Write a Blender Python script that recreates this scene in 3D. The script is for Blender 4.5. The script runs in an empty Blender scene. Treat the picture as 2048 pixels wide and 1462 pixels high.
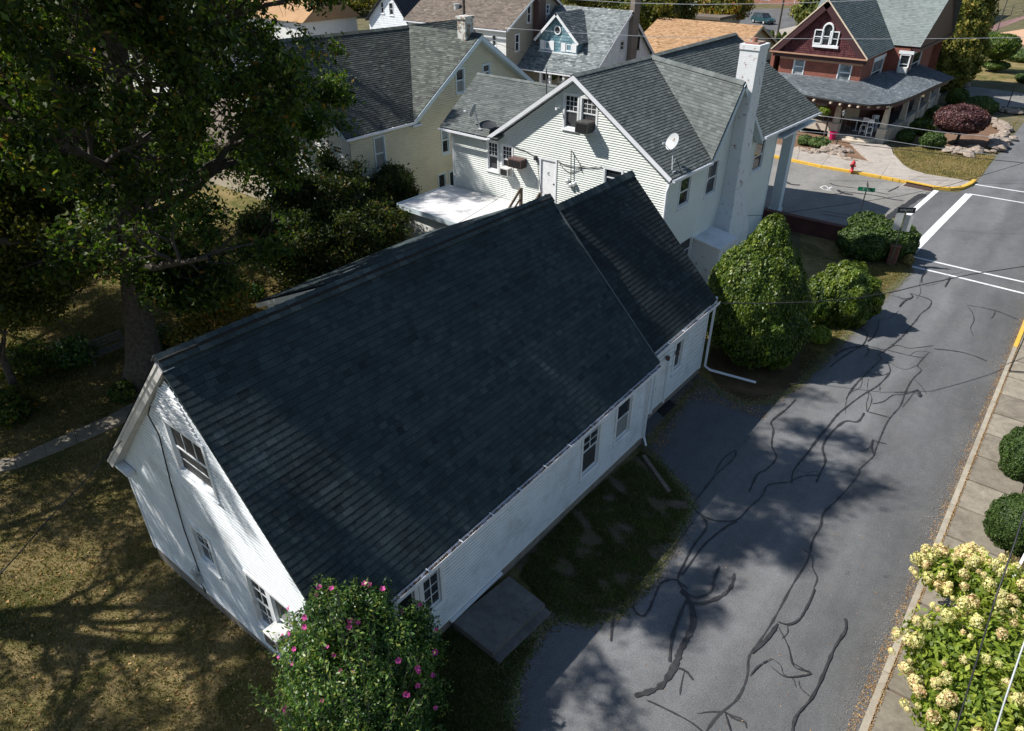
import bpy, math, random
import numpy as np
from mathutils import Vector, Matrix
random.seed(7); rng = np.random.default_rng(7)
sc = bpy.context.scene
COL = sc.collection
R = math.radians

# ---------------------------------------------------------------- camera, sky, sun, exposure
CAM_H, FPX, PITCH, ROLL, YAW = 15.0, 1409.28, R(32.142), R(-0.084), R(-38.943)
_cp, _sp = math.cos(PITCH), math.sin(PITCH)
FW = Vector((math.sin(YAW)*_cp, math.cos(YAW)*_cp, -_sp))
_rt = Vector((math.cos(YAW), -math.sin(YAW), 0)); _up = _rt.cross(FW)
RT = _rt*math.cos(ROLL) + _up*math.sin(ROLL); UP = -_rt*math.sin(ROLL) + _up*math.cos(ROLL)
cam_data = bpy.data.cameras.new('camera'); cam = bpy.data.objects.new('camera', cam_data); COL.objects.link(cam)
cam.matrix_world = Matrix(((RT.x, UP.x, -FW.x, 0), (RT.y, UP.y, -FW.y, 0), (RT.z, UP.z, -FW.z, CAM_H), (0, 0, 0, 1)))
cam_data.sensor_width = 36; cam_data.lens = FPX/2048*36; cam_data.clip_start = .3; cam_data.clip_end = 2000
sc.camera = cam

SUN_EL = R(46.5)
SUN_TO = Vector((-0.850, -0.527, 0))               # horizontal direction towards the sun
world = bpy.data.worlds.new('World'); sc.world = world; world.use_nodes = True
wn = world.node_tree; bgn = wn.nodes['Background']
sky = wn.nodes.new('ShaderNodeTexSky'); sky.sky_type = 'NISHITA'; sky.sun_disc = False
sky.sun_elevation = SUN_EL; sky.sun_rotation = math.atan2(SUN_TO.x, SUN_TO.y)
sky.air_density = 1.3; sky.dust_density = .5; sky.ozone_density = 2.2
wn.links.new(sky.outputs[0], bgn.inputs[0]); bgn.inputs[1].default_value = 0.066
sund = bpy.data.lights.new('sun', 'SUN'); suno = bpy.data.objects.new('sun', sund); COL.objects.link(suno)
sund.energy = 4.8; sund.angle = R(.53); sund.color = (1, .955, .89)
_sd = Vector((SUN_TO.x*math.cos(SUN_EL), SUN_TO.y*math.cos(SUN_EL), math.sin(SUN_EL)))
suno.rotation_euler = _sd.to_track_quat('Z', 'Y').to_euler(); suno.location = (-30, -20, 60)
sc.view_settings.view_transform = 'Standard'; sc.view_settings.look = 'None'
sc.view_settings.exposure = 0.68; sc.view_settings.gamma = 1
try: sc.view_settings.use_curve_mapping = False
except Exception: pass
sc.cycles.max_bounces = 6; sc.cycles.transparent_max_bounces = 8

# ---------------------------------------------------------------- measuring: picture point + one known coordinate -> place
CAMP = Vector((0, 0, CAM_H))
def ray(px, py): return FW + RT*((px-1024)/FPX) - UP*((py-731)/FPX)
def GP(px, py, z=0.0): d = ray(px, py); return CAMP + d*((z-CAM_H)/d.z)
def ONX(px, py, X): d = ray(px, py); return CAMP + d*(X/d.x)
def ONY(px, py, Y): d = ray(px, py); return CAMP + d*(Y/d.y)
def DEP(px, py, t): return CAMP + ray(px, py)*t
def PROJ(p):
    v = Vector(p)-CAMP; z = v.dot(FW); return 1024+FPX*v.dot(RT)/z, 731-FPX*v.dot(UP)/z, z
def smooth(t): t = max(0., min(1., t)); return t*t*(3-2*t)
def TZ(x, y):                                       # the lawn falls gently to the left of the house
    return -0.6*smooth((-8.6-x)/8.0)*(1-smooth((y-9)/10.))*smooth((y+40)/10)

# ---------------------------------------------------------------- helpers
def tag(o, label=None, cat=None, group=None, kind=None):
    if label: o['label'] = label
    if cat: o['category'] = cat
    if group: o['group'] = group
    if kind: o['kind'] = kind
    return o
def empty(name, loc=(0, 0, 0), rz=0, label=None, cat=None, group=None):
    o = bpy.data.objects.new(name, None); COL.objects.link(o); o.location = loc; o.rotation_euler = (0, 0, rz)
    o.empty_display_size = .2
    return tag(o, label, cat, group)
def link(name, me, parent=None, loc=None, rz=None, world_space=True):
    o = bpy.data.objects.new(name, me); COL.objects.link(o)
    if parent is not None:
        o.parent = parent
        if world_space: o.matrix_parent_inverse = Matrix.Identity(4)
    if loc is not None: o.location = loc
    if rz is not None: o.rotation_euler = (0, 0, rz)
    return o

class MB:
    """collects polygons; build() links them as ONE mesh object"""
    def __init__(s): s.v = []; s.f = []; s.t = []; s.mi = []; s.m = 0; s.sm = False; s.arr = []
    def face(s, pts, tint=None):
        n = len(s.v); s.v.extend([tuple(p) for p in pts]); s.f.append(tuple(range(n, n+len(pts))))
        s.t.extend([tint if tint is not None else .5]*len(pts)); s.mi.append(s.m)
    def mesh(s, vs, fs, tint=.5):
        n = len(s.v); s.v.extend([tuple(p) for p in vs]); s.t.extend([tint]*len(vs))
        for f in fs: s.f.append(tuple(i+n for i in f)); s.mi.append(s.m)
    def hexa(s, p, tint=.5):                        # p: 4 bottom + 4 top corners, same order
        s.mesh(p, [(3, 2, 1, 0), (4, 5, 6, 7), (0, 1, 5, 4), (1, 2, 6, 5), (2, 3, 7, 6), (3, 0, 4, 7)], tint)
    def box(s, x0, x1, y0, y1, z0, z1, tint=.5):
        s.hexa([(x0, y0, z0), (x1, y0, z0), (x1, y1, z0), (x0, y1, z0), (x0, y0, z1), (x1, y0, z1), (x1, y1, z1), (x0, y1, z1)], tint)
    def obox(s, c, ax, ay, az, tint=.5):            # centre and three half axes
        c, ax, ay, az = map(Vector, (c, ax, ay, az))
        s.hexa([c-ax-ay-az, c+ax-ay-az, c+ax+ay-az, c-ax+ay-az, c-ax-ay+az, c+ax-ay+az, c+ax+ay+az, c-ax+ay+az], tint)
    def bar(s, a, b, w, h=None, up=(0, 0, 1), tint=.5):
        a, b = Vector(a), Vector(b); h = h or w; d = b-a; L = d.length
        if L < 1e-6: return
        d /= L; upv = Vector(up)
        if abs(d.dot(upv)) > .98: upv = Vector((1, 0, 0))
        sx = d.cross(upv).normalized(); sz = sx.cross(d).normalized()
        s.obox((a+b)/2, d*(L/2), sx*(w/2), sz*(h/2), tint)
    def tube(s, pts, r, n=6, cap=True, tint=.5):
        pts = [Vector(p) for p in pts]; rs = r if hasattr(r, '__len__') else [r]*len(pts)
        base = len(s.v); up = None
        for i, p in enumerate(pts):
            d = (pts[min(i+1, len(pts)-1)]-pts[max(i-1, 0)]).normalized()
            if up is None: up = Vector((0, 0, 1)) if abs(d.z) < .9 else Vector((1, 0, 0))
            a = d.cross(up).normalized(); b = a.cross(d).normalized(); up = b
            for k in range(n):
                t = 2*math.pi*k/n; s.v.append(tuple(p+(a*math.cos(t)+b*math.sin(t))*rs[i])); s.t.append(tint)
        for i in range(len(pts)-1):
            for k in range(n):
                q = base+i*n; s.f.append((q+k, q+(k+1) % n, q+n+(k+1) % n, q+n+k)); s.mi.append(s.m)
        if cap:
            s.f.append(tuple(base+k for k in range(n))[::-1]); s.f.append(tuple(base+(len(pts)-1)*n+k for k in range(n))); s.mi += [s.m]*2
    def lathe(s, c, prof, n=16, axis=None, tint=.5):
        c = Vector(c); ax = Vector(axis or (0, 0, 1)).normalized()
        u = ax.orthogonal().normalized(); w = ax.cross(u); base = len(s.v)
        for r, h in prof:
            for k in range(n):
                t = 2*math.pi*k/n; s.v.append(tuple(c+ax*h+(u*math.cos(t)+w*math.sin(t))*max(r, 1e-4))); s.t.append(tint)
        for i in range(len(prof)-1):
            for k in range(n):
                q = base+i*n; s.f.append((q+k, q+(k+1) % n, q+n+(k+1) % n, q+n+k)); s.mi.append(s.m)
        s.f.append(tuple(base+k for k in range(n))[::-1]); s.f.append(tuple(base+(len(prof)-1)*n+k for k in range(n))); s.mi += [s.m]*2
    def prism(s, pts, z0, z1, tint=.5):
        n = len(pts); b = [(p[0], p[1], z0) for p in pts]+[(p[0], p[1], z1) for p in pts]
        s.mesh(b, [tuple(range(n))[::-1], tuple(range(n, 2*n))]+[(i, (i+1) % n, n+(i+1) % n, n+i) for i in range(n)], tint)
    def sheet(s, pts, z, tint=.5): s.mesh([(p[0], p[1], z) for p in pts], [tuple(range(len(pts)))], tint)
    def plate(s, pts, n, th, tint=.5):              # 3D polygon extruded by -n*th
        n = Vector(n)*th; k = len(pts); b = [Vector(p) for p in pts]; a = [p-n for p in b]
        s.mesh(a+b, [tuple(range(k))[::-1], tuple(range(k, 2*k))]+[(i, (i+1) % k, k+(i+1) % k, k+i) for i in range(k)], tint)
    def data(s, name, mats):
        me = bpy.data.meshes.new(name); me.from_pydata(s.v, [], s.f)
        for m in (mats if isinstance(mats, (list, tuple)) else [mats]): me.materials.append(m)
        if s.m: me.polygons.foreach_set('material_index', s.mi)
        at = me.attributes.new('tint', 'FLOAT', 'POINT'); at.data.foreach_set('value', np.array(s.t, 'f'))
        if s.sm: me.polygons.foreach_set('use_smooth', [True]*len(me.polygons))
        me.update(); return me
    def build(s, name, mats, parent=None, **k):
        return link(name, s.data(name, mats), parent, **k)

def npmesh(name, V, F, mats, tint=None, smoothf=False):
    """fast mesh from arrays; F is (n,3) or (n,4)"""
    me = bpy.data.meshes.new(name); k = F.shape[1]
    me.vertices.add(len(V)); me.vertices.foreach_set('co', V.astype('f').ravel())
    me.loops.add(F.size); me.loops.foreach_set('vertex_index', F.astype('i').ravel())
    me.polygons.add(len(F)); me.polygons.foreach_set('loop_start', np.arange(0, F.size, k, dtype='i'))
    try: me.polygons.foreach_set('loop_total', np.full(len(F), k, dtype='i'))
    except Exception: pass
    for m in (mats if isinstance(mats, (list, tuple)) else [mats]): me.materials.append(m)
    if smoothf: me.polygons.foreach_set('use_smooth', np.ones(len(F), dtype=bool))
    if tint is not None:
        at = me.attributes.new('tint', 'FLOAT', 'POINT'); at.data.foreach_set('value', tint.astype('f'))
    me.update(calc_edges=True); return me

# ---------------------------------------------------------------- materials
def newmat(name):
    m = bpy.data.materials.new(name); m.use_nodes = True; nt = m.node_tree
    return m, nt, nt.nodes['Principled BSDF']
def N(nt, t, **kw):
    n = nt.nodes.new(t)
    for k, v in kw.items(): setattr(n, k, v)
    return n
def ramp(nt, stops):
    r = N(nt, 'ShaderNodeValToRGB'); e = r.color_ramp.elements
    while len(e) < len(stops): e.new(.5)
    for i, (p, c) in enumerate(stops): e[i].position = p; e[i].color = (*c, 1)
    return r
def noise(nt, scale, detail=4, rough=.6, vec=None, dist=0):
    n = N(nt, 'ShaderNodeTexNoise'); n.inputs['Scale'].default_value = scale; n.inputs['Detail'].default_value = detail
    n.inputs['Roughness'].default_value = rough; n.inputs['Distortion'].default_value = dist
    nt.links.new(vec if vec is not None else pos(nt), n.inputs['Vector']); return n
def pos(nt):
    g = nt.nodes.get('Geo') or N(nt, 'ShaderNodeNewGeometry', name='Geo'); return g.outputs['Position']
def mapv(nt, scale, rot=(0, 0, 0)):
    m = N(nt, 'ShaderNodeMapping'); m.inputs['Scale'].default_value = scale; m.inputs['Rotation'].default_value = rot
    nt.links.new(pos(nt), m.inputs[0]); return m.outputs[0]
def mix(nt, a, b, f, blend='MIX'):
    m = N(nt, 'ShaderNodeMix', data_type='RGBA', blend_type=blend)
    for sock, v in ((m.inputs[0], f), (m.inputs[6], a), (m.inputs[7], b)):
        if hasattr(v, 'links') or hasattr(v, 'is_linked'): nt.links.new(v, sock)
        elif isinstance(v, (int, float)): sock.default_value = v
        else: sock.default_value = (*v, 1)
    return m.outputs[2]
def bump(nt, p, h, strength=.3, dist=.01):
    b = N(nt, 'ShaderNodeBump'); b.inputs['Strength'].default_value = strength; b.inputs['Distance'].default_value = dist
    nt.links.new(h, b.inputs['Height']); nt.links.new(b.outputs[0], p.inputs['Normal'])
def simple(name, col, rough=.6, metal=0, var=.12, scale=3., spec=.4, bumpd=0, bscale=60, dirt=None):
    m, nt, p = newmat(name); n = noise(nt, scale, 6)
    c1 = [c*(1-var*1.2) for c in col]; c2 = [min(1, c*(1+var)) for c in col]
    r = ramp(nt, [(.3, c1), (.7, c2)]); nt.links.new(n.outputs[0], r.inputs[0]); out = r.outputs[0]
    if dirt:
        d = noise(nt, 1.1, 8, .75); rr = ramp(nt, [(.5, (0, 0, 0)), (.72, (1, 1, 1))]); nt.links.new(d.outputs[0], rr.inputs[0])
        out = mix(nt, out, dirt, rr.outputs[0])
    nt.links.new(out, p.inputs['Base Color']); p.inputs['Roughness'].default_value = rough
    p.inputs['Metallic'].default_value = metal; p.inputs['Specular IOR Level'].default_value = spec
    if bumpd: bump(nt, p, noise(nt, bscale, 5).outputs[0], .6, bumpd)
    return m
def tinted(name, stops, rough=.95, scale=40, gr=.25, spec=.12, big=0.12, bumpd=.002):
    """colour picked per piece by its tint value, with grain"""
    m, nt, p = newmat(name); a = N(nt, 'ShaderNodeAttribute', attribute_name='tint')
    r = ramp(nt, stops); nt.links.new(a.outputs['Fac'], r.inputs[0])
    n = noise(nt, scale, 3); g = ramp(nt, [(.3, (1-gr,)*3), (.7, (1+gr*.6,)*3)]); nt.links.new(n.outputs[0], g.inputs[0])
    o = mix(nt, r.outputs[0], g.outputs[0], 1.0, 'MULTIPLY')
    n2 = noise(nt, .55, 5, .6); g2 = ramp(nt, [(.3, (1-big,)*3), (.7, (1+big,)*3)]); nt.links.new(n2.outputs[0], g2.inputs[0])
    o = mix(nt, o, g2.outputs[0], 1.0, 'MULTIPLY')
    nt.links.new(o, p.inputs['Base Color']); p.inputs['Roughness'].default_value = rough; p.inputs['Specular IOR Level'].default_value = spec
    if bumpd: bump(nt, p, noise(nt, 220, 2).outputs[0], .5, bumpd)
    return m
def leafmat(name, stops, trans=.3, rough=.5, spec=.35):
    m, nt, p = newmat(name); a = N(nt, 'ShaderNodeAttribute', attribute_name='tint')
    r = ramp(nt, stops); nt.links.new(a.outputs['Fac'], r.inputs[0])
    n2 = noise(nt, .9, 3); g2 = ramp(nt, [(.3, (.75,)*3), (.7, (1.2,)*3)]); nt.links.new(n2.outputs[0], g2.inputs[0])
    o = mix(nt, r.outputs[0], g2.outputs[0], 1.0, 'MULTIPLY')
    nt.links.new(o, p.inputs['Base Color']); p.inputs['Roughness'].default_value = rough; p.inputs['Specular IOR Level'].default_value = spec
    if trans:
        t = N(nt, 'ShaderNodeBsdfTranslucent'); tc = mix(nt, o, (1.5, 1.6, .5), 1.0, 'MULTIPLY'); nt.links.new(tc, t.inputs[0])
        ms = N(nt, 'ShaderNodeMixShader'); ms.inputs[0].default_value = trans
        nt.links.new(p.outputs[0], ms.inputs[1]); nt.links.new(t.outputs[0], ms.inputs[2]); nt.links.new(ms.outputs[0], nt.nodes['Material Output'].inputs[0])
    return m
def brickmat(name, c1, c2, mortar, scale=1., bw=.215, bh=.075, paint=None, thr=.585):
    m, nt, p = newmat(name); sp = N(nt, 'ShaderNodeSeparateXYZ'); nt.links.new(pos(nt), sp.inputs[0])
    ad = N(nt, 'ShaderNodeMath', operation='ADD'); nt.links.new(sp.outputs[0], ad.inputs[0]); nt.links.new(sp.outputs[1], ad.inputs[1])
    cb = N(nt, 'ShaderNodeCombineXYZ'); nt.links.new(ad.outputs[0], cb.inputs[0]); nt.links.new(sp.outputs[2], cb.inputs[1])
    b = N(nt, 'ShaderNodeTexBrick'); nt.links.new(cb.outputs[0], b.inputs[0]); b.inputs['Scale'].default_value = scale
    b.inputs['Brick Width'].default_value = bw; b.inputs['Row Height'].default_value = bh; b.inputs['Mortar Size'].default_value = .006
    b.inputs['Color1'].default_value = (*c1, 1); b.inputs['Color2'].default_value = (*c2, 1); b.inputs['Mortar'].default_value = (*mortar, 1)
    n = noise(nt, 1.3, 6); g = ramp(nt, [(.3, (.78,)*3), (.7, (1.15,)*3)]); nt.links.new(n.outputs[0], g.inputs[0])
    o = mix(nt, b.outputs[0], g.outputs[0], 1., 'MULTIPLY')
    if paint:                                        # worn paint over the brick: flakes away in patches
        n3 = noise(nt, 3.2, 9, .8); rr = ramp(nt, [(thr, (1, 1, 1)), (thr+.03, (0, 0, 0))]); nt.links.new(n3.outputs[0], rr.inputs[0])
        pp = mix(nt, paint, (.62, .64, .66), noise(nt, 9, 4).outputs[0]); o = mix(nt, o, pp, rr.outputs[0])
    nt.links.new(o, p.inputs['Base Color']); p.inputs['Roughness'].default_value = .85
    bp_ = N(nt, 'ShaderNodeBump'); bp_.inputs['Strength'].default_value = .5; bp_.inputs['Distance'].default_value = .006; bp_.invert = True
    nt.links.new(b.outputs['Fac'], bp_.inputs['Height']); nt.links.new(bp_.outputs[0], p.inputs['Normal'])
    return m

def asphalt(name, dark, light, warm, lanes=False):
    m, nt, p = newmat(name)
    n1 = noise(nt, 30, 5, .85); r1 = ramp(nt, [(.36, dark), (.66, light)]); nt.links.new(n1.outputs[0], r1.inputs[0])
    v = N(nt, 'ShaderNodeTexVoronoi'); v.inputs['Scale'].default_value = 38; nt.links.new(pos(nt), v.inputs['Vector'])
    vr = ramp(nt, [(.0, (1.45,)*3), (.22, (1.,)*3), (1, (.92,)*3)]); nt.links.new(v.outputs['Distance'], vr.inputs[0])
    o = mix(nt, r1.outputs[0], vr.outputs[0], 1., 'MULTIPLY')
    n2 = noise(nt, .45, 8, .68, vec=mapv(nt, (1, .35, 1))); r2 = ramp(nt, [(.3, (.72,)*3), (.7, (1.22,)*3)]); nt.links.new(n2.outputs[0], r2.inputs[0])
    o = mix(nt, o, r2.outputs[0], 1., 'MULTIPLY')
    n4 = noise(nt, 3.1, 8, .8); r4 = ramp(nt, [(.3, (.84,)*3), (.7, (1.1,)*3)]); nt.links.new(n4.outputs[0], r4.inputs[0])
    o = mix(nt, o, r4.outputs[0], 1., 'MULTIPLY')
    if lanes:                                        # two paving strips of different age, tyre-polished tracks, darker kerb side
        sp = N(nt, 'ShaderNodeSeparateXYZ'); nt.links.new(pos(nt), sp.inputs[0]); nd = noise(nt, .5, 3)
        ma = N(nt, 'ShaderNodeMath', operation='MULTIPLY_ADD'); nt.links.new(nd.outputs[0], ma.inputs[0]); ma.inputs[1].default_value = .9; nt.links.new(sp.outputs[0], ma.inputs[2])
        mr = N(nt, 'ShaderNodeMapRange'); mr.inputs[1].default_value = -6; mr.inputs[2].default_value = 1; nt.links.new(ma.outputs[0], mr.inputs[0])
        lr = ramp(nt, [(0, (.9,)*3), (.28, (1.16,)*3), (.40, (1.02,)*3), (.52, (1.18,)*3), (.60, (.86,)*3), (.70, (.96,)*3), (.80, (.84,)*3), (.93, (.82, .80, .77))]); nt.links.new(mr.outputs[0], lr.inputs[0])
        o = mix(nt, o, lr.outputs[0], 1., 'MULTIPLY')
        oi = noise(nt, 1.9, 3, .5); orr = ramp(nt, [(.70, (1, 1, 1)), (.78, (.62, .62, .63))]); nt.links.new(oi.outputs[0], orr.inputs[0]); o = mix(nt, o, orr.outputs[0], 1., 'MULTIPLY')
    n3 = noise(nt, .8, 7, .7); r3 = ramp(nt, [(.55, (0, 0, 0)), (.75, (1, 1, 1))]); nt.links.new(n3.outputs[0], r3.inputs[0])
    o = mix(nt, o, warm, mix(nt, (0, 0, 0), r3.outputs[0], .45))
    nt.links.new(o, p.inputs['Base Color']); p.inputs['Roughness'].default_value = .88; p.inputs['Specular IOR Level'].default_value = .3
    bump(nt, p, n1.outputs[0], .5, .006)
    return m

def concrete(name, dark, light, stain):
    m, nt, p = newmat(name)
    n1 = noise(nt, 2.3, 9, .75, vec=mapv(nt, (1, 1, 1))); r1 = ramp(nt, [(.32, dark), (.68, light)]); nt.links.new(n1.outputs[0], r1.inputs[0])
    n2 = noise(nt, 70, 3); r2 = ramp(nt, [(.3, (.86,)*3), (.7, (1.1,)*3)]); nt.links.new(n2.outputs[0], r2.inputs[0])
    o = mix(nt, r1.outputs[0], r2.outputs[0], 1., 'MULTIPLY')
    n3 = noise(nt, .9, 8, .8, dist=1.5); r3 = ramp(nt, [(.5, (0, 0, 0)), (.66, (1, 1, 1))]); nt.links.new(n3.outputs[0], r3.inputs[0])
    o = mix(nt, o, stain, mix(nt, (0, 0, 0), r3.outputs[0], .6))
    a = N(nt, 'ShaderNodeAttribute', attribute_name='tint'); tr = ramp(nt, [(0, (.8,)*3), (1, (1.2,)*3)]); nt.links.new(a.outputs['Fac'], tr.inputs[0])
    o = mix(nt, o, tr.outputs[0], 1., 'MULTIPLY')
    nt.links.new(o, p.inputs['Base Color']); p.inputs['Roughness'].default_value = .9; bump(nt, p, n2.outputs[0], .4, .003)
    return m

def groundmat(name, stops, patch, scale=1.0):
    m, nt, p = newmat(name)
    n1 = noise(nt, 26*scale, 8, .8); n2 = noise(nt, .38*scale, 6, .65, dist=.6); n3 = noise(nt, 3.1*scale, 6, .7)
    s1 = N(nt, 'ShaderNodeMath', operation='MULTIPLY_ADD'); nt.links.new(n3.outputs[0], s1.inputs[0]); s1.inputs[1].default_value = .45
    nt.links.new(n2.outputs[0], s1.inputs[2])
    s2 = N(nt, 'ShaderNodeMath', operation='SUBTRACT'); nt.links.new(s1.outputs[0], s2.inputs[0]); s2.inputs[1].default_value = .225
    r = ramp(nt, stops); nt.links.new(s2.outputs[0], r.inputs[0])
    g = ramp(nt, [(.3, (.5,)*3), (.7, (1.45,)*3)]); nt.links.new(n1.outputs[0], g.inputs[0])
    o = mix(nt, r.outputs[0], g.outputs[0], 1., 'MULTIPLY')
    if patch:
        n4 = noise(nt, .9, 6, .7); rr = ramp(nt, [(.58, (0, 0, 0)), (.68, (1, 1, 1))]); nt.links.new(n4.outputs[0], rr.inputs[0]); o = mix(nt, o, patch, rr.outputs[0])
    nt.links.new(o, p.inputs['Base Color']); p.inputs['Roughness'].default_value = .95; p.inputs['Specular IOR Level'].default_value = .1
    bump(nt, p, n1.outputs[0], 1., .05)
    return m

def glassmat(name, tintc=(.012, .015, .018)):
    m, nt, p = newmat(name); n = noise(nt, 1.7, 3); r = ramp(nt, [(.35, tintc), (.7, tuple(c*3+.01 for c in tintc))]); nt.links.new(n.outputs[0], r.inputs[0])
    nt.links.new(r.outputs[0], p.inputs['Base Color']); p.inputs['Roughness'].default_value = .04; p.inputs['Specular IOR Level'].default_value = .6
    return m

M = {}
M['white'] = simple('white_paint', (.74, .76, .78), .55, var=.05, scale=2, dirt=(.55, .56, .56))
M['siding_white'] = simple('white_siding', (.78, .82, .86), .5, var=.06, scale=1.6, dirt=(.58, .60, .61))
M['siding_green'] = simple('mint_siding', (.68, .715, .685), .5, var=.05, scale=1.2, dirt=(.60, .64, .61))
M['siding_cream'] = simple('cream_siding', (.60, .57, .43), .5, var=.06, scale=1.0, dirt=(.52, .49, .38))
M['siding_beige'] = simple('beige_siding', (.40, .35, .28), .55, var=.06)
M['siding_pale'] = simple('pale_siding', (.68, .68, .66), .55, var=.06)
M['trim_blue'] = simple('pale_trim', (.56, .65, .70), .5, var=.05)
M['gutter'] = simple('white_gutter', (.70, .72, .76), .35, var=.05)
M['dark_metal'] = simple('dark_metal', (.03, .032, .035), .5, var=.2)
M['black'] = simple('black_rubber', (.012, .012, .013), .8, var=.2)
M['found'] = concrete('foundation_concrete', (.17, .14, .12), (.28, .25, .22), (.12, .10, .08))
M['conc'] = concrete('old_concrete', (.15, .13, .10), (.28, .245, .19), (.10, .085, .062))
M['conc_l'] = concrete('pale_concrete', (.27, .24, .21), (.40, .36, .32), (.2, .18, .15))
M['conc_d'] = concrete('damp_concrete', (.09, .085, .078), (.175, .165, .155), (.05, .048, .045))
M['kerb'] = concrete('kerb_stone', (.26, .23, .18), (.38, .34, .27), (.18, .15, .11))
M['yellow'] = simple('yellow_paint', (.62, .38, .05), .6, var=.15, scale=6, dirt=(.45, .33, .14))
M['mark'] = simple('road_paint', (.66, .67, .68), .6, var=.15, scale=14, dirt=(.36, .36, .37))
M['asphalt'] = asphalt('asphalt', (.070, .072, .075), (.180, .184, .190), (.14, .13, .12), True)
M['asphalt_old'] = asphalt('old_asphalt', (.15, .145, .135), (.27, .26, .245), (.20, .165, .13))
M['asphalt_drive'] = asphalt('driveway_asphalt', (.055, .060, .066), (.145, .152, .160), (.08, .07, .055))
M['seal'] = simple('crack_sealant', (.030, .030, .032), .6, var=.4, scale=5)
M['roof_dark'] = tinted('slate_shingle', [(0, (.006, .008, .009)), (.10, (.020, .026, .029)), (.45, (.036, .050, .055)), (.8, (.056, .075, .080)), (1, (.085, .105, .108))], gr=.4, big=.2)  # darkest stop colours the painted shadow strip at each butt
M['roof_green'] = tinted('green_grey_shingle', [(0, (.068, .078, .078)), (.5, (.110, .124, .121)), (1, (.165, .182, .176))], gr=.35)
M['roof_cream'] = tinted('weathered_shingle', [(0, (.055, .058, .055)), (.45, (.082, .088, .082)), (.7, (.115, .13, .115)), (1, (.17, .185, .165))], gr=.35)
M['roof_blue'] = tinted('mottled_grey_shingle', [(0, (.06, .075, .08)), (.5, (.17, .19, .195)), (1, (.34, .36, .36))], gr=.3)
M['roof_tan'] = tinted('tan_shingle', [(0, (.16, .09, .045)), (.4, (.36, .22, .12)), (1, (.52, .35, .21))], gr=.3)
M['roof_brown'] = tinted('brown_shingle', [(0, (.08, .065, .055)), (.5, (.15, .125, .105)), (1, (.23, .19, .16))], gr=.3)
M['roof_grey'] = tinted('grey_shingle', [(0, (.10, .125, .125)), (.5, (.155, .185, .182)), (1, (.21, .24, .235))], gr=.3)
M['roof_slate2'] = tinted('porch_shingle', [(0, (.09, .11, .125)), (.5, (.15, .175, .195)), (1, (.26, .28, .3))], gr=.3)
M['metal_roof'] = simple('black_metal_roof', (.04, .043, .05), .4, metal=.3, var=.1)
M['flat'] = simple('white_membrane', (.62, .62, .63), .6, var=.05, scale=.8, dirt=(.66, .64, .60))
M['brick'] = brickmat('red_brick', (.26, .065, .040), (.19, .045, .030), (.24, .16, .12))
M['brick_far'] = brickmat('far_brick', (.36, .15, .10), (.30, .12, .085), (.30, .22, .18))
M['brick_dark'] = brickmat('dark_brick', (.10, .028, .022), (.07, .022, .018), (.09, .06, .05))
M['brick_w'] = brickmat('painted_brick', (.30, .07, .06), (.24, .06, .05), (.3, .25, .22), paint=(.78, .80, .82))
M['maroon'] = tinted('maroon_fishscale', [(0, (.075, .028, .032)), (1, (.14, .055, .06))], gr=.2)
M['maroon_trim'] = simple('maroon_trim', (.055, .022, .025), .5)
M['cream_trim'] = simple('cream_trim', (.62, .52, .40), .5)
M['teal'] = tinted('teal_shingle', [(0, (.09, .19, .23)), (.5, (.17, .29, .34)), (1, (.30, .42, .46))], gr=.15)
M['glass'] = glassmat('window_glass'); M['glass_sky'] = glassmat('curtained_glass', (.10, .12, .13))
M['screen'] = simple('insect_screen', (.045, .046, .05), .6, var=.2)
M['blind'] = simple('window_blind', (.22, .24, .24), .7, var=.1)
M['ac'] = simple('ac_casing', (.62, .62, .60), .5); M['ac_dark'] = simple('dark_ac_casing', (.06, .06, .058), .5); M['ac_brown'] = simple('brown_ac_grille', (.10, .06, .055), .6)
M['wood'] = simple('weathered_wood', (.16, .125, .10), .85, var=.3, scale=9)
M['bark'] = simple('oak_bark', (.085, .072, .062), .95, var=.45, scale=7, bumpd=.05, bscale=9)
M['bark_l'] = simple('pale_bark', (.16, .145, .125), .95, var=.35, scale=8)
M['dish'] = simple('dish_grey', (.38, .40, .41), .45, var=.04)
M['red'] = simple('hydrant_red', (.42, .02, .025), .45, var=.15)
M['green_sign'] = simple('sign_green', (.01, .17, .09), .4)
M['pole_green'] = simple('sign_post', (.12, .14, .09), .5, metal=.4)
M['alu'] = simple('aluminium', (.55, .57, .58), .45, metal=.5)
M['rock'] = simple('field_stone', (.27, .22, .18), .9, var=.4, scale=6, bumpd=.02, bscale=14)
M['wire'] = simple('wire_insulation', (.02, .02, .022), .5); M['wire_l'] = simple('bare_wire', (.62, .63, .65), .45, metal=.3)
M['stone'] = simple('cast_stone', (.50, .44, .36), .85, var=.15, scale=5)
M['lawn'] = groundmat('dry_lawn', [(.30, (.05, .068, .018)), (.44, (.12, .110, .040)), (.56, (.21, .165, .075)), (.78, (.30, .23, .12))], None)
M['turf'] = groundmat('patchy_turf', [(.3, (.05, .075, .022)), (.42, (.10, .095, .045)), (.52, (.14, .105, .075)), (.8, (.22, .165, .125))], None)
M['bed'] = groundmat('leafy_bed', [(.3, (.045, .035, .018)), (.5, (.09, .065, .035)), (.7, (.15, .10, .06))], None)
M['soil'] = groundmat('bare_soil', [(.3, (.14, .085, .055)), (.7, (.24, .155, .105))], None)
M['town'] = groundmat('rough_ground', [(.3, (.07, .075, .035)), (.55, (.13, .115, .065)), (.8, (.2, .17, .12))], None)
M['grass_g'] = leafmat('grass_blades', [(0, (.06, .08, .018)), (.3, (.15, .14, .04)), (.65, (.28, .21, .09)), (1, (.42, .32, .17))], .15, .8, .1)
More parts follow.
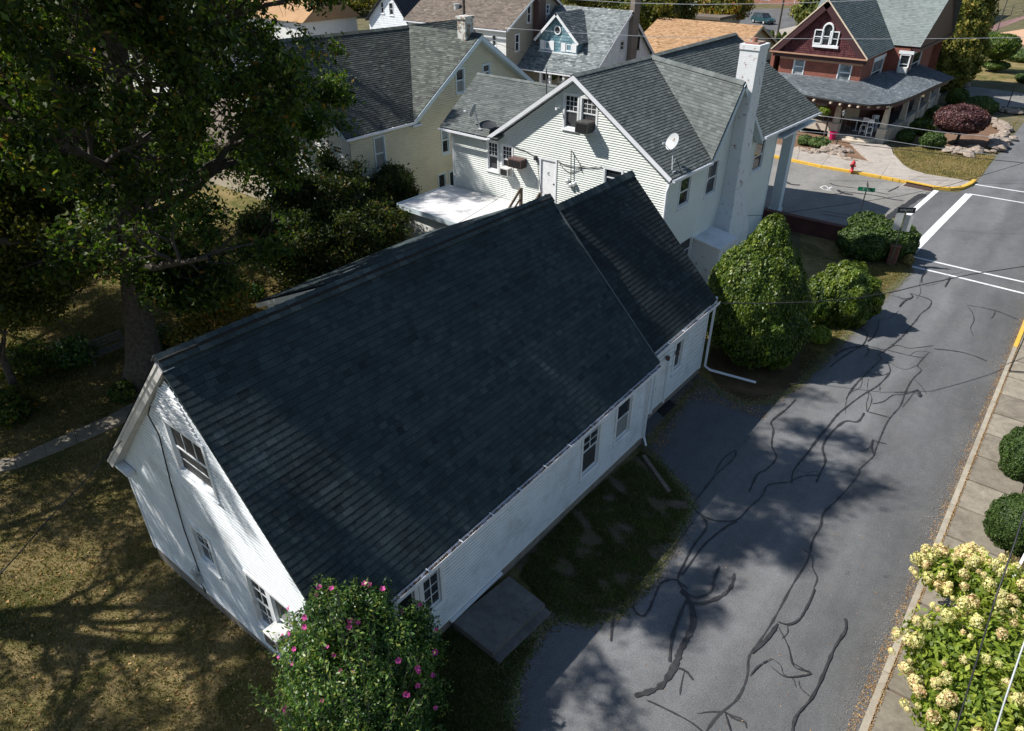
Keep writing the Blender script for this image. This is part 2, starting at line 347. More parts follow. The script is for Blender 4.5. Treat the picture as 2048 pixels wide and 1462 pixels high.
M['grass_gg'] = leafmat('green_blades', [(0, (.035, .060, .012)), (.5, (.085, .125, .028)), (.75, (.17, .155, .06)), (1, (.30, .23, .13))], .15, .8, .1)
M['fallen'] = leafmat('fallen_leaves', [(0, (.12, .06, .025)), (.5, (.30, .17, .07)), (1, (.48, .34, .17))], .1, .8, .1)
M['oak'] = leafmat('oak_leaves', [(0, (.012, .030, .006)), (.45, (.055, .098, .018)), (.8, (.125, .17, .032)), (.94, (.21, .18, .04)), (1, (.28, .14, .035))], .42, .5, .3)
M['oak_d'] = leafmat('thicket_leaves', [(0, (.012, .022, .007)), (.45, (.045, .068, .016)), (.8, (.10, .12, .03)), (.93, (.17, .12, .035)), (1, (.24, .10, .03))], .35, .55, .25)
M['fallen_d'] = leafmat('old_leaves', [(0, (.06, .04, .02)), (.6, (.14, .09, .045)), (1, (.30, .22, .12))], .1, .8, .1)
M['yew'] = leafmat('yew_needles', [(0, (.014, .034, .005)), (.5, (.055, .098, .010)), (.85, (.14, .19, .018)), (1, (.24, .27, .05))], .22, .45, .4)
M['boxw'] = leafmat('boxwood_leaves', [(0, (.015, .035, .008)), (.6, (.05, .09, .02)), (1, (.10, .15, .03))], .2, .5, .3)
M['conif'] = leafmat('conifer_sprays', [(0, (.035, .055, .012)), (.5, (.12, .145, .028)), (.8, (.24, .225, .045)), (1, (.32, .24, .06))], .2, .6, .2)
M['hib'] = leafmat('hibiscus_leaves', [(0, (.014, .042, .010)), (.5, (.045, .115, .020)), (.85, (.12, .21, .04)), (1, (.28, .30, .07))], .3, .42, .45)
M['hyd'] = leafmat('hydrangea_leaves', [(0, (.06, .10, .012)), (.5, (.17, .235, .025)), (1, (.34, .38, .06))], .3, .5, .3)
M['floret'] = leafmat('hydrangea_florets', [(0, (.34, .30, .09)), (.5, (.58, .55, .22)), (.88, (.76, .71, .38)), (1, (.58, .38, .22))], .2, .7, .1)
M['pink'] = leafmat('pink_petals', [(0, (.40, .04, .20)), (1, (.72, .14, .42))], .2, .6, .1)
M['gravel'] = leafmat('loose_grit', [(0, (.07, .065, .06)), (.6, (.2, .18, .155)), (1, (.36, .33, .28))], 0, .9, .1)
M['burg'] = leafmat('burgundy_leaves', [(0, (.03, .012, .014)), (.5, (.085, .035, .038)), (1, (.20, .10, .09))], .15, .5, .3)
M['autumn'] = leafmat('autumn_leaves', [(0, (.05, .07, .012)), (.5, (.16, .16, .03)), (.85, (.36, .26, .06)), (1, (.36, .12, .04))], .3, .5, .3)
M['juni'] = leafmat('juniper_needles', [(0, (.03, .06, .018)), (.6, (.08, .13, .035)), (1, (.19, .20, .07))], .15, .6, .2)
# ---------------------------------------------------------------- roofs: every course of shingles is real geometry
def span(poly, t):
    xs = []
    for i in range(len(poly)):
        (s0, t0), (s1, t1) = poly[i], poly[(i+1) % len(poly)]
        if abs(t1-t0) < 1e-9:
            if abs(t-t0) < 1e-6: xs += [s0, s1]
            continue
        k = (t-t0)/(t1-t0)
        if -1e-6 <= k <= 1+1e-6: xs.append(s0+(s1-s0)*k)
    return (min(xs), max(xs)) if len(xs) > 1 else None
def shingle_roof(parent, cor, mat, exposure=.145, tabw=.26, poly=None, indiv=0, thick=.07, lift=.012, wob=.006, name='roof', deckmat=None, tmean=.5, label=None, tvar=.17, edge=.012):
    A, B, C, D = [Vector(c) for c in cor]
    def P(s, t): return A.lerp(B, s).lerp(D.lerp(C, s), t)
    L = ((B-A).length+(C-D).length)/2; LS = ((D-A).length+(C-B).length)/2
    nrm = (B-A).cross(D-A).normalized()
    if nrm.z < 0: nrm = -nrm
    poly = poly or [(0, 0), (1, 0), (1, 1), (0, 1)]
    deck = MB(); deck.plate([P(s, t)-nrm*.03 for s, t in poly], nrm, thick)
    root = deck.build(name, deckmat or mat, parent)
    if label: root['label'] = label
    nC = int(round(LS/exposure)); cand = []; mb = MB(); rg = random.Random(len(bpy.data.objects))
    e = 1./nC
    for k in range(nC):
        t0, t1 = k*e, min(1, (k+1)*e); tm = min(1, (k+1.12)*e)
        i0, i1 = span(poly, t0+1e-4), span(poly, t1-1e-4)
        if not i0 and not i1: continue
        i0 = i0 or i1; i1 = i1 or i0
        lo, hi = min(i0[0], i1[0]), max(i0[1], i1[1])
        s = lo - rg.random()*tabw/L; tint0 = rg.gauss(0, .04)
        while s < hi:
            w = (rg.choice((.7, .85, 1., 1.15, 1.3)))*tabw; s2 = s+w/L
            a0, b0 = max(s, i0[0]), min(s2, i0[1]); a1, b1 = max(s, i1[0]), min(s2, i1[1])
            if a0 < b0 or a1 < b1:
                a0, b0 = (a0, b0) if a0 < b0 else ((max(min(a0, i0[1]), i0[0]),)*2)
                a1, b1 = (a1, b1) if a1 < b1 else ((max(min(a1, i1[1]), i1[0]),)*2)
                tint = min(1, max(.14, rg.gauss(tmean, tvar)+tint0)); h = lift*(.85+.4*rg.random())
                full = a0 == a1 == s and b0 == b1 == s2
                cand.append((a0, b0, a1, b1, t0, tm, h, tint, full, w))
            s = s2
    chosen = set()
    if indiv:
        d = sorted((( (P((c[0]+c[1])/2, c[4])-CAMP).length, i) for i, c in enumerate(cand) if c[8]))
        for _, i in d:
            q = P((cand[i][0]+cand[i][1])/2, cand[i][4]); x, y, z = PROJ(q)
            if 0 < x < 2048 and 0 < y < 1462: chosen.add(i)
            if len(chosen) >= indiv: break
    cache = {}
    for i, (a0, b0, a1, b1, t0, t1, h, tint, full, w) in enumerate(cand):
        if i in chosen:
            key = (round(w, 3), round(tint*5))
            if key not in cache:
                m2 = MB(); q = LS*e*1.12; ww = w-.004
                m2.hexa([(-ww/2, 0, -.001), (ww/2, 0, -.001), (ww/2, q, -.002), (-ww/2, q, -.002), (-ww/2, 0, h+.002), (ww/2, 0, h+.002), (ww/2, q, .004), (-ww/2, q, .004)], max(.15, round(tint*5)/5)); m2.face([(-ww/2, -edge, -.001), (ww/2, -edge, -.001), (ww/2, -.0005, h+.0015), (-ww/2, -.0005, h+.0015)], 0.)  # tilted edge strip in darkest tint draws the shadow line of single shingles
                cache[key] = m2.data('shingle', mat)
            o = bpy.data.objects.new('shingle', cache[key]); COL.objects.link(o); o.parent = root
            c = P((a0+b0)/2, t0); ux = (P(b0, t0)-P(a0, t0)).normalized(); uy = (P((a0+b0)/2, t1)-c).normalized(); uz = ux.cross(uy).normalized()
            if uz.z < 0: ux = -ux; uz = -uz
            o.matrix_basis = Matrix(((ux.x, uy.x, uz.x, c.x), (ux.y, uy.y, uz.y, c.y), (ux.z, uy.z, uz.z, c.z), (0, 0, 0, 1)))
        else:
            p = [P(a0, t0)+nrm*h, P(b0, t0)+nrm*h, P(b1, t1)+nrm*.003, P(a1, t1)+nrm*.003]
            mb.face(p, tint); te = t0-edge/LS; mb.face([P(a0, te)-nrm*.001, P(b0, te)-nrm*.001, p[1], p[0]], 0.)  # dark cut edge; its low tint also paints the course shadow line
    if mb.v: tag(mb.build('shingle_field', mat, root), kind='stuff')
    return root, P, nrm
def ridge_caps(parent, a, b, mat, w=.30, step=.28, drop=.5, n_parts=True, n2=None):
    """folded cap pieces laid along a ridge or hip; drop = fall per metre on each side"""
    a, b = Vector(a), Vector(b); L = (b-a).length; d = (b-a)/L; side = d.cross(Vector((0, 0, 1))).normalized(); n = max(2, int(L/step)); cache = []
    rg = random.Random(5)
    def cap(mb, o, dd, ss, up, tint):
        st = L/n*1.15; v = []
        for q, lift in ((0, .030), (st, .012)):
            for k in (-w, 0, w): v.append(o+dd*q+ss*k+up*(lift-abs(k)*drop))
        for q, lift in ((0, .008), (st, -.002)):
            for k in (-w, 0, w): v.append(o+dd*q+ss*k+up*(lift-abs(k)*drop))
        mb.mesh(v, [(0, 1, 4, 3), (1, 2, 5, 4), (6, 9, 10, 7), (7, 10, 11, 8), (0, 6, 7, 1), (1, 7, 8, 2), (3, 4, 10, 9), (4, 5, 11, 10), (0, 3, 9, 6), (2, 8, 11, 5)], tint)
    if n_parts:
        for q in range(4):
            m2 = MB(); cap(m2, Vector((0, 0, 0)), Vector((1, 0, 0)), Vector((0, 1, 0)), Vector((0, 0, 1)), .58+q*.12); cache.append(m2.data('ridge_cap', mat))
        up = side.cross(d).normalized()
        if up.z < 0: up = -up
        s2 = up.cross(d)
        for i in range(n):
            o = bpy.data.objects.new('ridge_cap', rg.choice(cache)); COL.objects.link(o); o.parent = parent; c = a+d*(L*i/n)
            o.matrix_basis = Matrix(((d.x, s2.x, up.x, c.x), (d.y, s2.y, up.y, c.y), (d.z, s2.z, up.z, c.z), (0, 0, 0, 1)))
    else:
        mb = MB()
        for i in range(n): cap(mb, a+d*(L*i/n), d, side, Vector((0, 0, 1)), rg.uniform(.3, .7))
        tag(mb.build('ridge_cap', mat, parent), kind='stuff')

# ---------------------------------------------------------------- walls
class Wall:
    """axis 'y': plane Y=c seen from -Y (a runs along X); axis 'x': plane X=c seen from +X (a runs along Y)"""
    def __init__(s, axis, c, flip=False): s.ax, s.c, s.f = axis, c, (-1 if flip else 1)
    def p(s, a, z, d=0):
        d *= s.f
        return Vector((a, s.c-d, z)) if s.ax == 'y' else Vector((s.c+d, a, z))
    @property
    def n(s): return Vector((0, -s.f, 0)) if s.ax == 'y' else Vector((s.f, 0, 0))
    def m(s, px, py):
        q = ONY(px, py, s.c) if s.ax == 'y' else ONX(px, py, s.c)
        return (q.x if s.ax == 'y' else q.y), q.z
    def bar(s, mb, a0, a1, z0, z1, d0, d1, tint=.5):
        p = [s.p(a0, z0, d0), s.p(a1, z0, d0), s.p(a1, z0, d1), s.p(a0, z0, d1), s.p(a0, z1, d0), s.p(a1, z1, d0), s.p(a1, z1, d1), s.p(a0, z1, d1)]
        mb.hexa(p, tint)
def siding(parent, W, poly, mat, e=.105, holes=(), lip=.012, name='siding', slot=.020):
    mb = MB(); z0 = min(p[1] for p in poly); z1 = max(p[1] for p in poly); n = int((z1-z0)/e)+1
    for k in range(n):
        a, b = z0+k*e, min(z1, z0+(k+1)*e)
        if b-a < .004: continue
        i0, i1 = span(poly, a+1e-4), span(poly, b-1e-4)
        if not i0 or not i1: continue
        segs = [(i0[0], i0[1], i1[0], i1[1])]; mid = (a+b)/2
        for h in holes:
            if h[2]-.01 < mid < h[3]+.01:
                out = []
                for s in segs:
                    if h[1] <= min(s[0], s[2]) or h[0] >= max(s[1], s[3]): out.append(s); continue
                    if h[0] > min(s[0], s[2]): out.append((s[0], h[0], s[2], h[0]))
                    if h[1] < max(s[1], s[3]): out.append((h[1], s[1], h[1], s[3]))
                segs = out
        for s in segs:
            bt = b-slot if slot and b-a > slot*2 else b
            mb.face([W.p(s[0], a, lip), W.p(s[1], a, lip), W.p(s[3], bt, .002), W.p(s[2], bt, .002)])
            if slot: mb.face([W.p(s[2], bt, .002), W.p(s[3], bt, .002), W.p(s[3], bt, -.04), W.p(s[2], bt, -.04)]); mb.face([W.p(s[2], bt, -.04), W.p(s[3], bt, -.04), W.p(s[3], b, -.04), W.p(s[2], b, -.04)])
            mb.face([W.p(s[0], a, -.04 if slot else .001), W.p(s[1], a, -.04 if slot else .001), W.p(s[1], a, lip), W.p(s[0], a, lip)])
    return mb.build(name, mat, parent)
def flatwall(parent, W, poly, mat, holes=(), name='wall', step=.25, d=0.):
    return siding(parent, W, poly, mat, e=step, holes=holes, lip=.0015, name=name, slot=0)
def window(parent, W, a0, a1, z0, z1, frame='white', lites=(0, 0), low=(0, 0), up_mat='glass', low_mat='glass', cas=.09, sep=False, sill=True, name='window', label=None, rail=True):
    """hole a0..a1 x z0..z1: casing, sash, panes, muntins and sill; returns the hole"""
    mb = MB(); fm = M[frame]
    W.bar(mb, a0-cas, a0, z0-cas, z1+cas, -.06, .035); W.bar(mb, a1, a1+cas, z0-cas, z1+cas, -.06, .035)
    W.bar(mb, a0, a1, z1, z1+cas, -.06, .035); W.bar(mb, a0, a1, z0-cas, z0, -.06, .035)
    w = mb.build(name, fm, parent)
    if label: w['label'] = label
    if sill:
        m2 = MB(); W.bar(m2, a0-cas-.03, a1+cas+.03, z0-cas-.045, z0-cas-.002, -.01, .075); m2.build('sill', fm, w)
    zm = (z0+z1)/2 if rail else z1; t = .04
    for (q0, q1, dd, lt, pm) in (((zm, z1, -.035, lites, up_mat), (z0, zm, -.06, low, low_mat)) if rail else ((z0, z1, -.04, lites, up_mat),)):
        m3 = MB()
        W.bar(m3, a0+.002, a0+t, q0, q1, dd-.02, dd+.015); W.bar(m3, a1-t, a1-.002, q0, q1, dd-.02, dd+.015)
        W.bar(m3, a0+t, a1-t, q0, q0+t, dd-.02, dd+.015); W.bar(m3, a0+t, a1-t, q1-t, q1, dd-.02, dd+.015)
        m3.build('sash', fm, w)
        ia, ib, iz, jz = a0+t, a1-t, q0+t, q1-t; c, r = lt
        if c:
            m4 = MB()
            for i in range(1, c): x = ia+(ib-ia)*i/c; W.bar(m4, x-.011, x+.011, iz, jz, dd-.012, dd+.010)
            for j in range(1, r):
                z = iz+(jz-iz)*j/r
                for i in range(c): W.bar(m4, ia+(ib-ia)*i/c+.0115, ia+(ib-ia)*(i+1)/c-.0115, z-.011, z+.011, dd-.012, dd+.008)
            m4.build('muntin', fm, w)
        if sep and c:
            for i in range(c):
                for j in range(r):
                    m5 = MB(); W.bar(m5, ia+(ib-ia)*i/c, ia+(ib-ia)*(i+1)/c, iz+(jz-iz)*j/r, iz+(jz-iz)*(j+1)/r, dd-.008, dd-.002); m5.build('pane', M[pm], w)
        else:
            m5 = MB(); W.bar(m5, ia, ib, iz, jz, dd-.010, dd-.004); m5.build('pane', M[pm], w)
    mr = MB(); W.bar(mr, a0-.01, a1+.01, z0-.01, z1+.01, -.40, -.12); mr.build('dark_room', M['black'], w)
    return (a0-.02, a1+.02, z0-.02, z1+.02)
def trimbar(mb, a, b, w, h, up=(0, 0, 1)): mb.bar(a, b, w, h, up)
def gutter(parent, a, b, mat='gutter', w=.12, h=.11, hang=True, leaves=False):
    """open trough with front lip along an eave"""
    a, b = Vector(a), Vector(b); d = (b-a).normalized(); s = d.cross(Vector((0, 0, 1))).normalized(); mb = MB(); up = Vector((0, 0, 1))
    if s.dot(Vector((1, -1, 0))) < 0: s = -s
    L = (b-a).length; c = (a+b)/2
    mb.obox(c+s*w-up*h/2, d*L/2, s*.006, up*h/2); mb.obox(c+s*(w/2)-up*(h-.006), d*L/2, s*(w/2-.007), up*.006); mb.obox(c+s*.004-up*h/2, d*L/2, s*.005, up*(h/2-.013))
    g = mb.build('gutter', M[mat], parent)
    if hang:
        k = int(L/1.1); m2 = MB(); m2.obox((0, 0, 0), d*.012, s*(w/2+.02), up*.006); sm_ = m2.data('gutter_strap', M['white'])
        for i in range(k+1): link('gutter_strap', sm_, g, loc=a+d*(L*(i+.3)/(k+1))+s*(w/2)+up*.012)
    if leaves:
        n = int(L*90); pts = np.array([list(a+d*(L*random.random())+s*(.02+random.random()*(w-.04))-up*(.05+random.random()*.03)) for _ in range(n)])
        o = link('leaf_litter', leaves_mesh('leaf_litter', pts, .03, M['fallen'], rng.random(n)*.6, flat=True), g); tag(o, kind='stuff')
    return g
# ---------------------------------------------------------------- foliage
def unit(a): return a/np.maximum(np.linalg.norm(a, axis=-1, keepdims=True), 1e-9)
def leaves_mesh(name, P, size, mat, tint, nrm=None, flat=False, w=.5, droop=0, jitter=.5, axis=None):
    n = len(P); sz = size*(.65+.7*rng.random((n, 1)))
    if flat: N_ = unit(np.stack([rng.normal(0, .25, n), rng.normal(0, .25, n), np.ones(n)], 1))
    elif nrm is None: N_ = unit(rng.normal(size=(n, 3))+np.array([0, 0, .7]))
    else: N_ = unit(nrm+rng.normal(size=(n, 3))*jitter)
    r = rng.normal(size=(n, 3)) if axis is None else np.broadcast_to(np.array(axis, float), (n, 3))+rng.normal(size=(n, 3))*.35
    a = unit(r-N_*np.sum(r*N_, 1, keepdims=True)+np.array([0, 0, -droop])); b = unit(np.cross(N_, a))
    V = np.stack([P-a*sz, P+b*sz*w-a*sz*.1, P+a*sz, P-b*sz*w-a*sz*.1], 1).reshape(-1, 3); F = np.arange(4*n).reshape(n, 4)
    return npmesh(name, V, F, mat, np.repeat(np.clip(tint, 0, 1), 4))
def lump(dirs, nb, amp, k, rg):
    b = unit(rg.normal(size=(nb, 3))); d = dirs@b.T; return 1+amp*(np.exp(k*(d-1)).max(1)-.45)
def shrub(name, label, cat, ells, n, size, mat, group=None, amp=.16, nb=60, k=22, core=None, upright=0, w=.5, seed=1, tint=(.5, .2), trunk=None, shell=.24, base=None, jitter=.55, kind=None, corescale=.80):
    """ells: list of (centre, radii, optional taper towards the top)"""
    rg = np.random.default_rng(seed); root = empty(name, base if base else (ells[0][0][0], ells[0][0][1], 0), label=label, cat=cat, group=group)
    off = np.array(root.location); vol = np.array([e[1][0]*e[1][1]*e[1][2] for e in ells])**(2/3); PP = []; NN = []; TT = []; mc = MB(); mc.sm = True
    for e, v in zip(ells, vol/vol.sum()):
        m = int(n*v); c, r = np.array(e[0], float)-off, np.array(e[1], float); tp = e[2] if len(e) > 2 else 0
        d = unit(rg.normal(size=(m, 3))); bm_dirs = np.random.default_rng(seed+5)
        f = lump(d, nb, amp, k, bm_dirs); rr = f*(1-shell*rg.random(m)**1.6)
        q = d*rr[:, None]; zz = (q[:, 2]+1)/2; sc_ = 1-tp*np.clip(zz, 0, 1)
        q[:, 0] *= sc_; q[:, 1] *= sc_
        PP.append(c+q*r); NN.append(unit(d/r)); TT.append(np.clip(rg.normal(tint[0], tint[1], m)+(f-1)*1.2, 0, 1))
        K, J = 14, 20; vs = []
        for i in range(K+1):
            for j in range(J):
                th, ph = math.pi*i/K, 2*math.pi*j/J; vs.append([math.sin(th)*math.cos(ph), math.sin(th)*math.sin(ph), math.cos(th)])
        vs = np.array(vs); ff = lump(vs, nb, amp, k, np.random.default_rng(seed+5))*corescale; vv = vs*ff[:, None]; z2 = (vv[:, 2]+1)/2; s2 = 1-tp*np.clip(z2, 0, 1); vv[:, 0] *= s2; vv[:, 1] *= s2
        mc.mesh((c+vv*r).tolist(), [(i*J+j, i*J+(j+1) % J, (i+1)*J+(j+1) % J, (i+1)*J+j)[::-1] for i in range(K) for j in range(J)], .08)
    P_ = np.concatenate(PP); keep = P_[:, 2]+off[2] > TZ(off[0], off[1])-.02
    cr = link('crown', leaves_mesh('crown', P_[keep], size, M[mat], np.concatenate(TT)[keep], np.concatenate(NN)[keep], w=w, axis=(0, 0, 1) if upright else None, jitter=jitter), root)
    if kind: cr['kind'] = kind
    if core != False: mc.build('dark_core', M[core or mat], root)  # added solid core, tinted dark as the crown's shaded inside, blocks see-through
    if trunk:
        mt = MB(); mt.sm = True; (bx, by, bz), (tx, ty, tz), r0 = trunk
        pts = [Vector((bx, by, bz)).lerp(Vector((tx, ty, tz)), i/5)-Vector(off)+Vector((random.uniform(-1, 1), random.uniform(-1, 1), 0))*r0*.5*(i > 0) for i in range(6)]
        mt.tube(pts, [r0*(1.35-.15*i) for i in range(6)], 8); mt.build('trunk', M['bark'], root)
    return root
def rotv(v, ax, an): return Matrix.Rotation(an, 3, ax) @ v
def grow(mb, p, d, L, r, lvl, tips, rg, maxl=3, up=.05, nch=(5, 5, 4, 3), spread=(35, 65), segs=6, wig=.16):
    pts = [p.copy()]; rs = [r]; q = p.copy(); dd = d.copy()
    for i in range(segs):
        dd = (dd+Vector((rg.gauss(0, wig), rg.gauss(0, wig), rg.gauss(0, wig*.7)+up))).normalized(); q = q+dd*(L/segs)
        pts.append(q.copy()); rs.append(max(.006, r*(1-.72*(i+1)/segs)))
        if lvl >= maxl-1 and i >= 1: tips.append((q.copy(), dd.copy()))
    mb.tube(pts, rs, 7 if lvl < 1 else (5 if lvl < 2 else 3), cap=False)
    if lvl < maxl:
        n = nch[lvl]
        for j in range(n):
            t = .25+.75*(j+.6*rg.random())/n; i = min(segs-1, int(t*segs)); base = pts[i].lerp(pts[i+1], t*segs-i if t*segs-i <= 1 else 1)
            dl = (pts[i+1]-pts[i]).normalized(); ax = rotv(dl.orthogonal().normalized(), dl, rg.random()*6.283)
            c = rotv(dl, ax, R(rg.uniform(*spread))); c.z += .08; c.normalize()
            grow(mb, base, c, L*rg.uniform(.42, .68)*(1.1-.45*t), max(.008, rs[i]*.62), lvl+1, tips, rg, maxl, up*.6, nch, spread, max(4, segs-1), wig*1.15)
    else: tips.append((q.copy(), dd.copy()))
def tip_leaves(tips, per, rad, size, mat, tint=(.45, .22), droop=.3, name='crown', w=.42, off=(0, 0, 0), gap=-9):
    T = np.array([list(t[0]) for t in tips])-np.array(off); gn = np.sin(T[:, 0]*1.9+np.sin(T[:, 2]*1.3)*1.5)+np.sin(T[:, 1]*2.1+np.sin(T[:, 0]*1.1)*1.5)+np.sin(T[:, 2]*2.6+T[:, 0]*.5); T = T[gn > gap]; n = len(T); P_ = np.repeat(T, per, 0)+rng.normal(size=(n*per, 3))*rad*np.array([1, 1, .7])
    ct = np.repeat(rng.normal(tint[0], tint[1]*.7, n), per)+rng.normal(0, tint[1]*.7, n*per)
    return leaves_mesh(name, P_, size, M[mat], ct, None, w=w, droop=droop)
def copy_tree(o, parent=None):
    c = o.copy(); COL.objects.link(c); c.parent = parent
    for ch in list(o.children): copy_tree(ch, c)
    return c
def wire(name, label, pts, r, mat='wire', sag=0, parent=None, cat='wire', group=None, n=26):
    P_ = []
    for a, b in zip(pts[:-1], pts[1:]):
        a, b = Vector(a), Vector(b)
        for i in range(n): t = i/n; q = a.lerp(b, t); q.z -= sag*4*t*(1-t); P_.append(q)
    P_.append(Vector(pts[-1])); mb = MB(); mb.sm = True; mb.tube(P_, r, 5); o = mb.build(name, M[mat], parent)
    if parent is None: tag(o, label, cat, group)
    return o
# ================================================================ the setting
def gpl(pts, z=0.): return [(GP(x, y, z).x, GP(x, y, z).y) for x, y in pts]
xs = [-900, -300, -150, -90, -60, -45]+[x*1.0 for x in range(-36, 6)]+[8, 12, 20, 40, 90, 300, 900]
ys = [-300, -80, -45, -35, -28, -22]+[y*1.0 for y in range(-18, 30)]+[34, 40, 50, 70, 100, 160, 300, 900]
V = np.array([[x, y, TZ(x, y)-.012] for y in ys for x in xs]); nx = len(xs)
F = []; MI = []
for j in range(len(ys)-1):
    for i in range(nx-1):
        F.append((j*nx+i, j*nx+i+1, (j+1)*nx+i+1, (j+1)*nx+i)); MI.append(0 if ys[j] < 34 and -60 < xs[i] < 12 else 1)
gm = npmesh('ground', V, np.array(F), [M['lawn'], M['town']]); gm.polygons.foreach_set('material_index', MI)
tag(link('ground', gm), kind='structure')
LEFT = [(1022, 1420), (1035, 1350), (1075, 1270), (1112, 1236), (1180, 1247), (1245, 1225), (1310, 1150), (1368, 1050), (1385, 1010), (1365, 975), (1318, 925), (1288, 895), (1400, 750), (1440, 785), (1485, 808), (1535, 806), (1590, 775), (1640, 730), (1690, 676), (1740, 618), (1790, 572), (1824, 538), (1822, 508)]
b = MB(); b.sheet([(-5.6, -30), (.36, -30), (.36, 41.2), (.36, 53), (1.2, 54), (1.2, 260), (-5.1, 260), (-5.1, 55.6), (-5.6, 53.4), (-7.98, 52.5), tuple(gpl([(1770, 468)])[0]), (-5.2, 41.3)]+gpl(LEFT)[::-1], 0.)
road = tag(b.build('road', M['asphalt']), kind='structure')
b = MB(); b.sheet(gpl([(1288, 893), (1250, 850), (1375, 712), (1400, 752), (1485, 808), (1560, 798), (1520, 850), (1475, 905), (1395, 1000), (1362, 972)]), .004)
drive = tag(b.build('driveway', M['asphalt_drive']), kind='structure')
b = MB(); b.sheet([(-120, 41.2), tuple(gpl([(1740, 470)])[0]), tuple(gpl([(1862, 378)])[0]), (-16.4, 53.55), (-120, 55)], .004)
cross = tag(b.build('cross_street', M['asphalt_old']), kind='structure')
b = MB(); b.sheet([(.36, 41.2), (90, 41.2), (90, 53), (.36, 53)], 0.); tag(b.build('cross_street', M['asphalt']), kind='structure')
# kerb and pavement on the right
kb = empty('kerb', (0, 0, 0)); kb['kind'] = 'structure'; st = [MB() for _ in range(3)]
for q, m_ in enumerate(st): m_.box(.36, .51, 0, 2.385, -.1, .125+.004*q, .35+.15*q)
kd = [m_.data('kerb_stone', M['kerb']) for m_ in st]
m_ = MB(); m_.box(.36, .51, 0, 2.385, -.1, .127); ky = m_.data('kerb_stone', M['yellow'])
for i in range(23):
    y = -13+i*2.4; link('kerb_stone', ky if y > 32.3 else kd[i % 3], kb, loc=(0, y, 0))
sw = empty('sidewalk', (0, 0, 0)); sw['kind'] = 'structure'; sd = []
for q in range(5):
    m_ = MB(); g = .012; m_.hexa([(.52+g, g, 0), (1.98, g, 0), (1.98, 1.5-g, 0), (.52+g, 1.5-g, 0), (.535, g+.01, .118), (1.97, g+.01, .118+.006*(q % 3)), (1.97, 1.49-g, .12), (.535, 1.49-g, .116)], .15+.17*q); sd.append(m_.data('paving_slab', M['conc']))
for i in range(36): link('paving_slab', random.choice(sd), sw, loc=(0, -13+i*1.53, 0))
b = MB(); b.sheet([(.5, -14), (2.0, -14), (2.0, 42), (.5, 42)], .06); b.build('joint_soil', M['soil'], sw)
b = MB(); b.sheet([(2.0, -14), (14, -14), (14, 41), (2.0, 41)], .09); tag(b.build('verge', M['turf']), kind='structure')
# far kerb (painted) with its storm drain, far pavement, brick house path and lawns
FK = gpl([(1540, 314), (1590, 325), (1640, 336), (1700, 346), (1760, 357), (1812, 367), (1866, 378), (1900, 381), (1925, 379), (1942, 372), (1952, 364)])
fk = empty('kerb', (FK[3][0], FK[3][1], 0)); fk['kind'] = 'structure'
def strip(mb, pts, off, w, z0, z1):
    for (x0, y0), (x1, y1) in zip(pts[:-1], pts[1:]):
        d = Vector((x1-x0, y1-y0, 0)).normalized(); s = Vector((-d.y, d.x, 0)); a = Vector((x0, y0, 0)); c = Vector((x1, y1, 0))
        mb.hexa([a+s*off+Vector((0, 0, z0)), c+s*off+Vector((0, 0, z0)), c+s*(off+w)+Vector((0, 0, z0)), a+s*(off+w)+Vector((0, 0, z0)), a+s*off+Vector((0, 0, z1)), c+s*off+Vector((0, 0, z1)), c+s*(off+w)+Vector((0, 0, z1)), a+s*(off+w)+Vector((0, 0, z1))])
for i in range(len(FK)-1):
    if i == 5: continue
    m_ = MB(); o_ = fk.location; strip(m_, [(FK[i][0]-o_.x, FK[i][1]-o_.y), (FK[i+1][0]-o_.x, FK[i+1][1]-o_.y)], 0, .24, -.05, .16); m_.build('kerb_stone', M['yellow'], fk)
m_ = MB(); strip(m_, [(FK[5][0]-o_.x, FK[5][1]-o_.y), (FK[6][0]-o_.x, FK[6][1]-o_.y)], .02, .24, .11, .17); m_.build('drain_lintel', M['yellow'], fk)
m_ = MB(); strip(m_, [(-110, 55.3-.1), (FK[0][0], FK[0][1])], 0, .24, -.05, .15); tag(m_.build('kerb', M['conc_l']), kind='structure')
dg = empty('storm_drain', ((FK[5][0]+FK[6][0])/2, FK[5][1]-.35, 0), label='rusty black storm drain grate set in the street under the yellow kerb', cat='drain grate')
L_ = FK[6][0]-FK[5][0]; m_ = MB(); an = math.atan2(FK[6][1]-FK[5][1], L_); dg.rotation_euler.z = an
m_.box(-L_/2, L_/2, -.42, .42, .003, .006); m_.build('pit', M['black'], dg)
for i in range(5): m_ = MB(); m_.box(-L_/2, L_/2, -.36+i*.17, -.31+i*.17, .007, .03); m_.build('bar', M['ac_brown'], dg)
m_ = MB(); m_.box(-L_/2-.1, L_/2+.1, -.5, -.43, .002, .02); m_.box(-L_/2-.1, -L_/2-.01, -.43, .4, .002, .02); m_.build('frame', M['conc_l'], dg)
fw_ = empty('sidewalk', (0, 0, 0)); fw_['kind'] = 'structure'
inner = gpl([(1540, 290), (1600, 300), (1660, 312), (1745, 328), (1778, 330), (1850, 352), (1900, 360), (1935, 366), (1946, 368)])
for i in range(8):
    m_ = MB(); a0, a1 = FK[min(i, 9)], FK[min(i+1, 9)]; t0, t1 = inner[i], inner[i+1]
    if i == 7: a1 = FK[9]
    m_.prism([(a0[0]+.02, a0[1]+.24), (a1[0], a1[1]+.24), (t1[0], t1[1]+.01), (t0[0]+.02, t0[1]+.01)], .02, .15, .3+.08*(i % 5)); m_.build('paving_slab', M['conc_l'], fw_)
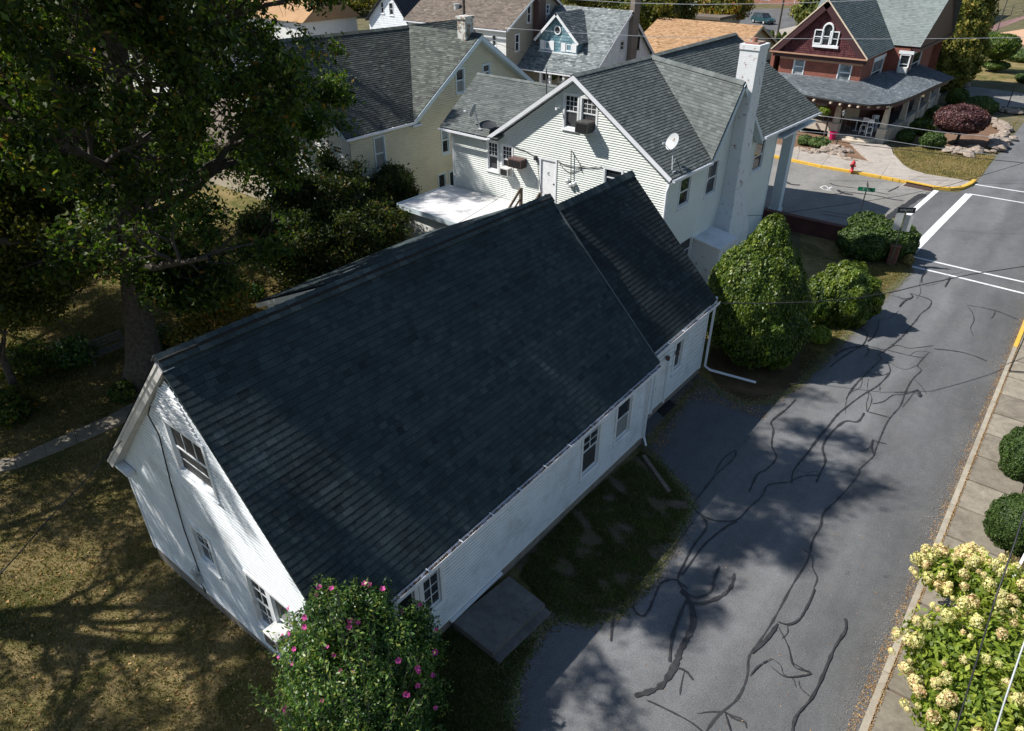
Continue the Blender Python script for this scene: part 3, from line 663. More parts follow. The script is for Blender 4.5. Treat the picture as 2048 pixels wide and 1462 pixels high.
m_ = MB(); m_.prism([(-110, 55.4), (FK[0][0], FK[0][1]+.25), (inner[0][0], inner[0][1]+.4), (-110, 58)], .02, .145); m_.build('paving_strip', M['conc_l'], fw_)
path = gpl([(1700, 286), (1770, 290), (1782, 296), (1786, 308), (1806, 330), (1836, 349), (1748, 329), (1720, 306)], .1)
m_ = MB(); m_.prism(path, .0, .135, .6); tag(m_.build('path', M['conc_l']), kind='structure')
m_ = MB(); m_.sheet(gpl([(1540, 262), (1600, 262), (1700, 284), (1722, 308), (1748, 328), (1660, 311), (1600, 299), (1540, 288)]), .03); tag(m_.build('flower_bed', M['soil']), kind='structure')
m_ = MB(); m_.sheet(gpl([(1775, 285), (1850, 280), (1950, 305), (1990, 296), (2000, 262), (1960, 235), (1905, 210), (1850, 240), (1790, 262)]), .02); tag(m_.build('flower_bed', M['soil']), kind='structure')
m_ = MB(); m_.sheet(gpl([(1786, 297), (1860, 292), (1960, 302), (2010, 268), (2040, 232), (1965, 350), (1944, 369), (1900, 360), (1838, 348), (1806, 330), (1788, 308)]), .012); tag(m_.build('lawn', M['lawn']), kind='structure')
m_ = MB(); m_.sheet(gpl([(1870, 165), (1960, 175), (2070, 190), (2090, 218), (1990, 212), (1900, 195)]), .0); tag(m_.build('driveway', M['asphalt_old']), kind='structure')
m_ = MB(); m_.sheet(gpl([(1930, 160), (2100, 170), (2100, 110), (1930, 105)]), -.004); tag(m_.build('lawn', M['lawn']), kind='structure')
m_ = MB(); m_.sheet(gpl([(1962, 62), (2000, 45), (2060, 28), (2060, 33), (2005, 54), (1966, 72)]), .01); tag(m_.build('path', simple('red_track', (.22, .13, .12), .9)), kind='structure')
m_ = MB(); m_.sheet(gpl([(2000, 66), (2060, 56), (2060, 90), (2004, 86)]), .01); tag(m_.build('ball_field', simple('infield_clay', (.48, .30, .19), .95)), kind='structure')
m_ = MB(); m_.sheet(gpl([(1330, 22), (1700, 14), (1700, 42), (1590, 58), (1440, 75), (1300, 70)]), .01); tag(m_.build('parking_lot', M['asphalt']), kind='structure')
m_ = MB(); m_.sheet(gpl([(1520, 68), (1600, 50), (1720, 42), (1700, 66), (1600, 72)]), .02); tag(m_.build('parking_apron', M['conc_l']), kind='structure')
m_ = MB(); m_.sheet(gpl([(1600, 445), (1710, 474), (1820, 520), (1824, 538), (1790, 572), (1600, 560)]), -.006); tag(m_.build('lawn', M['lawn']), kind='structure')
m_ = MB(); m_.prism([(-120, 40.2), (-8.7, 40.6), (-8.6, 41.2), (-120, 41.1)], 0, .1); tag(m_.build('sidewalk', M['conc_d']), kind='structure')
m_ = MB(); m_.prism([(-120, 41.12), (-8.6, 41.22), (-8.5, 41.4), (-120, 41.3)], -.02, .13); tag(m_.build('kerb', M['yellow']), kind='structure')
# shaded turf by the long wall, bare strip under the evergreen
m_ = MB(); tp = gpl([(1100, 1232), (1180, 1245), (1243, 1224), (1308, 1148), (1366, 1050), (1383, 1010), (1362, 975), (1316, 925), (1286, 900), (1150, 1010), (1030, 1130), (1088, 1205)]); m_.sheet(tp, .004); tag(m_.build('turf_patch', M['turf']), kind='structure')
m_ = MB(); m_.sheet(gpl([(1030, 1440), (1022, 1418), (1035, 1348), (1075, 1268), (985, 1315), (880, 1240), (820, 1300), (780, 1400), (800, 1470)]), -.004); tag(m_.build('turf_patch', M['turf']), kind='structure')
m_ = MB(); m_.sheet(gpl([(1412, 735), (1445, 783), (1487, 806), (1535, 805), (1590, 774), (1640, 728), (1600, 640), (1440, 640)]), .004); tag(m_.build('planting_bed', M['bed']), kind='structure')
# walkway across the left lawn: loose concrete flags following the ground
wk = empty('walkway', (0, 0, 0)); wk['kind'] = 'structure'
wl = [((-40, 955), (-40, 925)), ((34, 937), (28, 915)), ((95, 912), (88, 889)), ((155, 887), (148, 862)), ((215, 862), (206, 838)), ((262, 838), (250, 815)), ((330, 800), (318, 780))]
for i in range(len(wl)-1):
    q = []
    for px, py in (wl[i][0], wl[i+1][0], wl[i+1][1], wl[i][1]):
        p = GP(px, py, -.3); z = TZ(p.x, p.y); p = GP(px, py, z); q.append(Vector((p.x, p.y, TZ(p.x, p.y))))
    c = sum(q, Vector())/4; q = [c+(k-c)*.985 for k in q]; m_ = MB(); m_.hexa([k+Vector((0, 0, -.06)) for k in q]+[k+Vector((0, 0, .035)) for k in q], .4+.1*(i % 3)); m_.build('paving_slab', M['conc'], wk)
# painted lines
def crom(pts, k=5):
    P_ = [Vector(p) for p in pts]; n = len(P_); out = []
    for i in range(n-1):
        p0, p1, p2, p3 = P_[max(i-1, 0)], P_[i], P_[i+1], P_[min(i+2, n-1)]
        for j in range(k):
            t = j/k; out.append(.5*((2*p1)+(p2-p0)*t+(2*p0-5*p1+4*p2-p3)*t*t+(3*p1-p0-3*p2+p3)*t**3))
    return out+[P_[-1]]
def ribbon(pts, w, z, taper=False, wob=0., jag=0.):
    """flat strip with thickness along a ground polyline of world points"""
    P_ = []
    for a, c in zip(pts[:-1], pts[1:]):
        a, c = Vector(a), Vector(c); k = max(1, int((c-a).length/.12)) if wob else 1
        for i in range(k): P_.append(a.lerp(c, i/k))
    P_.append(Vector(pts[-1])); n = len(P_); top = []; ph = random.random()*9
    for i, p in enumerate(P_):
        d = (P_[min(i+1, n-1)]-P_[max(i-1, 0)]).normalized(); s = Vector((-d.y, d.x, 0)); ww = w
        if wob: ww *= 1+.10*math.sin(i*.9+ph)*math.sin(i*.37+ph*2)+.12*math.sin(i*.11+ph)+random.uniform(-jag, jag); p = p+s*wob*math.sin(i*.31+ph)*.5
        if taper: ww *= min(1, .6+min(i, n-1-i)*.25)
        top.append((p+s*ww/2, p-s*ww/2))
    mb = MB(); v = [Vector((q.x, q.y, z)) for a, c in top for q in (a, c)]
    mb.mesh(v, [(2*i, 2*i+1, 2*i+3, 2*i+2)[::-1] for i in range(n-1)]); return mb
for pts, w in (([(1817, 511.5), (1930, 538), (2060, 567)], .16), ([(1824, 533), (1930, 558), (2060, 590)], .17), ([(1950, 369), (2060, 386)], .17), ([(1938, 387.5), (2060, 408)], .17), ([(1938, 388), (1877, 449), (1817, 511)], .42), ([(1873, 381), (1820, 427), (1767, 471)], .30)):
    ribbon([Vector((*q, 0)) for q in gpl(pts)], w, .008).build('painted_line', M['mark'], road)
ribbon([Vector((*q, 0)) for q in gpl([(1548, 432), (1700, 470)])], .12, .008).build('painted_line', M['yellow'], cross)
for pts, w in (([(1640, 375), (1650, 371), (1660, 378), (1648, 380), (1641, 375)], .09), ([(1655, 377), (1664, 374)], .09), ([(1652, 380), (1662, 381)], .08)):
    ribbon([Vector((*q, 0)) for q in gpl(pts)], w, .008).build('utility_mark', M['mark'], cross)
CR = [([(1858,706),(1834,730),(1842,741),(1827,758),(1810,785),(1799,812),(1781,836),(1762,871),(1750,898),(1745,915),(1721,939),(1716,950),(1677,996),(1649,1027),(1642,1052),(1624,1080),(1614,1122),(1593,1160),(1572,1195),(1544,1241),(1516,1286),(1500,1314),(1495,1353),(1474,1395),(1436,1430),(1414,1464)],.10),
([(1823,587),(1861,600),(1858,614),(1840,628),(1827,648),(1793,683),(1772,700),(1752,696),(1724,689)],.13),
([(1772,700),(1820,712),(1849,716)],.08),([(1868,698),(1929,706),(1974,722)],.10),
([(1772,700),(1755,710),(1762,720),(1724,754),(1707,775),(1693,799)],.12),
([(1775,724),(1781,744),(1758,768),(1724,792),(1697,812),(1673,830),(1652,857),(1622,898),(1587,939),(1584,970)],.12),
([(1734,824),(1779,836)],.08),([(1728,826),(1714,843),(1690,843),(1663,867),(1645,895),(1649,922),(1639,950),(1634,966)],.12),
([(1591,799),(1570,819),(1543,843),(1548,860),(1543,891),(1551,915),(1533,939),(1516,950),(1498,985)],.11),
([(1471,901),(1462,905),(1444,919),(1430,946)],.07),([(1471,901),(1468,914),(1450,934),(1432,950)],.07),
([(1576,966),(1537,971),(1523,992),(1499,1013),(1474,1041),(1436,1043),(1411,1034),(1390,1020),(1387,1006),(1410,975),(1432,950)],.08),
([(1223,1283),(1233,1223),(1268,1188),(1303,1153),(1338,1115),(1360,1080),(1385,1045)],.11),
([(1272,1188),(1265,1216),(1282,1232),(1296,1220),(1310,1195),(1324,1167),(1352,1160),(1377,1178)],.10),
([(1400,1030),(1414,1055),(1383,1100),(1355,1153),(1362,1174),(1383,1192),(1404,1193),(1425,1181),(1429,1157),(1437,1132)],.11),
([(1474,1043),(1463,1048),(1421,1080),(1393,1108),(1362,1150)],.10),([(1469,1148),(1460,1174),(1436,1195),(1400,1209),(1369,1206)],.16),
([(1362,1180),(1380,1209),(1387,1248),(1376,1276),(1358,1304),(1348,1330),(1325,1370),(1300,1385),(1268,1392)],.26),
([(1370,1200),(1352,1248),(1345,1280),(1340,1325)],.14),([(1348,1333),(1369,1342),(1383,1361)],.12),([(1293,1402),(1328,1419),(1380,1444),(1410,1466)],.07),
([(1628,1178),(1614,1209),(1597,1241),(1576,1251),(1555,1244)],.08),([(1555,1248),(1530,1279),(1502,1307)],.15),
([(1558,1255),(1576,1293),(1586,1335),(1621,1347),(1572,1356),(1541,1335)],.06),
([(1688,1237),(1691,1262),(1670,1297),(1646,1346),(1621,1395),(1593,1433),(1586,1466)],.12),([(1544,1318),(1520,1333),(1499,1353)],.06),([(1450,1425),(1460,1466)],.08),
([(1745,880),(1741,896),(1747,912)],.10),([(1718,655),(1735,668),(1724,690),(1700,705),(1660,735)],.10),([(1757,640),(1752,668),(1735,684)],.10),([(1735,690),(1690,700),(1670,715)],.10),
([(1853,544),(1843,553),(1842,566)],.09),([(1899,555),(1890,575)],.09),([(1819,587),(1823,595),(1809,603),(1799,615)],.10),([(1934,611),(1990,622),(2036,640)],.06),([(1832,780),(1840,790),(1838,795)],.2)]
for i_, (pts, w) in enumerate(CR): ribbon(crom([Vector((*q, 0)) for q in gpl(pts)]), w*.52, .009+.0009*i_, True, .045, .42).build('crack_seal', M['seal'], road)
rc = random.Random(77)
for i_ in range(46):
    pts, w = CR[rc.randrange(len(CR))]; k_ = rc.randrange(len(pts)-1); x0, y0 = pts[k_]; a_ = rc.random()*6.28; q = [(x0, y0)]; L_ = rc.uniform(8, 26)*(.5+y0/1462)
    for j in range(rc.randint(2, 4)): a_ += rc.uniform(-.8, .8); q.append((q[-1][0]+math.cos(a_)*L_, q[-1][1]+math.sin(a_)*L_*.8))
    if any(p[0] < 1500 and p[1] < 1250 for p in q) or any(p[0] < 1250 or p[0]+(p[1]-700)*.42 > 1990 for p in q): continue
    ribbon(crom([Vector((*p, 0)) for p in gpl(q)], 4), rc.uniform(.018, .05), .05*0+.0085-.00002*i_, True, .03, .4).build('crack_seal', M['seal'], road)
for pts, w in (([(1848,388),(1815,408),(1790,425),(1765,445),(1745,466)],.42),([(1640,388),(1680,388),(1688,384),(1750,391),(1779,398),(1807,402)],.12),([(1676,380),(1686,386),(1706,390)],.3),([(1660,366),(1672,371),(1720,378),(1777,389)],.10),([(1640,422),(1696,430),(1736,439),(1756,445)],.10),([(1640,428),(1700,438),(1752,447)],.10),([(1797,373),(1777,384)],.10),([(1740,377),(1749,384)],.15),([(1555,355),(1580,368),(1600,370)],.2)):
    ribbon(crom([Vector((*q, 0)) for q in gpl(pts)]), w, .012+w*.01+pts[0][0]*1e-6, True, .05, .2).build('crack_seal', M['seal'], cross)

# ================================================================ the long white house
RX, RZ = -12.7, 7.78
H = empty('white_house', (-12.6, 11, 0), label='long white clapboard house with a steep dark slate-grey shingle roof in the foreground', cat='house')
H.location = (0, 0, 0)
WG = Wall('y', 4.75); WE = Wall('x', -8.45); WL = Wall('x', -8.95); ZB = .30
EZ = 3.12
def winpx(par, W, tl, br, **k):
    a0, z1 = W.m(*tl); a1, z0 = W.m(*br); a0, a1 = min(a0, a1), max(a0, a1); return window(par, W, a0, a1, min(z0, z1), max(z0, z1), **k)
gx0, gx1 = -17.0, -8.45
hg = [window(H, WG, -13.3, -11.88, 4.72, 6.05, lites=(3, 1), low=(1, 2), sep=True, up_mat='screen', low_mat='screen', label='wide screened window high in the gable'),
      window(H, WG, -13.78, -13.08, 1.6, 2.66, cas=.12, lites=(2, 2), low=(2, 1), label='small window low in the gable')]
hg += [window(H, WG, -11.52, -10.8, .98, 2.62, lites=(2, 2), low=(2, 2), sep=True, label='left unit of the paired gable window'), window(H, WG, -10.62, -9.9, .98, 2.62, lites=(1, 1), low=(1, 1), label='right unit of the paired gable window')]
slL = (RZ-3.2)/(RX+17.3); slR = (RZ-3.1)/(RX+8.2)
siding(H, WG, [(gx0, -.15), (gx1, .12), (gx1, 3.25), (RX, 7.35), (gx0, 3.15)], M['siding_white'], holes=hg, name='siding', lip=.006, slot=.034, e=.112)
he = [window(H, WE, 15.55, 16.4, 1.2, 2.68, low_mat='blind', label='curtained window nearest the far end of the long wall'), window(H, WE, 13.7, 14.57, 1.05, 2.68, lites=(2, 3), low_mat='screen', label='window with a gridded upper sash in the middle of the long wall'),
      window(H, WE, 7.2, 7.74, 1.25, 2.6, cas=.13, lites=(2, 4), sep=True, rail=False, label='eight-pane casement beside the pink flowering bush'), window(H, WE, 6.42, 6.92, 1.25, 2.6, cas=.13, rail=False)]
siding(H, WE, [(4.75, .3), (17.45, .3), (17.45, EZ), (4.75, EZ)], M['siding_white'], holes=he, lip=.006, slot=.034, e=.112)
hl = [window(H, WL, 20.27, 20.8, 1.32, 2.45, cas=.13, label='window beside the rear door')]
dW0, dW1 = 18.95, 19.75
hd_ = (dW0, dW1, .25, 2.2)
siding(H, WL, [(17.45, .25), (22.75, .25), (22.75, 3.2), (17.45, 3.2)], M['siding_white'], holes=hl+[hd_], e=.2, name='siding', lip=.008, slot=.04)
Wd = MB(); WL.bar(Wd, dW0-.1, dW0, .2, 2.3, -.02, .04); WL.bar(Wd, dW1, dW1+.1, .2, 2.3, -.02, .04); WL.bar(Wd, dW0, dW1, 2.2, 2.3, -.02, .04); dr = Wd.build('door_frame', M['white'], H)
Wd = MB(); WL.bar(Wd, dW0, dW1, .25, 2.2, -.06, -.02); 
for i in range(2):
    for j in range(3): WL.bar(Wd, dW0+.1+i*.42, dW0+.44+i*.42, .35+j*.6, .85+j*.6, -.02, -.01)
dr = Wd.build('door', M['white'], H); Wd = MB(); Wd.lathe(WL.p(dW0+.08, 1.2, -.02), [(.03, 0), (.03, .04), (.0, .06)], 8, (1, 0, 0)); Wd.build('door_knob', M['alu'], dr)
b = MB(); WL.bar(b, 17.62, 17.8, .3, 2.6, .002, .05); b.build('shutter_board', M['white'], H)
b = MB(); WL.bar(b, 17.52, 17.66, 1.1, 1.45, .05, .16); b.build('mailbox', M['black'], H)
# other walls and floor block
b = MB(); b.plate([(gx0, 17.4, -.4), (gx0, 4.77, -.4), (gx0, 4.77, 3.15), (gx0, 17.4, 3.15)], (-1, 0, 0), .12); b.plate([(-8.5, 17.45, 0), (gx0, 17.45, 0), (gx0, 17.45, 3.1), (RX, 17.45, 7.5), (-8.5, 17.45, 3.1)], (0, 1, 0), .1)
b.plate([(-8.97, 22.7, 0), (-16.5, 22.7, 0), (-16.5, 22.7, 3.1), (RX, 22.7, 6.9), (-8.97, 22.7, 3.1)], (0, 1, 0), .1); b.plate([(-16.4, 22.7, -.2), (-16.4, 17.5, -.2), (-16.4, 17.5, 3.2), (-16.4, 22.7, 3.2)], (-1, 0, 0), .1)
b.build('wall', M['siding_white'], H)
# foundation: sloping top follows the sill; a row of blocks on each side
b = MB()
def fseg(W, a0, a1, zb0, zt0, zb1, zt1, th=.14):
    p = [W.p(a0, zb0, -th), W.p(a1, zb1, -th), W.p(a1, zb1, -.005), W.p(a0, zb0, -.005), W.p(a0, zt0, -th), W.p(a1, zt1, -th), W.p(a1, zt1, -.005), W.p(a0, zt0, -.005)]; b.hexa(p)
fseg(WG, gx0, gx1+.0, -.8, -.15, -.2, .12); fseg(WE, 4.9, 17.44, -.2, .30, -.2, .30); fseg(WL, 17.45, 22.75, -.2, .25, -.2, .25); b.build('foundation', M['found'], H)
b = MB(); WG.bar(b, gx0-.06, gx0+.05, -.17, 3.2, -.03, .025); b.build('corner_board', M['white'], H)
b = MB(); WG.bar(b, gx1-.05, gx1+.01, .1, 3.1, -.03, .025); b.build('corner_board', M['white'], H)
b = MB(); WE.bar(b, 17.34, 17.47, .28, 3.1, -.3, .03); b.build('corner_board', M['white'], H)
b = MB(); WL.bar(b, 22.65, 22.78, .22, 3.2, -.05, .03); b.build('corner_board', M['white'], H)
# roofs
A, Bc, Cc, D = Vector((-8.15, 4.62, 3.08)), Vector((-8.15, 17.42, 3.38)), Vector((RX, 17.6, 7.68)), Vector((RX, 4.70, 7.83))
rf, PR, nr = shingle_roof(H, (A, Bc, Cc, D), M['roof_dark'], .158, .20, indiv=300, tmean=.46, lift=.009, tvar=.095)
b = MB(); b.obox((D+Cc)/2+Vector((0, 0, -.02)), (Cc-D)/2*.999, (.13, 0, 0), (0, 0, .05)); b.build('ridge_vent', M['black'], rf)
ridge_caps(rf, D+Vector((0, 0, .085)), Cc+Vector((0, 0, .085)), M['roof_dark'], w=.20, step=.27, drop=1.0)
b = MB()
for q in range(2): pass
A2, D2 = Vector((-17.3, 4.5, 3.12)), D
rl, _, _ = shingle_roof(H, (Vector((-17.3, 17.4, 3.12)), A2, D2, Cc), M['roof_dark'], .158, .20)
Ae, Be, Ce, De = Vector((-8.62, 17.3, 3.30)), Vector((-8.62, 22.5, 3.42)), Vector((-12.7, 22.7, 7.28)), Vector((-12.7, 17.0, 7.26))
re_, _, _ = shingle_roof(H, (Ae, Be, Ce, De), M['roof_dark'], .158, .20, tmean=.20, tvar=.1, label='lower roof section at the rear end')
ridge_caps(re_, De+Vector((0, .7, .03)), Ce+Vector((0, 0, .03)), M['roof_dark'], w=.17, step=.27, drop=1.0)
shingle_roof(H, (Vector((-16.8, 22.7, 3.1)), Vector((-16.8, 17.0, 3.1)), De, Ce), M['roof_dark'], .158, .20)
b = MB(); b.plate([Cc+Vector((0, .02, -.05)), Bc+Vector((0, .0, -.05)), Vector((-8.4, 17.44, 3.0)), Vector((-12.7, 17.4, 7.2))], (0, 1, 0), .05); b.build('verge_board', M['black'], H)
b = MB(); b.bar(Cc+Vector((.02, -.02, .02)), Bc+Vector((0, -.02, .02)), .05, .035); b.build('drip_edge', simple('drip_edge_metal', (.07, .085, .09), .6), H)
# rake boards, soffits and the return at the left eave
b = MB()
for a, c in ((A2, D2),):
    d = (c-a).normalized(); up = Vector((-d.z, 0, d.x)) if d.x > 0 else Vector((d.z, 0, -d.x))
    if up.z < 0: up = -up
    b.obox((a+c)/2-up*.19+Vector((0, -.012 if a is A2 else .02, 0)), d*(c-a).length/2, Vector((0, .012, 0)), up*.10)
    b.obox((a+c)/2-up*.285+Vector((0, .12, 0)), d*(c-a).length/2, Vector((0, .11, 0)), up*.008)
    if a is A2: b.obox((a+c)/2-up*.09+Vector((0, -.03, 0)), d*(c-a).length/2, Vector((0, .012, 0)), up*.03)
b.build('rake_board', M['siding_beige'] if False else M['cream_trim'] if False else simple('rake_paint', (.58, .56, .54), .55), H)
b = MB(); WG.bar(b, -16.95, -16.3, 2.98, 3.10, .03, .24); b.build('cornice_return', M['white'], H)
b = MB(); b.obox((-8.28, 10.95, 3.06), (.12, 0, 0), (0, 6.4, .15), (0, 0, .01)); b.build('soffit', M['white'], H)
g = gutter(H, A+Vector((.02, .0, -.03)), Bc+Vector((.02, 0, -.03)), leaves=True)
g = gutter(H, Ae+Vector((.02, .15, -.03)), Be+Vector((.02, 0, -.03)), leaves=True)
# louvred vent strip at the gable peak
b = MB()
for i in range(9): z = 6.2+i*.1; w_ = (7.45-z)*.8; WG.bar(b, RX-w_, RX+w_*.78, z, z+.05, .01, .04)
b.build('gable_vent', M['white'], H)
# service cable and meter on the gable
q = [WG.p(*WG.m(312, 806), .12), WG.p(*WG.m(303, 826), .08), WG.p(*WG.m(322, 870), .04), WG.p(*WG.m(345, 965), .04), WG.p(*WG.m(372, 1060), .04), WG.p(*WG.m(402, 1140), .05)]
wire('cable', None, q, .016, parent=H, n=5)
mx, mz = WG.m(396, 1138); b = MB(); b.lathe(WG.p(mx, mz, .02), [(.12, 0), (.12, .07), (.09, .09), (.09, .15), (.06, .17)], 14, (0, -1, 0)); WG.bar(b, mx-.12, mx+.12, mz-.42, mz-.14, .01, .13); b.build('electric_meter', M['alu'], H)
wire('cable', None, [WG.p(mx+.08, mz-.42, .08), WG.p(mx+.2, mz-.6, .06), WG.p(mx+.1, mz-.8, .05), WG.p(mx+.22, mz-.45, .1)], .012, parent=H, n=5)
b = MB(); b.lathe(WG.p(*WG.m(449, 1239), -.02), [(.10, 0), (.10, .05), (.07, .06), (.07, .03)], 12, (0, -1, 0)); b.build('dryer_vent', M['siding_cream'], H)
# downspout at the rear corner running out over the bed
b = MB(); b.tube([(-8.8, 22.9, 3.3), (-8.8, 22.9, .3), (-8.6, 23.0, .14), tuple(GP(1512, 765, .12))], .05, 8); b.build('downspout', M['gutter'], H)
b = MB(); b.tube([(-8.33, 17.38, 3.1), (-8.36, 17.38, .4), (-8.2, 17.3, .12)], .035, 6); b.build('downspout', M['gutter'], H)
# porch lamps on the rear wall
for (x, y) in ((1330, 715), (1349, 705)):
    a, z = WL.m(x, y); m_ = MB(); m_.lathe(WL.p(a, z-.08, .12), [(.03, 0), (.07, .03), (.07, .14), (.02, .2)], 8); m_.bar(WL.p(a, z+.05, 0), WL.p(a, z+.05, .12), .03); m_.build('wall_lamp', M['ac_brown'], H)
# rear lean-to beyond the ridge
zz = 2.75; p0 = GP(513, 604, zz); Y0 = p0.y
p1 = Vector((p0.x, 21.2, zz)); kx = -17.0; b = MB()
t0 = ONY(636, 572, Y0); zU = zz+(t0.z-zz)/(t0.x-p0.x)*(-17.2-p0.x); print('leanto', zU)
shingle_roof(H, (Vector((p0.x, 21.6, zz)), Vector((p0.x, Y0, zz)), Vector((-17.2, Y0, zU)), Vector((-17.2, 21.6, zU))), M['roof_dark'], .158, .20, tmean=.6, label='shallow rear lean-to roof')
b = MB(); b.plate([(p0.x-.02, Y0-.02, zz-.25), (-17.2, Y0-.02, zU-.3), (-17.2, Y0-.02, zU-.07), (p0.x-.02, Y0-.02, zz-.06)], (0, -1, 0), .03); b.plate([(p0.x-.04, 21.6, zz-.22), (p0.x-.04, Y0, zz-.22), (p0.x-.04, Y0, zz-.06), (p0.x-.04, 21.6, zz-.06)], (-1, 0, 0), .03); b.build('fascia', M['white'], H)
siding(H, Wall('y', Y0+.25), [(p0.x+.3, -.4), (-17.05, -.4), (-17.05, zU-.3), (p0.x+.3, zz-.1)], M['siding_white'])
b = MB(); b.plate([(p0.x+.3, 21.5, -.4), (p0.x+.3, Y0+.27, -.4), (p0.x+.3, Y0+.27, zz-.1), (p0.x+.3, 21.5, zz-.1)], (-1, 0, 0), .1); b.build('wall', M['siding_white'], H)
# window air conditioner in the paired gable window
def ac_unit(label, W, px, py, w=.55, h=.38, d=.42, mat='ac', grille='black', cat='air conditioner', parent=None):
    a, z = W.m(px, py); t = empty('air_conditioner', W.p(a, z, 0), label=label, cat=cat); o = Vector(t.location)
    b = MB(); W2 = Wall(W.ax, 0, W.f < 0); W2.bar(b, -w/2, w/2, -h/2, h/2, -.05, d); b.build('casing', M[mat], t)
    b = MB()
    for i in range(7): zz_ = -h/2+.04+i*(h-.08)/7; W2.bar(b, -w/2+.04, w/2-.04, zz_, zz_+.03, d+.001, d+.012)
    b.build('grille', M[grille], t)
    b = MB()
    for s_ in (-1, 1):
        for i in range(4): zz_ = -h/2+.05+i*(h-.1)/4; q0 = s_*(w/2+.001); W2.bar(b, min(q0, q0+s_*.006), max(q0, q0+s_*.006), zz_, zz_+.025, d*.35, d*.9)
    b.build('side_louvre', M[grille], t); return t
ac_unit('white window air conditioner low on the sunlit gable, half behind the pink flowering bush', WG, 568, 1262, .48, .36, .36)
ac_unit('black window air conditioner under the peak of the mint-green gable', Wall('y', 27.0), 1176, 251, .64, .46, .55, 'ac_dark', 'black')
ac_unit('small white window air conditioner beside the brown one on the mint-green house', Wall('y', 27.0), 1016, 341, .5, .38, .35)
ac_unit('brown through-the-wall air conditioner left of the white back door', Wall('y', 27.0), 1041, 323, .78, .42, .5, 'ac_brown', 'black')
# stoop and mat
st_ = empty('stoop', GP(990, 1240, 0), label='low dark concrete stoop against the long white wall', cat='steps'); o = Vector(st_.location); q = [GP(x, y, .24)-Vector((o.x, o.y, 0)) for x, y in ((932, 1155), (1090, 1208), (985, 1307), (862, 1238))]
q = [GP(1018, 1152, .24), GP(1090, 1208, .24), GP(985, 1306, .24), GP(905, 1243, .24)]; b = MB(); b.prism([(v.x-o.x, v.y-o.y) for v in q], 0, .24); b.build('slab', M['conc_d'], st_)
b = MB(); m2 = [q[1], q[1]+(q[1]-q[0])*.16, q[2]+(q[2]-q[3])*.16, q[2]]; b.prism([(v.x-o.x, v.y-o.y) for v in m2], -.0, .1); b.build('lower_step', M['conc_d'], st_)
b = MB(); WE2 = Wall('x', -8.45-o.x); WE2.bar(b, 7.95-o.y, 9.95-o.y, .24, .29, .01, .09); b.build('threshold', M['white'], st_)
mt = MB(); q = [GP(x, y, .04) for x, y in ((1304, 812), (1330, 794), (1352, 808), (1328, 832))]; c = sum(q, Vector())/4; mt.prism([(v.x-c.x, v.y-c.y) for v in q], 0, .03); o = mt.build('doormat', M['black'], loc=(c.x, c.y, .01)); tag(o, 'black rubber mat on the ground outside the rear door', 'doormat')
ed = MB(); a, c = GP(1287, 912, .03), GP(1338, 984, .03); ed.bar(a, c, .13, .1); tag(ed.build('edging_timber', M['wood']), 'weathered edging timber between the dark turf and the driveway', 'timber')
REBASE = [(H, Vector((-12.6, 11, 0)))]
def house(name, label, base, cat='house'):
    t = empty(name, (0, 0, 0), label=label, cat=cat); REBASE.append((t, Vector(base))); return t
def prismwall(b, W, poly, th=.12, d=-.01):
    b.plate([W.p(a, z, d) for a, z in poly], W.n, th)
def rake(b, pts, out, w=.16, drop=.02, t=.03):
    """boards along a gable edge; out = outward normal"""
    out = Vector(out)
    for a, c in zip(pts[:-1], pts[1:]):
        a, c = Vector(a), Vector(c); d = (c-a).normalized(); up = out.cross(d).normalized()
        if up.z < 0: up = -up
        b.obox((a+c)/2-up*(drop+w/2), d*(c-a).length/2, out*t/2, up*w/2)
# ================================================================ mint green house with the painted chimney
G = house('mint_house', 'two-storey mint-green clapboard house with green-grey shingle roofs and a white painted chimney', (-19, 33, 0))
WY = Wall('y', 27.0); WX = Wall('x', -13.3); ax0, ax1 = -25.75, -13.3; RGX, RGZ = -18.2, 9.42; EV = 5.95
hg = [winpx(G, WY, (1131, 189), (1153.5, 258), lites=(3, 3), low_mat='screen', low=(1, 1), label='left unit of the attic window pair'), winpx(G, WY, (1165, 196), (1190.5, 262), lites=(3, 3), up_mat='screen', low_mat='screen', label='right unit of the attic window pair'),
      winpx(G, WY, (976, 283), (995.5, 341), lites=(3, 3), low_mat='screen', label='left unit of the first-floor window pair'), winpx(G, WY, (1004.5, 290.5), (1024, 349), lites=(3, 3), low_mat='screen', label='right unit of the first-floor window pair'),
      winpx(G, WY, (1211, 337), (1241, 378), label='window half hidden behind the dark ridge')]
d0, dz1 = WY.m(1083, 317.5); d1_, _ = WY.m(1112, 325); dz0 = dz1-2.08; hd_ = (d0, d1_, dz0, dz1)
siding(G, WY, [(ax0, 0), (ax1, 0), (ax1, 5.75), (RGX, 9.2), (-22.9, 5.95), (ax0, 5.9)], M['siding_green'], e=.104, holes=hg+[hd_], lip=.026, slot=.026)
b = MB(); WY.bar(b, d0-.08, d0, dz0, dz1+.08, -.02, .045); WY.bar(b, d1_, d1_+.08, dz0, dz1+.08, -.02, .045); WY.bar(b, d0, d1_, dz1, dz1+.08, -.02, .045); fr = b.build('door_frame', M['white'], G)
b = MB(); WY.bar(b, d0, d1_, dz0, dz1, -.06, -.01); dr = b.build('door', M['white'], G)
b = MB(); b.lathe(WY.p(d1_-.09, dz0+1.0, -.01), [(.035, 0), (.035, .05), (.0, .07)], 8, (0, -1, 0)); b.build('door_knob', M['black'], dr)
tc = bpy.data.curves.new('door_letter', 'FONT'); tc.body = 'C'; tc.size = .2; tc.extrude = .004; to = bpy.data.objects.new('door_letter', tc); COL.objects.link(to)
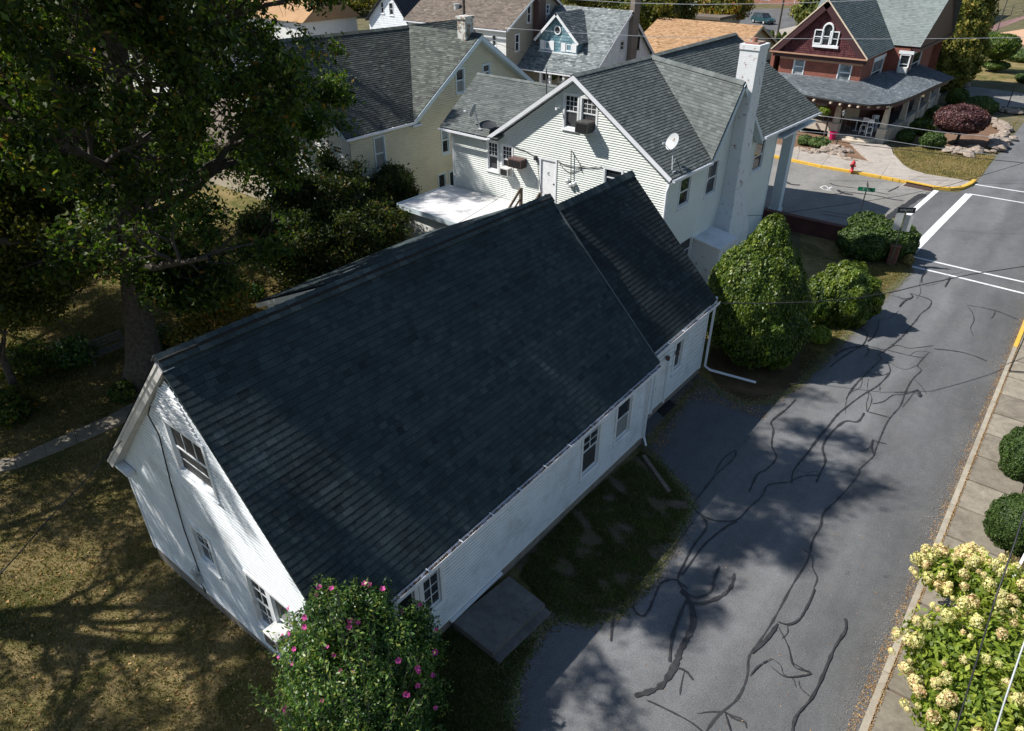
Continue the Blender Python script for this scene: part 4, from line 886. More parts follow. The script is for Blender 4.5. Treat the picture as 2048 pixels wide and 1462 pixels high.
me = bpy.data.meshes.new_from_object(to); bpy.data.objects.remove(to); me.materials.clear(); me.materials.append(M['black']); o = link('door_letter', me, dr); o.matrix_basis = Matrix.Translation(WY.p((d0+d1_)/2-.06, dz0+1.38, 0)) @ Matrix.Rotation(R(90), 4, 'X')
b = MB(); WY.bar(b, ax0-.05, ax0+.06, 0, 5.85, -.05, .03); b.build('corner_board', M['white'], G); b = MB(); WX.bar(b, 26.96, 27.1, 0, 5.75, -.06, .03); b.build('corner_board', M['white'], G)
b = MB(); b.tube([(-13.15, 26.88, 5.7), (-13.25, 26.86, 5.3), (-13.25, 26.86, .2)], .05, 7); b.build('downspout', M['gutter'], G)
CY0, CY1 = 30.95, 35.6; CAPX, CAPZ = 33.3, 8.95
hx = [winpx(G, WX, (1362, 361), (1375, 404), label='upper side window nearest the corner'), winpx(G, WX, (1418, 329), (1428, 382), label='upper side window beside the chimney'), winpx(G, WX, (1512, 288), (1521, 334), label='upper side window behind the chimney'),
      winpx(G, WX, (1360, 487), (1377, 517), label='ground-floor side window')]
siding(G, WX, [(27.0, 0), (39.4, 0), (39.4, 5.4), (36.2, 5.7), (CAPX, CAPZ-.1), (30.6, 5.9), (27.0, 5.75)], M['siding_green'], e=.104, holes=hx, lip=.026, slot=.026)
b = MB(); prismwall(b, Wall('y', 39.4, True), [(-13.3, 0), (-25.7, 0), (-25.7, 5.8), (-18.2, 9.2), (-13.3, 5.7)]); b.plate([(ax0, 34, 0), (ax0, 27.02, 0), (ax0, 27.02, 5.9), (ax0, 34, 5.9)], (-1, 0, 0), .12); b.build('wall', M['siding_green'], G)
b = MB(); WX.bar(b, 39.3, 39.43, 0, 5.4, -.1, .03); b.build('corner_board', M['trim_blue'], G)
# roofs: near right slope, valley, cross gable, front right slope, left slope, side wing
EX = -12.88; y0 = 26.62; apn = Vector((RGX, y0+.1, 9.46)); VB = Vector((EX, 30.2, 6.0)); VT = Vector((RGX, 33.4, 9.44))
def EVp(y): return Vector((EX, y, 6.05-.016*(y-26.4)-.012*max(0, y-36)))
rn, PN, _ = shingle_roof(G, (EVp(26.45), EVp(44.7), Vector((RGX, 43.4, 9.42)), apn), M['roof_green'], .15, .26, poly=[(0, 0), ((30.2-26.45)/18.25, 0), ((33.4-26.7)/16.7, 1), (0, 1)], lift=.02, label='long slope between rear gable and valley')
shingle_roof(G, (EVp(26.45), EVp(44.7), Vector((RGX, 43.6, 9.40)), apn), M['roof_green'], .15, .26, poly=[((36.1-26.45)/18.25, 0), (1, 0), (1, 1), ((33.4-26.7)/16.7, 1)], lift=.02, tmean=.4, label='front slope beyond the chimney gable')
ca = Vector((EX-.02, CAPX-.75, 8.93)); ca = ONX(1487, 168, EX); ca.y = 32.6; ca.z = 8.93
gv = ca-VT; shingle_roof(G, (VB-gv, VB, ca+Vector((0, 0, .03)), VT+Vector((0, 0, .03))), M['roof_green'], .15, .26, lift=.02, tmean=.62, poly=[(1, 0), (1, 1), (0, 1)], label='pale cross-gable slope facing the camera')
FR = Vector((EX, 36.15, 5.75))
shingle_roof(G, (FR, FR-gv, VT+Vector((0, 0, .03)), ca+Vector((0, 0, .03))), M['roof_green'], .15, .26, lift=.02, poly=[(0, 0), (1, 1), (0, 1)])
ridge_caps(rn, VT+Vector((.1, 0, .05)), ca+Vector((-.05, 0, .05)), M['roof_green'], w=.17, step=.3, drop=.9)
ridge_caps(rn, apn+Vector((0, 0, .03)), VT+Vector((0, 0, .03)), M['roof_green'], w=.17, step=.3, drop=.6)
rp = Vector((RGX, 43.3, 9.55)); ridge_caps(rn, VT+Vector((0, .1, .06)), rp, M['roof_green'], w=.17, step=.3, drop=.6)
LA = Vector((-23.1, y0, 6.12))
shingle_roof(G, (Vector((-23.4, 43.6, 5.9)), Vector((-23.4, y0, 5.9)), apn, Vector((RGX, 43.6, 9.46))), M['roof_green'], .15, .26, lift=.02)
b = MB(); d = (LA-apn); rake(b, [LA, apn, EVp(26.45)], (0, -1, 0), .17, .01, .04); b.obox(((LA+apn)/2)+Vector((0, .19, -.20)), (apn-LA)/2, Vector((0, .18, 0)), Vector((0, 0, .01))); e1 = EVp(26.45); b.obox((e1+apn)/2+Vector((0, .19, -.22)), (apn-e1)/2, Vector((0, .18, 0)), Vector((0, 0, .01))); b.build('rake_board', M['gutter'], G)
b = MB(); rake(b, [VB+Vector((.03, .1, -.02)), ca+Vector((.03, 0, -.02)), FR+Vector((.03, 0, 0))], (1, 0, 0), .17, .03, .04); b.obox((ca+FR)/2+Vector((-.17, 0, -.24)), (FR-ca)/2, Vector((.19, 0, 0)), Vector((0, .03, .02))); b.build('rake_board', M['trim_blue'], G)
wz0, wz1 = 6.14, 7.98; wy1 = 30.9
rw, _, _ = shingle_roof(G, (Vector((-26.25, 26.6, wz0)), Vector((-22.4, 26.6, wz0-.03)), Vector((-21.2, wy1, wz1-.05)), Vector((-27.35, wy1, wz1+.03))), M['roof_green'], .15, .26, lift=.02, tmean=.55, label='side wing slope carrying the satellite dish')
ridge_caps(rw, (-27.35, wy1, wz1+.06), (-21.2, wy1, wz1), M['roof_green'], w=.16, step=.3, drop=.5)
shingle_roof(G, (Vector((-21.2, 35, wz0)), Vector((-27.3, 35, wz0)), Vector((-27.35, wy1, wz1)), Vector((-21.2, wy1, wz1))), M['roof_green'], .15, .26, lift=.02)
b = MB(); prismwall(b, Wall('x', -25.9, True), [(27.1, 0), (34.8, 0), (34.8, 6.0), (30.9, 7.8), (27.1, 6.05)]); b.build('wall', M['siding_green'], G)
gutter(G, (-26.25, 26.56, wz0-.03), (-23.0, 26.56, wz0-.06), h=.09); gutter(G, EVp(26.45)+Vector((.02, 0, -.04)), EVp(30.1)+Vector((.02, 0, -.04)), hang=False); gutter(G, EVp(36.2)+Vector((.02, 0, -.04)), EVp(44.7)+Vector((.02, 0, -.04)), hang=False)
# front gable beyond (porch roof end), two-storey posts
b = MB(); prismwall(b, Wall('y', 43.3, True), [(-13.3, 5.3), (-23.2, 5.3), (-18.2, 9.2)]); b.box(-23.3, -12.95, 39.45, 44.5, 5.05, 5.15); b.build('porch_ceiling', M['white'], G)
for x in (-13.55, -18, -22.5):
    b = MB(); b.box(x-.27, x+.27, 42.0, 42.54, 0, 5.2); b.box(x-.33, x+.33, 41.94, 42.6, 0, .3); b.build('porch_post', M['trim_blue'], G)
b = MB(); b.box(-23.3, -13.05, 41.5, 42.9, -.1, .02); b.build('porch_floor', M['conc_d'], G)
# painted chimney: tapering breast, offset stack with exposed bricks, low brick lean-to beside it
ch = MB(); cx0, cx1 = -13.28, -12.62
def q_(ya, yb, xb, z): return [Vector((cx0, ya, z)), Vector((xb, ya, z)), Vector((xb, yb, z)), Vector((cx0, yb, z))]
zt = 10.7; secs = [(32.35, 35.0, cx1+.25, 0), (32.35, 35.0, cx1+.25, 1.5), (32.9, 34.3, cx1+.05, 3.3), (32.95, 34.25, cx1, 3.6), (33.05, 34.1, cx1-.1, 7.6)]
for a, c in zip(secs[:-1], secs[1:]): ch.hexa(q_(*a)+q_(*c))
ck = ch.build('chimney_breast', M['brick_w'], G)
ch = MB(); sx0, sx1, sy0, sy1 = -13.45, -12.68, 33.05, 34.1; tl = ONX(1480, 95, -13.1)
ch.box(sx0-.1, sx1, sy0, sy1, 7.602, 10.2); ch.box(sx0-.14, sx1+.04, sy0-.04, sy1+.04, 10.202, 10.42); ck = ch.build('chimney', M['brick_w'], G)
ch = MB(); ch.box(sx0+.02, sx1-.12, sy0+.12, sy1-.12, 10.425, 10.5); ch.lathe(((sx0+sx1)/2, (sy0+sy1)/2-.2, 10.5), [(.12, 0), (.12, .18), (.09, .18)], 10); ch.build('flue', M['brick_far'], ck)
b = MB(); bx0, by0, by1 = -13.28, 30.35, 32.34; b.hexa([Vector((bx0, by0, 0)), Vector((-11.9, by0, 0)), Vector((-11.9, by1, 0)), Vector((bx0, by1, 0)), Vector((bx0, by0, 2.1)), Vector((-11.9, by0, 1.85)), Vector((-11.9, by1, 1.85)), Vector((bx0, by1, 2.1))])
sb = b.build('bulkhead', M['brick_w'], G); b = MB(); b.hexa([Vector((bx0, by0-.06, 2.11)), Vector((-11.83, by0-.06, 1.86)), Vector((-11.83, by1, 1.86)), Vector((bx0, by1, 2.11)), Vector((bx0, by0-.06, 2.19)), Vector((-11.83, by0-.06, 1.94)), Vector((-11.83, by1, 1.94)), Vector((bx0, by1, 2.19))]); b.build('cap', M['white'], sb)
b = MB(); b.box(-11.895, -11.86, by0+.5, by1-.4, .5, 1.65); b.box(-11.86, -11.84, by0+.56, by1-.46, .56, 1.59); b.build('hatch', M['siding_pale'], sb)
# flat white roof over the rear addition, timber stair to the door
fz = 3.05; F_ = house('rear_addition', 'flat-roofed rear addition with a bright white membrane below the white back door', (-23, 25.5, 0), 'extension')
pf = [GP(*p, fz) for p in ((907, 359), (795, 411), (925, 459))]; p3 = Vector((-19.6, pf[2].y, fz)); poly = [Vector((-26.0, 26.93, 0)), Vector((-26.0, pf[1].y+.1, 0)), Vector((-19.6, pf[1].y-.1, 0)), Vector((-19.6, 26.93, 0))]
b = MB(); b.prism([(p.x, p.y) for p in poly][::1], fz-.12, fz, .5); b.build('flat_roof', M['flat'], F_)
b = MB(); xs_, ys_ = (-26.0, -19.6), (poly[1].y, 26.9)
b.plate([(-26.03, 26.9, fz-.2), (-26.03, ys_[0], fz-.2), (-26.03, ys_[0], fz+.06), (-26.03, 26.9, fz+.06)], (-1, 0, 0), .03); b.plate([(-26, ys_[0]-.02, fz-.2), (-19.6, ys_[0]-.2, fz-.2), (-19.6, ys_[0]-.2, fz+.05), (-26, ys_[0]-.02, fz+.05)], (0, -1, 0), .03); b.build('roof_edge', M['trim_blue'], F_)
b = MB(); b.box(-25.8, -19.8, ys_[0]+.2, 26.9, 0, fz-.13); b.build('wall', M['siding_pale'], F_)
S_ = empty('timber_stair', (d0-.6, 26, 0), label='weathered timber stair and handrails leading to the white back door', cat='stairs'); so = Vector(S_.location)
b = MB(); b.box(d0-.35-so.x, d1_+.35-so.x, 25.75-so.y, 26.93-so.y, dz0-.16, dz0-.04); b.build('landing', M['wood'], S_)
ru = Vector((d0-.2, 25.8, dz0-.1)); rl_ = GP(975, 447, 1.6); rl_ = Vector((d0-.3, 22.4, .4))
for i in range(11):
    t = i/11; p = ru.lerp(rl_, t); b = MB(); b.box(p.x-.1-so.x, p.x+1.0-so.x, p.y-.15-so.y, p.y+.15-so.y, p.z-.03, p.z+.02); b.build('tread', M['wood'], S_)
for xo in (-.12, 1.02):
    b = MB(); a = ru+Vector((xo, 0, 0))-so; c = rl_+Vector((xo, 0, 0))-so; b.bar(a+Vector((0, 0, .95)), c+Vector((0, 0, .95)), .05, .14); b.bar(a+Vector((0, 0, .5)), c+Vector((0, 0, .5)), .04, .1); b.build('handrail', M['wood'], S_)
    b = MB(); b.bar(a+Vector((0, 0, -.2)), c+Vector((0, 0, -.2)), .05, .26); b.build('stringer', M['wood'], S_)
    for t in (0, .33, .66, 1): p = a.lerp(c, t); b = MB(); b.box(p.x-.05, p.x+.05, p.y-.05, p.y+.05, -.0 if t > 0 else .0, p.z+1.02); b.build('post', M['wood'], S_)
for x in (d0-.3, d1_+.3): b = MB(); b.box(x-.05-so.x, x+.05-so.x, 25.8-so.y, 25.9-so.y, 0, dz0+.9); b.build('post', M['wood'], S_)
# satellite dishes
def dish(name, label, foot, top, face, rad, mat='dish', arm=True, lnb=True):
    foot, top, face = Vector(foot), Vector(top), Vector(face).normalized(); t = empty(name, foot, label=label, cat='satellite dish', group=None); l = lambda p: Vector(p)-foot
    b = MB(); b.sm = True; n = 22; u = face.cross(Vector((0, 0, 1))).normalized(); w = u.cross(face); base = []
    for k, r in enumerate((0.001, .3, .6, .85, 1)):
        for j in range(n): a = 6.2832*j/n; base.append(l(top)+(u*math.cos(a)*rad*r*.95+w*math.sin(a)*rad*r)+face*(r*r*.16*rad))
    fs = [(k*n+j, k*n+(j+1) % n, (k+1)*n+(j+1) % n, (k+1)*n+j) for k in range(4) for j in range(n)]
    b.mesh(base, fs); b.mesh([p-face*.02 for p in base], [f[::-1] for f in fs]); m = len(base); b.mesh([base[4*n+j] for j in range(n)]+[base[4*n+j]-face*.02 for j in range(n)], [(j, (j+1) % n, n+(j+1) % n, n+j) for j in range(n)]); b.build('reflector', M[mat], t)
    b = MB(); b.tube([(0, 0, 0), l(foot.lerp(top, .5))+Vector((0, 0, .05)), l(top)-face*.12, l(top)-face*.03], .022, 6); b.box(-.12, .12, -.12, .12, -.01, .02); b.build('mast', M['dark_metal' if mat == 'dark_metal' else 'alu'], t)
    if lnb:
        e = l(top)+face*rad*1.25-w*rad*.55; b = MB(); b.tube([l(top)-w*rad*.9, e], .018, 5); b.lathe(e-Vector((0, 0, .03)), [(.05, -.05), (.06, 0), (.05, .07)], 8, tuple(-face+w*.5)); b.build('feed_arm', M['alu'], t)
    return t
SF = Vector((-.62, -.62, .5))
f1 = PN(0.07, .06)
rpt = lambda px, py: (lambda d: CAMP+d*((Vector((EX, 30, 6.0))-CAMP).dot(Vector((.55, 0, .835)))/d.dot(Vector((.55, 0, .835)))))(ray(px, py))
f1 = rpt(1344, 343); k_ = (f1-CAMP).length; f1t = CAMP+ray(1346, 284)*((f1-CAMP).dot(FW))+Vector((0, 0, 0))
o = dish('satellite_dish', 'round grey satellite dish low on the right roof slope above the gutter', f1, f1t, SF+Vector((.25, -.25, 0)), .36)
fc = (SF+Vector((.25, -.25, 0))).normalized(); fu = fc.cross(Vector((0, 0, 1))).normalized(); fw2 = fu.cross(fc)
b = MB()
for (u_, v_, a_, h_) in ((.02, .12, .05, .02), (.02, .165, .045, .012), (.0, .07, .09, .012)): b.obox((f1t-f1)+fc*.03+fu*u_+fw2*(-v_ if fw2.z < 0 else v_), fu*a_, fw2*h_, fc*.003)
b.build('printed_mark', M['siding_beige'], o)
b = MB(); b.tube([(0, 0, .02), (.3, 1.0, .0)], .012, 4); b.tube([(0, 0, .3), (-.35, .9, .28)], .012, 4); b.build('stay', M['alu'], o)
wn_ = Vector((0, -.40, .917)); wpt = lambda px, py: (lambda d: CAMP+d*((Vector((-24, 26.6, wz0))-CAMP).dot(wn_)/d.dot(wn_)))(ray(px, py))
f2 = wpt(961, 258); f2t = CAMP+ray(947, 221)*((f2-CAMP).dot(FW)-.1)
dish('satellite_dish', 'grey satellite dish seen edge-on at the eave of the side wing', f2, f2t, Vector((-1, -.35, .35)), .34)
f3 = wpt(984, 259); f3t = CAMP+ray(979, 252)*((f3-CAMP).dot(FW)-.25)
dish('satellite_dish', 'dark tipped-over satellite dish lying beside the edge-on dish', f3+Vector((0, 0, .02)), f3t, Vector((.1, -.2, 1)), .38, 'dark_metal', lnb=False)
f4 = rpt(1540, 238)
# service mast with meters, loose cables on the mint gable
mp = empty('service_mast', WY.p(*WY.m(1144, 372), 0), label='thin service mast with meter boxes and loose cables on the mint-green gable', cat='service mast'); mo = Vector(mp.location)
b = MB(); b.tube([WY.p(*WY.m(1144, 372), .1)-mo, WY.p(*WY.m(1145, 300), .1)-mo], .02, 6); b.build('pipe', M['dark_metal'], mp)
for (x, y) in ((1137, 362), (1150, 368), (1143, 370)):
    a, z = WY.m(x, y); b = MB(); b.lathe(WY.p(a, z, .02)-mo, [(.11, 0), (.11, .1), (.07, .14)], 10, (0, -1, 0)); b.build('meter', M['alu'], mp)
for pts in ([(1145, 301), (1160, 325), (1166, 345)], [(1026, 291), (1050, 300), (1075, 312)], [(1115, 320), (1135, 330), (1170, 333), (1205, 333)], [(1118, 322), (1130, 338), (1143, 344), (1168, 332)], [(1075, 312), (1082, 380)]):
    wire('cable', None, [WY.p(*WY.m(*p), .05)-mo for p in pts], .014, parent=mp, n=3, sag=.03)
b = MB(); a, z = WY.m(1073, 316); b.obox(WY.p(a, z, .08)-mo, (.07, 0, 0), (0, .06, 0), (0, 0, .09)); b.build('lamp', M['dark_metal'], mp)
b = MB(); a, z = WY.m(1122, 215); b.lathe(WY.p(a, z, .02)-mo, [(.02, 0), (.03, .18), (.07, .26)], 8, (-.4, -1, -.1)); b.build('floodlight', M['gutter'], mp)
wr = Vector(wpt(1093, 190)); b = MB(); b.tube([wr, CAMP+ray(1093, 138)*((wr-CAMP).dot(FW))], .03, 6); b.build('vent_pipe', M['dark_metal'], G)
# ================================================================ cream house
K = house('cream_house', 'cream clapboard house with pale blue trim and a worn green-grey cross-gabled roof', (-34, 30, 0))
WK = Wall('x', -29.4); wk0 = 23.2
hk = [winpx(K, WK, (748, 277), (772, 336), frame='trim_blue', up_mat='blind', low_mat='blind'), winpx(K, WK, (912, 140), (928, 181), frame='trim_blue', low_mat='blind'), winpx(K, WK, (966, 131), (979, 157), frame='trim_blue'),
      winpx(K, WK, (883, 257), (898, 303), frame='trim_blue', up_mat='glass_sky'), winpx(K, WK, (877, 351), (892, 384), frame='trim_blue', rail=False), winpx(K, WK, (899, 345), (912, 378), frame='trim_blue', rail=False)]
KY, KZ = 33.35, 9.65
siding(K, WK, [(wk0, 0), (38.6, 0), (38.6, 5.9), (KY, KZ-.12), (28.0, 5.85), (wk0, 5.75)], M['siding_cream'], e=.125, holes=hk, lip=.016, slot=.026)
siding(K, Wall('y', wk0), [(-37.8, 0), (-29.42, 0), (-29.42, 5.7), (-33.6, 9.8), (-37.8, 5.7)], M['siding_pale'], e=.125, holes=[winpx(K, Wall('y', wk0), (578, 165), (592, 200)), winpx(K, Wall('y', wk0), (665, 290), (685, 310))], lip=.02)
b = MB(); prismwall(b, Wall('y', 37.0, True), [(-37.8, 0), (-29.5, 0), (-29.5, 5.5), (-33.8, 9.3), (-37.8, 5.5)]); b.plate([(-37.8, 37, 0), (-37.8, 23.3, 0), (-37.8, 23.3, 5.6), (-37.8, 37, 5.6)], (-1, 0, 0), .1); b.build('wall', M['siding_cream'], K)
kE0, kE1 = Vector((-29.05, 22.7, 5.86)), Vector((-29.05, 27.45, 5.86)); kR0 = ONX(536, 84, -33.9); kR1 = Vector((-33.9, 32.2, 9.78)); kA = Vector((-29.0, KY-.2, 9.62)); kF = Vector((-29.0, 38.9, 5.95)); kR0.z = 9.95
shingle_roof(K, (kE0, kE1, kR1, kR0), M['roof_cream'], .15, .26, lift=.02, tmean=.35, label='dark wing slope')
def tri_roof(parent, P0, P1, P2, mat, **k):
    """triangle or trapezoid slope: P0-P1 runs along the ridge direction at the bottom"""
    return shingle_roof(parent, k.pop('cor'), mat, **k)
vv = kA-kR1; shingle_roof(K, (kE1-vv*1.0, kE1+Vector((0, .0, .0)), kA, kR1), M['roof_cream'], .15, .26, poly=[(1, 0), (1, 1), (0, 1)], lift=.02, tmean=.6, label='pale cross-gable slope')
shingle_roof(K, (kF, kF-vv, kR1, kA), M['roof_cream'], .15, .26, lift=.02, poly=[(0, 0), (1, 1), (0, 1)])
shingle_roof(K, (Vector((-38.2, 37.2, 5.8)), Vector((-38.2, 22.7, 5.8)), kR0, Vector((-33.9, 37.2, 9.8))), M['roof_cream'], .15, .26, lift=.02); shingle_roof(K, (Vector((-29.05, 33.5, 5.8)), Vector((-29.05, 37.2, 5.8)), Vector((-33.9, 37.2, 9.8)), kR1), M['roof_cream'], .15, .26, lift=.02)
b = MB(); rake(b, [kE1+Vector((.03, 0, 0)), kA+Vector((.03, 0, 0)), kF+Vector((.03, 0, 0))], (1, 0, 0), .22, .02, .04); b.build('rake_board', M['trim_blue'], K); b = MB(); rake(b, [Vector((-38.2, 22.68, 5.8)), kR0+Vector((0, -.02, 0)), kE0+Vector((0, -.02, 0))], (0, -1, 0), .2, .02, .04); b.build('rake_board', M['trim_blue'], K); b = MB(); b.box(-29.4, -28.95, 27.3, 28.0, 5.55, 5.66); b.obox((kA+kF)/2+Vector((-.2, 0, -.3)), (kF-kA)/2, (.2, 0, 0), (0, .02, .02)); b.build('rake_board', M['trim_blue'], K)
gutter(K, kE0+Vector((.02, 0, -.04)), kE1+Vector((.02, 0, -.04)), hang=True)
ridge_caps(K, kR1+Vector((0, 0, .04)), kA+Vector((0, 0, .04)), M['roof_cream'], w=.17, step=.35, drop=.8, n_parts=False); ridge_caps(K, kR0+Vector((0, 0, .04)), kR1+Vector((0, 0, .04)), M['roof_cream'], w=.17, step=.35, drop=.8, n_parts=False)
cc = ONX(931, 62, -29.9); b = MB(); b.box(cc.x-.3, cc.x+.3, cc.y-.35, cc.y+.35, 8.9, 10.4); b.box(cc.x-.36, cc.x+.36, cc.y-.41, cc.y+.41, 10.402, 10.55); o = b.build('chimney', brickmat('flaking_brick', (.25, .18, .13), (.20, .15, .12), (.3, .27, .22), paint=(.62, .6, .52), thr=.50), K)
# ================================================================ red brick house with the wrap-around porch
B_ = house('brick_house', 'red brick house with maroon shingled gable, arched attic window and wrap-around porch', (-20, 72, 0))
BY = Wall('y', 65.5); BX = Wall('x', -16.35); b0, b1 = -23.15, -16.35
def bwin(W, tl, br, par=B_, **k):
    h = winpx(par, W, tl, br, frame='cream_trim' if False else 'white', cas=.07, **k); m_ = MB(); a0, a1, z0, z1 = h; W.bar(m_, a0-.22, a1+.22, z1+.08, z1+.34, -.01, .06); m_.build('lintel', M['white'], par); m_ = MB(); W.bar(m_, a0-.22, a1+.22, z0-.28, z0-.1, -.01, .10); m_.build('window_ledge', M['white'], par); return h
hb = [bwin(BY, (1591, 116), (1604, 150), up_mat='glass_sky', low_mat='glass_sky', label='left curtained window under the gable'), bwin(BY, (1681, 126), (1696, 165), up_mat='glass_sky', low_mat='glass_sky', label='right curtained window under the gable')]
flatwall(B_, BY, [(b0, 0), (b1, 0), (b1, 5.6), (b0, 5.6)], M['brick'], hb); 
hb2 = [bwin(BX, (1748, 125), (1757, 160), up_mat='glass_sky')]
flatwall(B_, BX, [(65.5, 0), (72.6, 0), (72.6, 5.7), (65.5, 5.6)], M['brick'], hb2)
BX2 = Wall('x', -14.6); BY2 = Wall('y', 72.6)
h3 = [bwin(BY2, (1803, 110), (1811, 147), up_mat='glass')]; flatwall(B_, BY2, [(-16.35, 0), (-14.6, 0), (-14.6, 5.8), (-16.35, 5.8)], M['brick'], h3)
h4 = [bwin(BX2, (1828, 108), (1833, 142))]; flatwall(B_, BX2, [(72.6, 0), (82, 0), (82, 5.8), (72.6, 5.8)], M['brick'], h4)
a, z = BY2.m(1806, 140); b = MB(); BY2.bar(b, a-.35, a+.35, z-.2, z+.25, .02, .4); b.build('air_conditioner', M['ac'], B_)
ap = Vector((-20.0, 65.0, 9.85)); lf = Vector((-23.95, 65.0, 5.85)); rt_ = Vector((-15.95, 65.0, 5.75))
# maroon fish-scale gable with arched triple window
WGB = Wall('y', 65.35); mb = MB(); e = .17; z0_, z1_ = 5.72, 9.6
for k in range(int((z1_-z0_)/e)):
    a = z0_+k*e; i0 = span([(b0-.5, z0_), (b1+.3, z0_), (-20, 9.7)], a+.01)
    x = i0[0]
    while x < i0[1]:
        x2 = min(i0[1], x+.17); mb.face([WGB.p(x+.01, a, .03), WGB.p(x2-.01, a, .03), WGB.p(x2-.01, min(a+e, 9.6), .004), WGB.p(x+.01, min(a+e, 9.6), .004)], random.random()); x += .17
tag(mb.build('fish_scale_field', M['maroon'], B_), kind='stuff')
b = MB(); prismwall(b, WGB, [(b0-.5, 5.6), (b1+.3, 5.6), (-20, 9.72)]); b.build('gable_wall', M['maroon_trim'], B_)
aw = empty('arched_window'); aw.parent = B_
for (tl, br) in (((1633, 60), (1643, 86)), ((1664, 64), (1673, 91))):
    a0, zt_ = WGB.m(*tl); a1, zb_ = WGB.m(*br); b = MB()
    for q in ((a0-.08, a0, zb_-.08, zt_+.08), (a1, a1+.08, zb_-.08, zt_+.08), (a0, a1, zt_, zt_+.08), (a0, a1, zb_-.08, zb_), (a0, a1, (zb_+zt_)/2-.03, (zb_+zt_)/2+.03)): WGB.bar(b, *q, .03, .12)
    b.build('frame', M['white'], aw); b = MB(); WGB.bar(b, a0, a1, zb_, zt_, .035, .05); b.build('pane', M['glass'], aw)
a0, zt_ = WGB.m(1650, 55); a1, zb_ = WGB.m(1660, 88); cx = (a0+a1)/2; r = (a1-a0)/2+.05; zc = zt_-.1; b = MB(); pts = [WGB.p(cx+math.cos(t)*r, zc+math.sin(t)*r*1.1, .09) for t in [math.pi*i/12 for i in range(13)]]
pts = [WGB.p(cx+r, zb_, .09)]+pts+[WGB.p(cx-r, zb_, .09)]; b.tube(pts, .085, 5); WGB.bar(b, cx-r, cx+r, (zb_+zc)/2-.03, (zb_+zc)/2+.03, .03, .12); WGB.bar(b, cx-.03, cx+.03, zc, zc+r, .03, .12) if False else None; b.build('frame', M['white'], aw)
b = MB(); b.plate([WGB.p(cx+r, zb_, .05), *[WGB.p(cx+math.cos(t)*r, zc+math.sin(t)*r*1.1, .05) for t in [math.pi*i/12 for i in range(13)]], WGB.p(cx-r, zb_, .05)], (0, -1, 0), .02); b.build('pane', M['glass'], aw)
b = MB(); a0, zs = WGB.m(1628, 91); a1, _ = WGB.m(1675, 94); WGB.bar(b, a0-.1, a1+.1, zb_-.3, zb_-.1, .02, .16); b.build('sill', M['white'], aw)
rR, _, _ = shingle_roof(B_, (rt_, Vector((-15.95, 78, 5.8)), Vector((-20, 78, 9.9)), ap), M['roof_grey'], .16, .28, lift=.02, tmean=.4, deckmat=M['cream_trim'], label='right slope of the front gable roof')
shingle_roof(B_, (Vector((-23.95, 78, 5.8)), lf, ap, Vector((-20, 78, 9.9))), M['roof_grey'], .16, .28, lift=.02, deckmat=M['cream_trim'])
b = MB(); rake(b, [lf+Vector((0, -.03, 0)), ap+Vector((0, -.03, 0)), rt_+Vector((0, -.03, 0))], (0, -1, 0), .10, .0, .05); b.build('rake_board', M['cream_trim'], B_)
b = MB(); rake(b, [lf, ap, rt_], (0, -1, 0), .45, .12, .04); b.box(lf.x, rt_.x, 64.9, 65.45, 5.56, 5.70); b.box(lf.x+.2, rt_.x-.1, 65.2, 65.47, 5.3, 5.55); b.build('cornice', M['maroon_trim'], B_)
b = MB(); b.box(lf.x, rt_.x, 64.83, 64.89, 5.62, 5.72); b.box(b0, b1, 65.38, 65.48, 5.12, 5.28); b.build('cornice_line', simple('copper_trim', (.42, .24, .16), .5), B_)
# big cross roof rising behind, gable to the right
cy = 79.5; XG = -12.6
cl0, cl1, ct1 = ONY(1795, 97, 73.0), ONY(1838, 99, 73.0), None
cl0 = Vector((-24, 72.9, 5.9)); cl1 = Vector((-13.95, 72.9, 5.95)); ct1 = Vector((-13.0, 79.3, 12.4)); ct0 = Vector((-24, 79.3, 12.4))
shingle_roof(B_, (cl0, cl1, ct1, ct0), M['roof_grey'], .16, .28, lift=.015, tmean=.8, label='tall pale slope facing the street', deckmat=M['maroon_trim'])
shingle_roof(B_, (Vector((-13.9, 86, 5.9)), Vector((-24, 86, 5.9)), ct0, ct1), M['roof_grey'], .16, .28, lift=.015)
b = MB(); prismwall(b, Wall('x', -14.0), [(73.2, 5.8), (85.8, 5.8), (79.3, 12.1)]); b.plate([(-13.0, 79.3, 12.38), (-13.93, 72.95, 5.9), (-13.98, 73.3, 5.9), (-13.98, 79.3, 11.9)], (1, -.2, 0), .05); b.box(-14.6, -13.9, 72.9, 86, 5.55, 5.8); b.build('gable_wall', M['maroon_trim'], B_)
b = MB(); prismwall(b, Wall('y', 86, True), [(-14.6, 0), (-24, 0), (-24, 6), (-14.6, 6)]); b.plate([(-24, 86, 0), (-24, 65.6, 0), (-24, 65.6, 5.6), (-24, 86, 5.6)], (-1, 0, 0), .3); b.build('wall', M['brick'], B_)
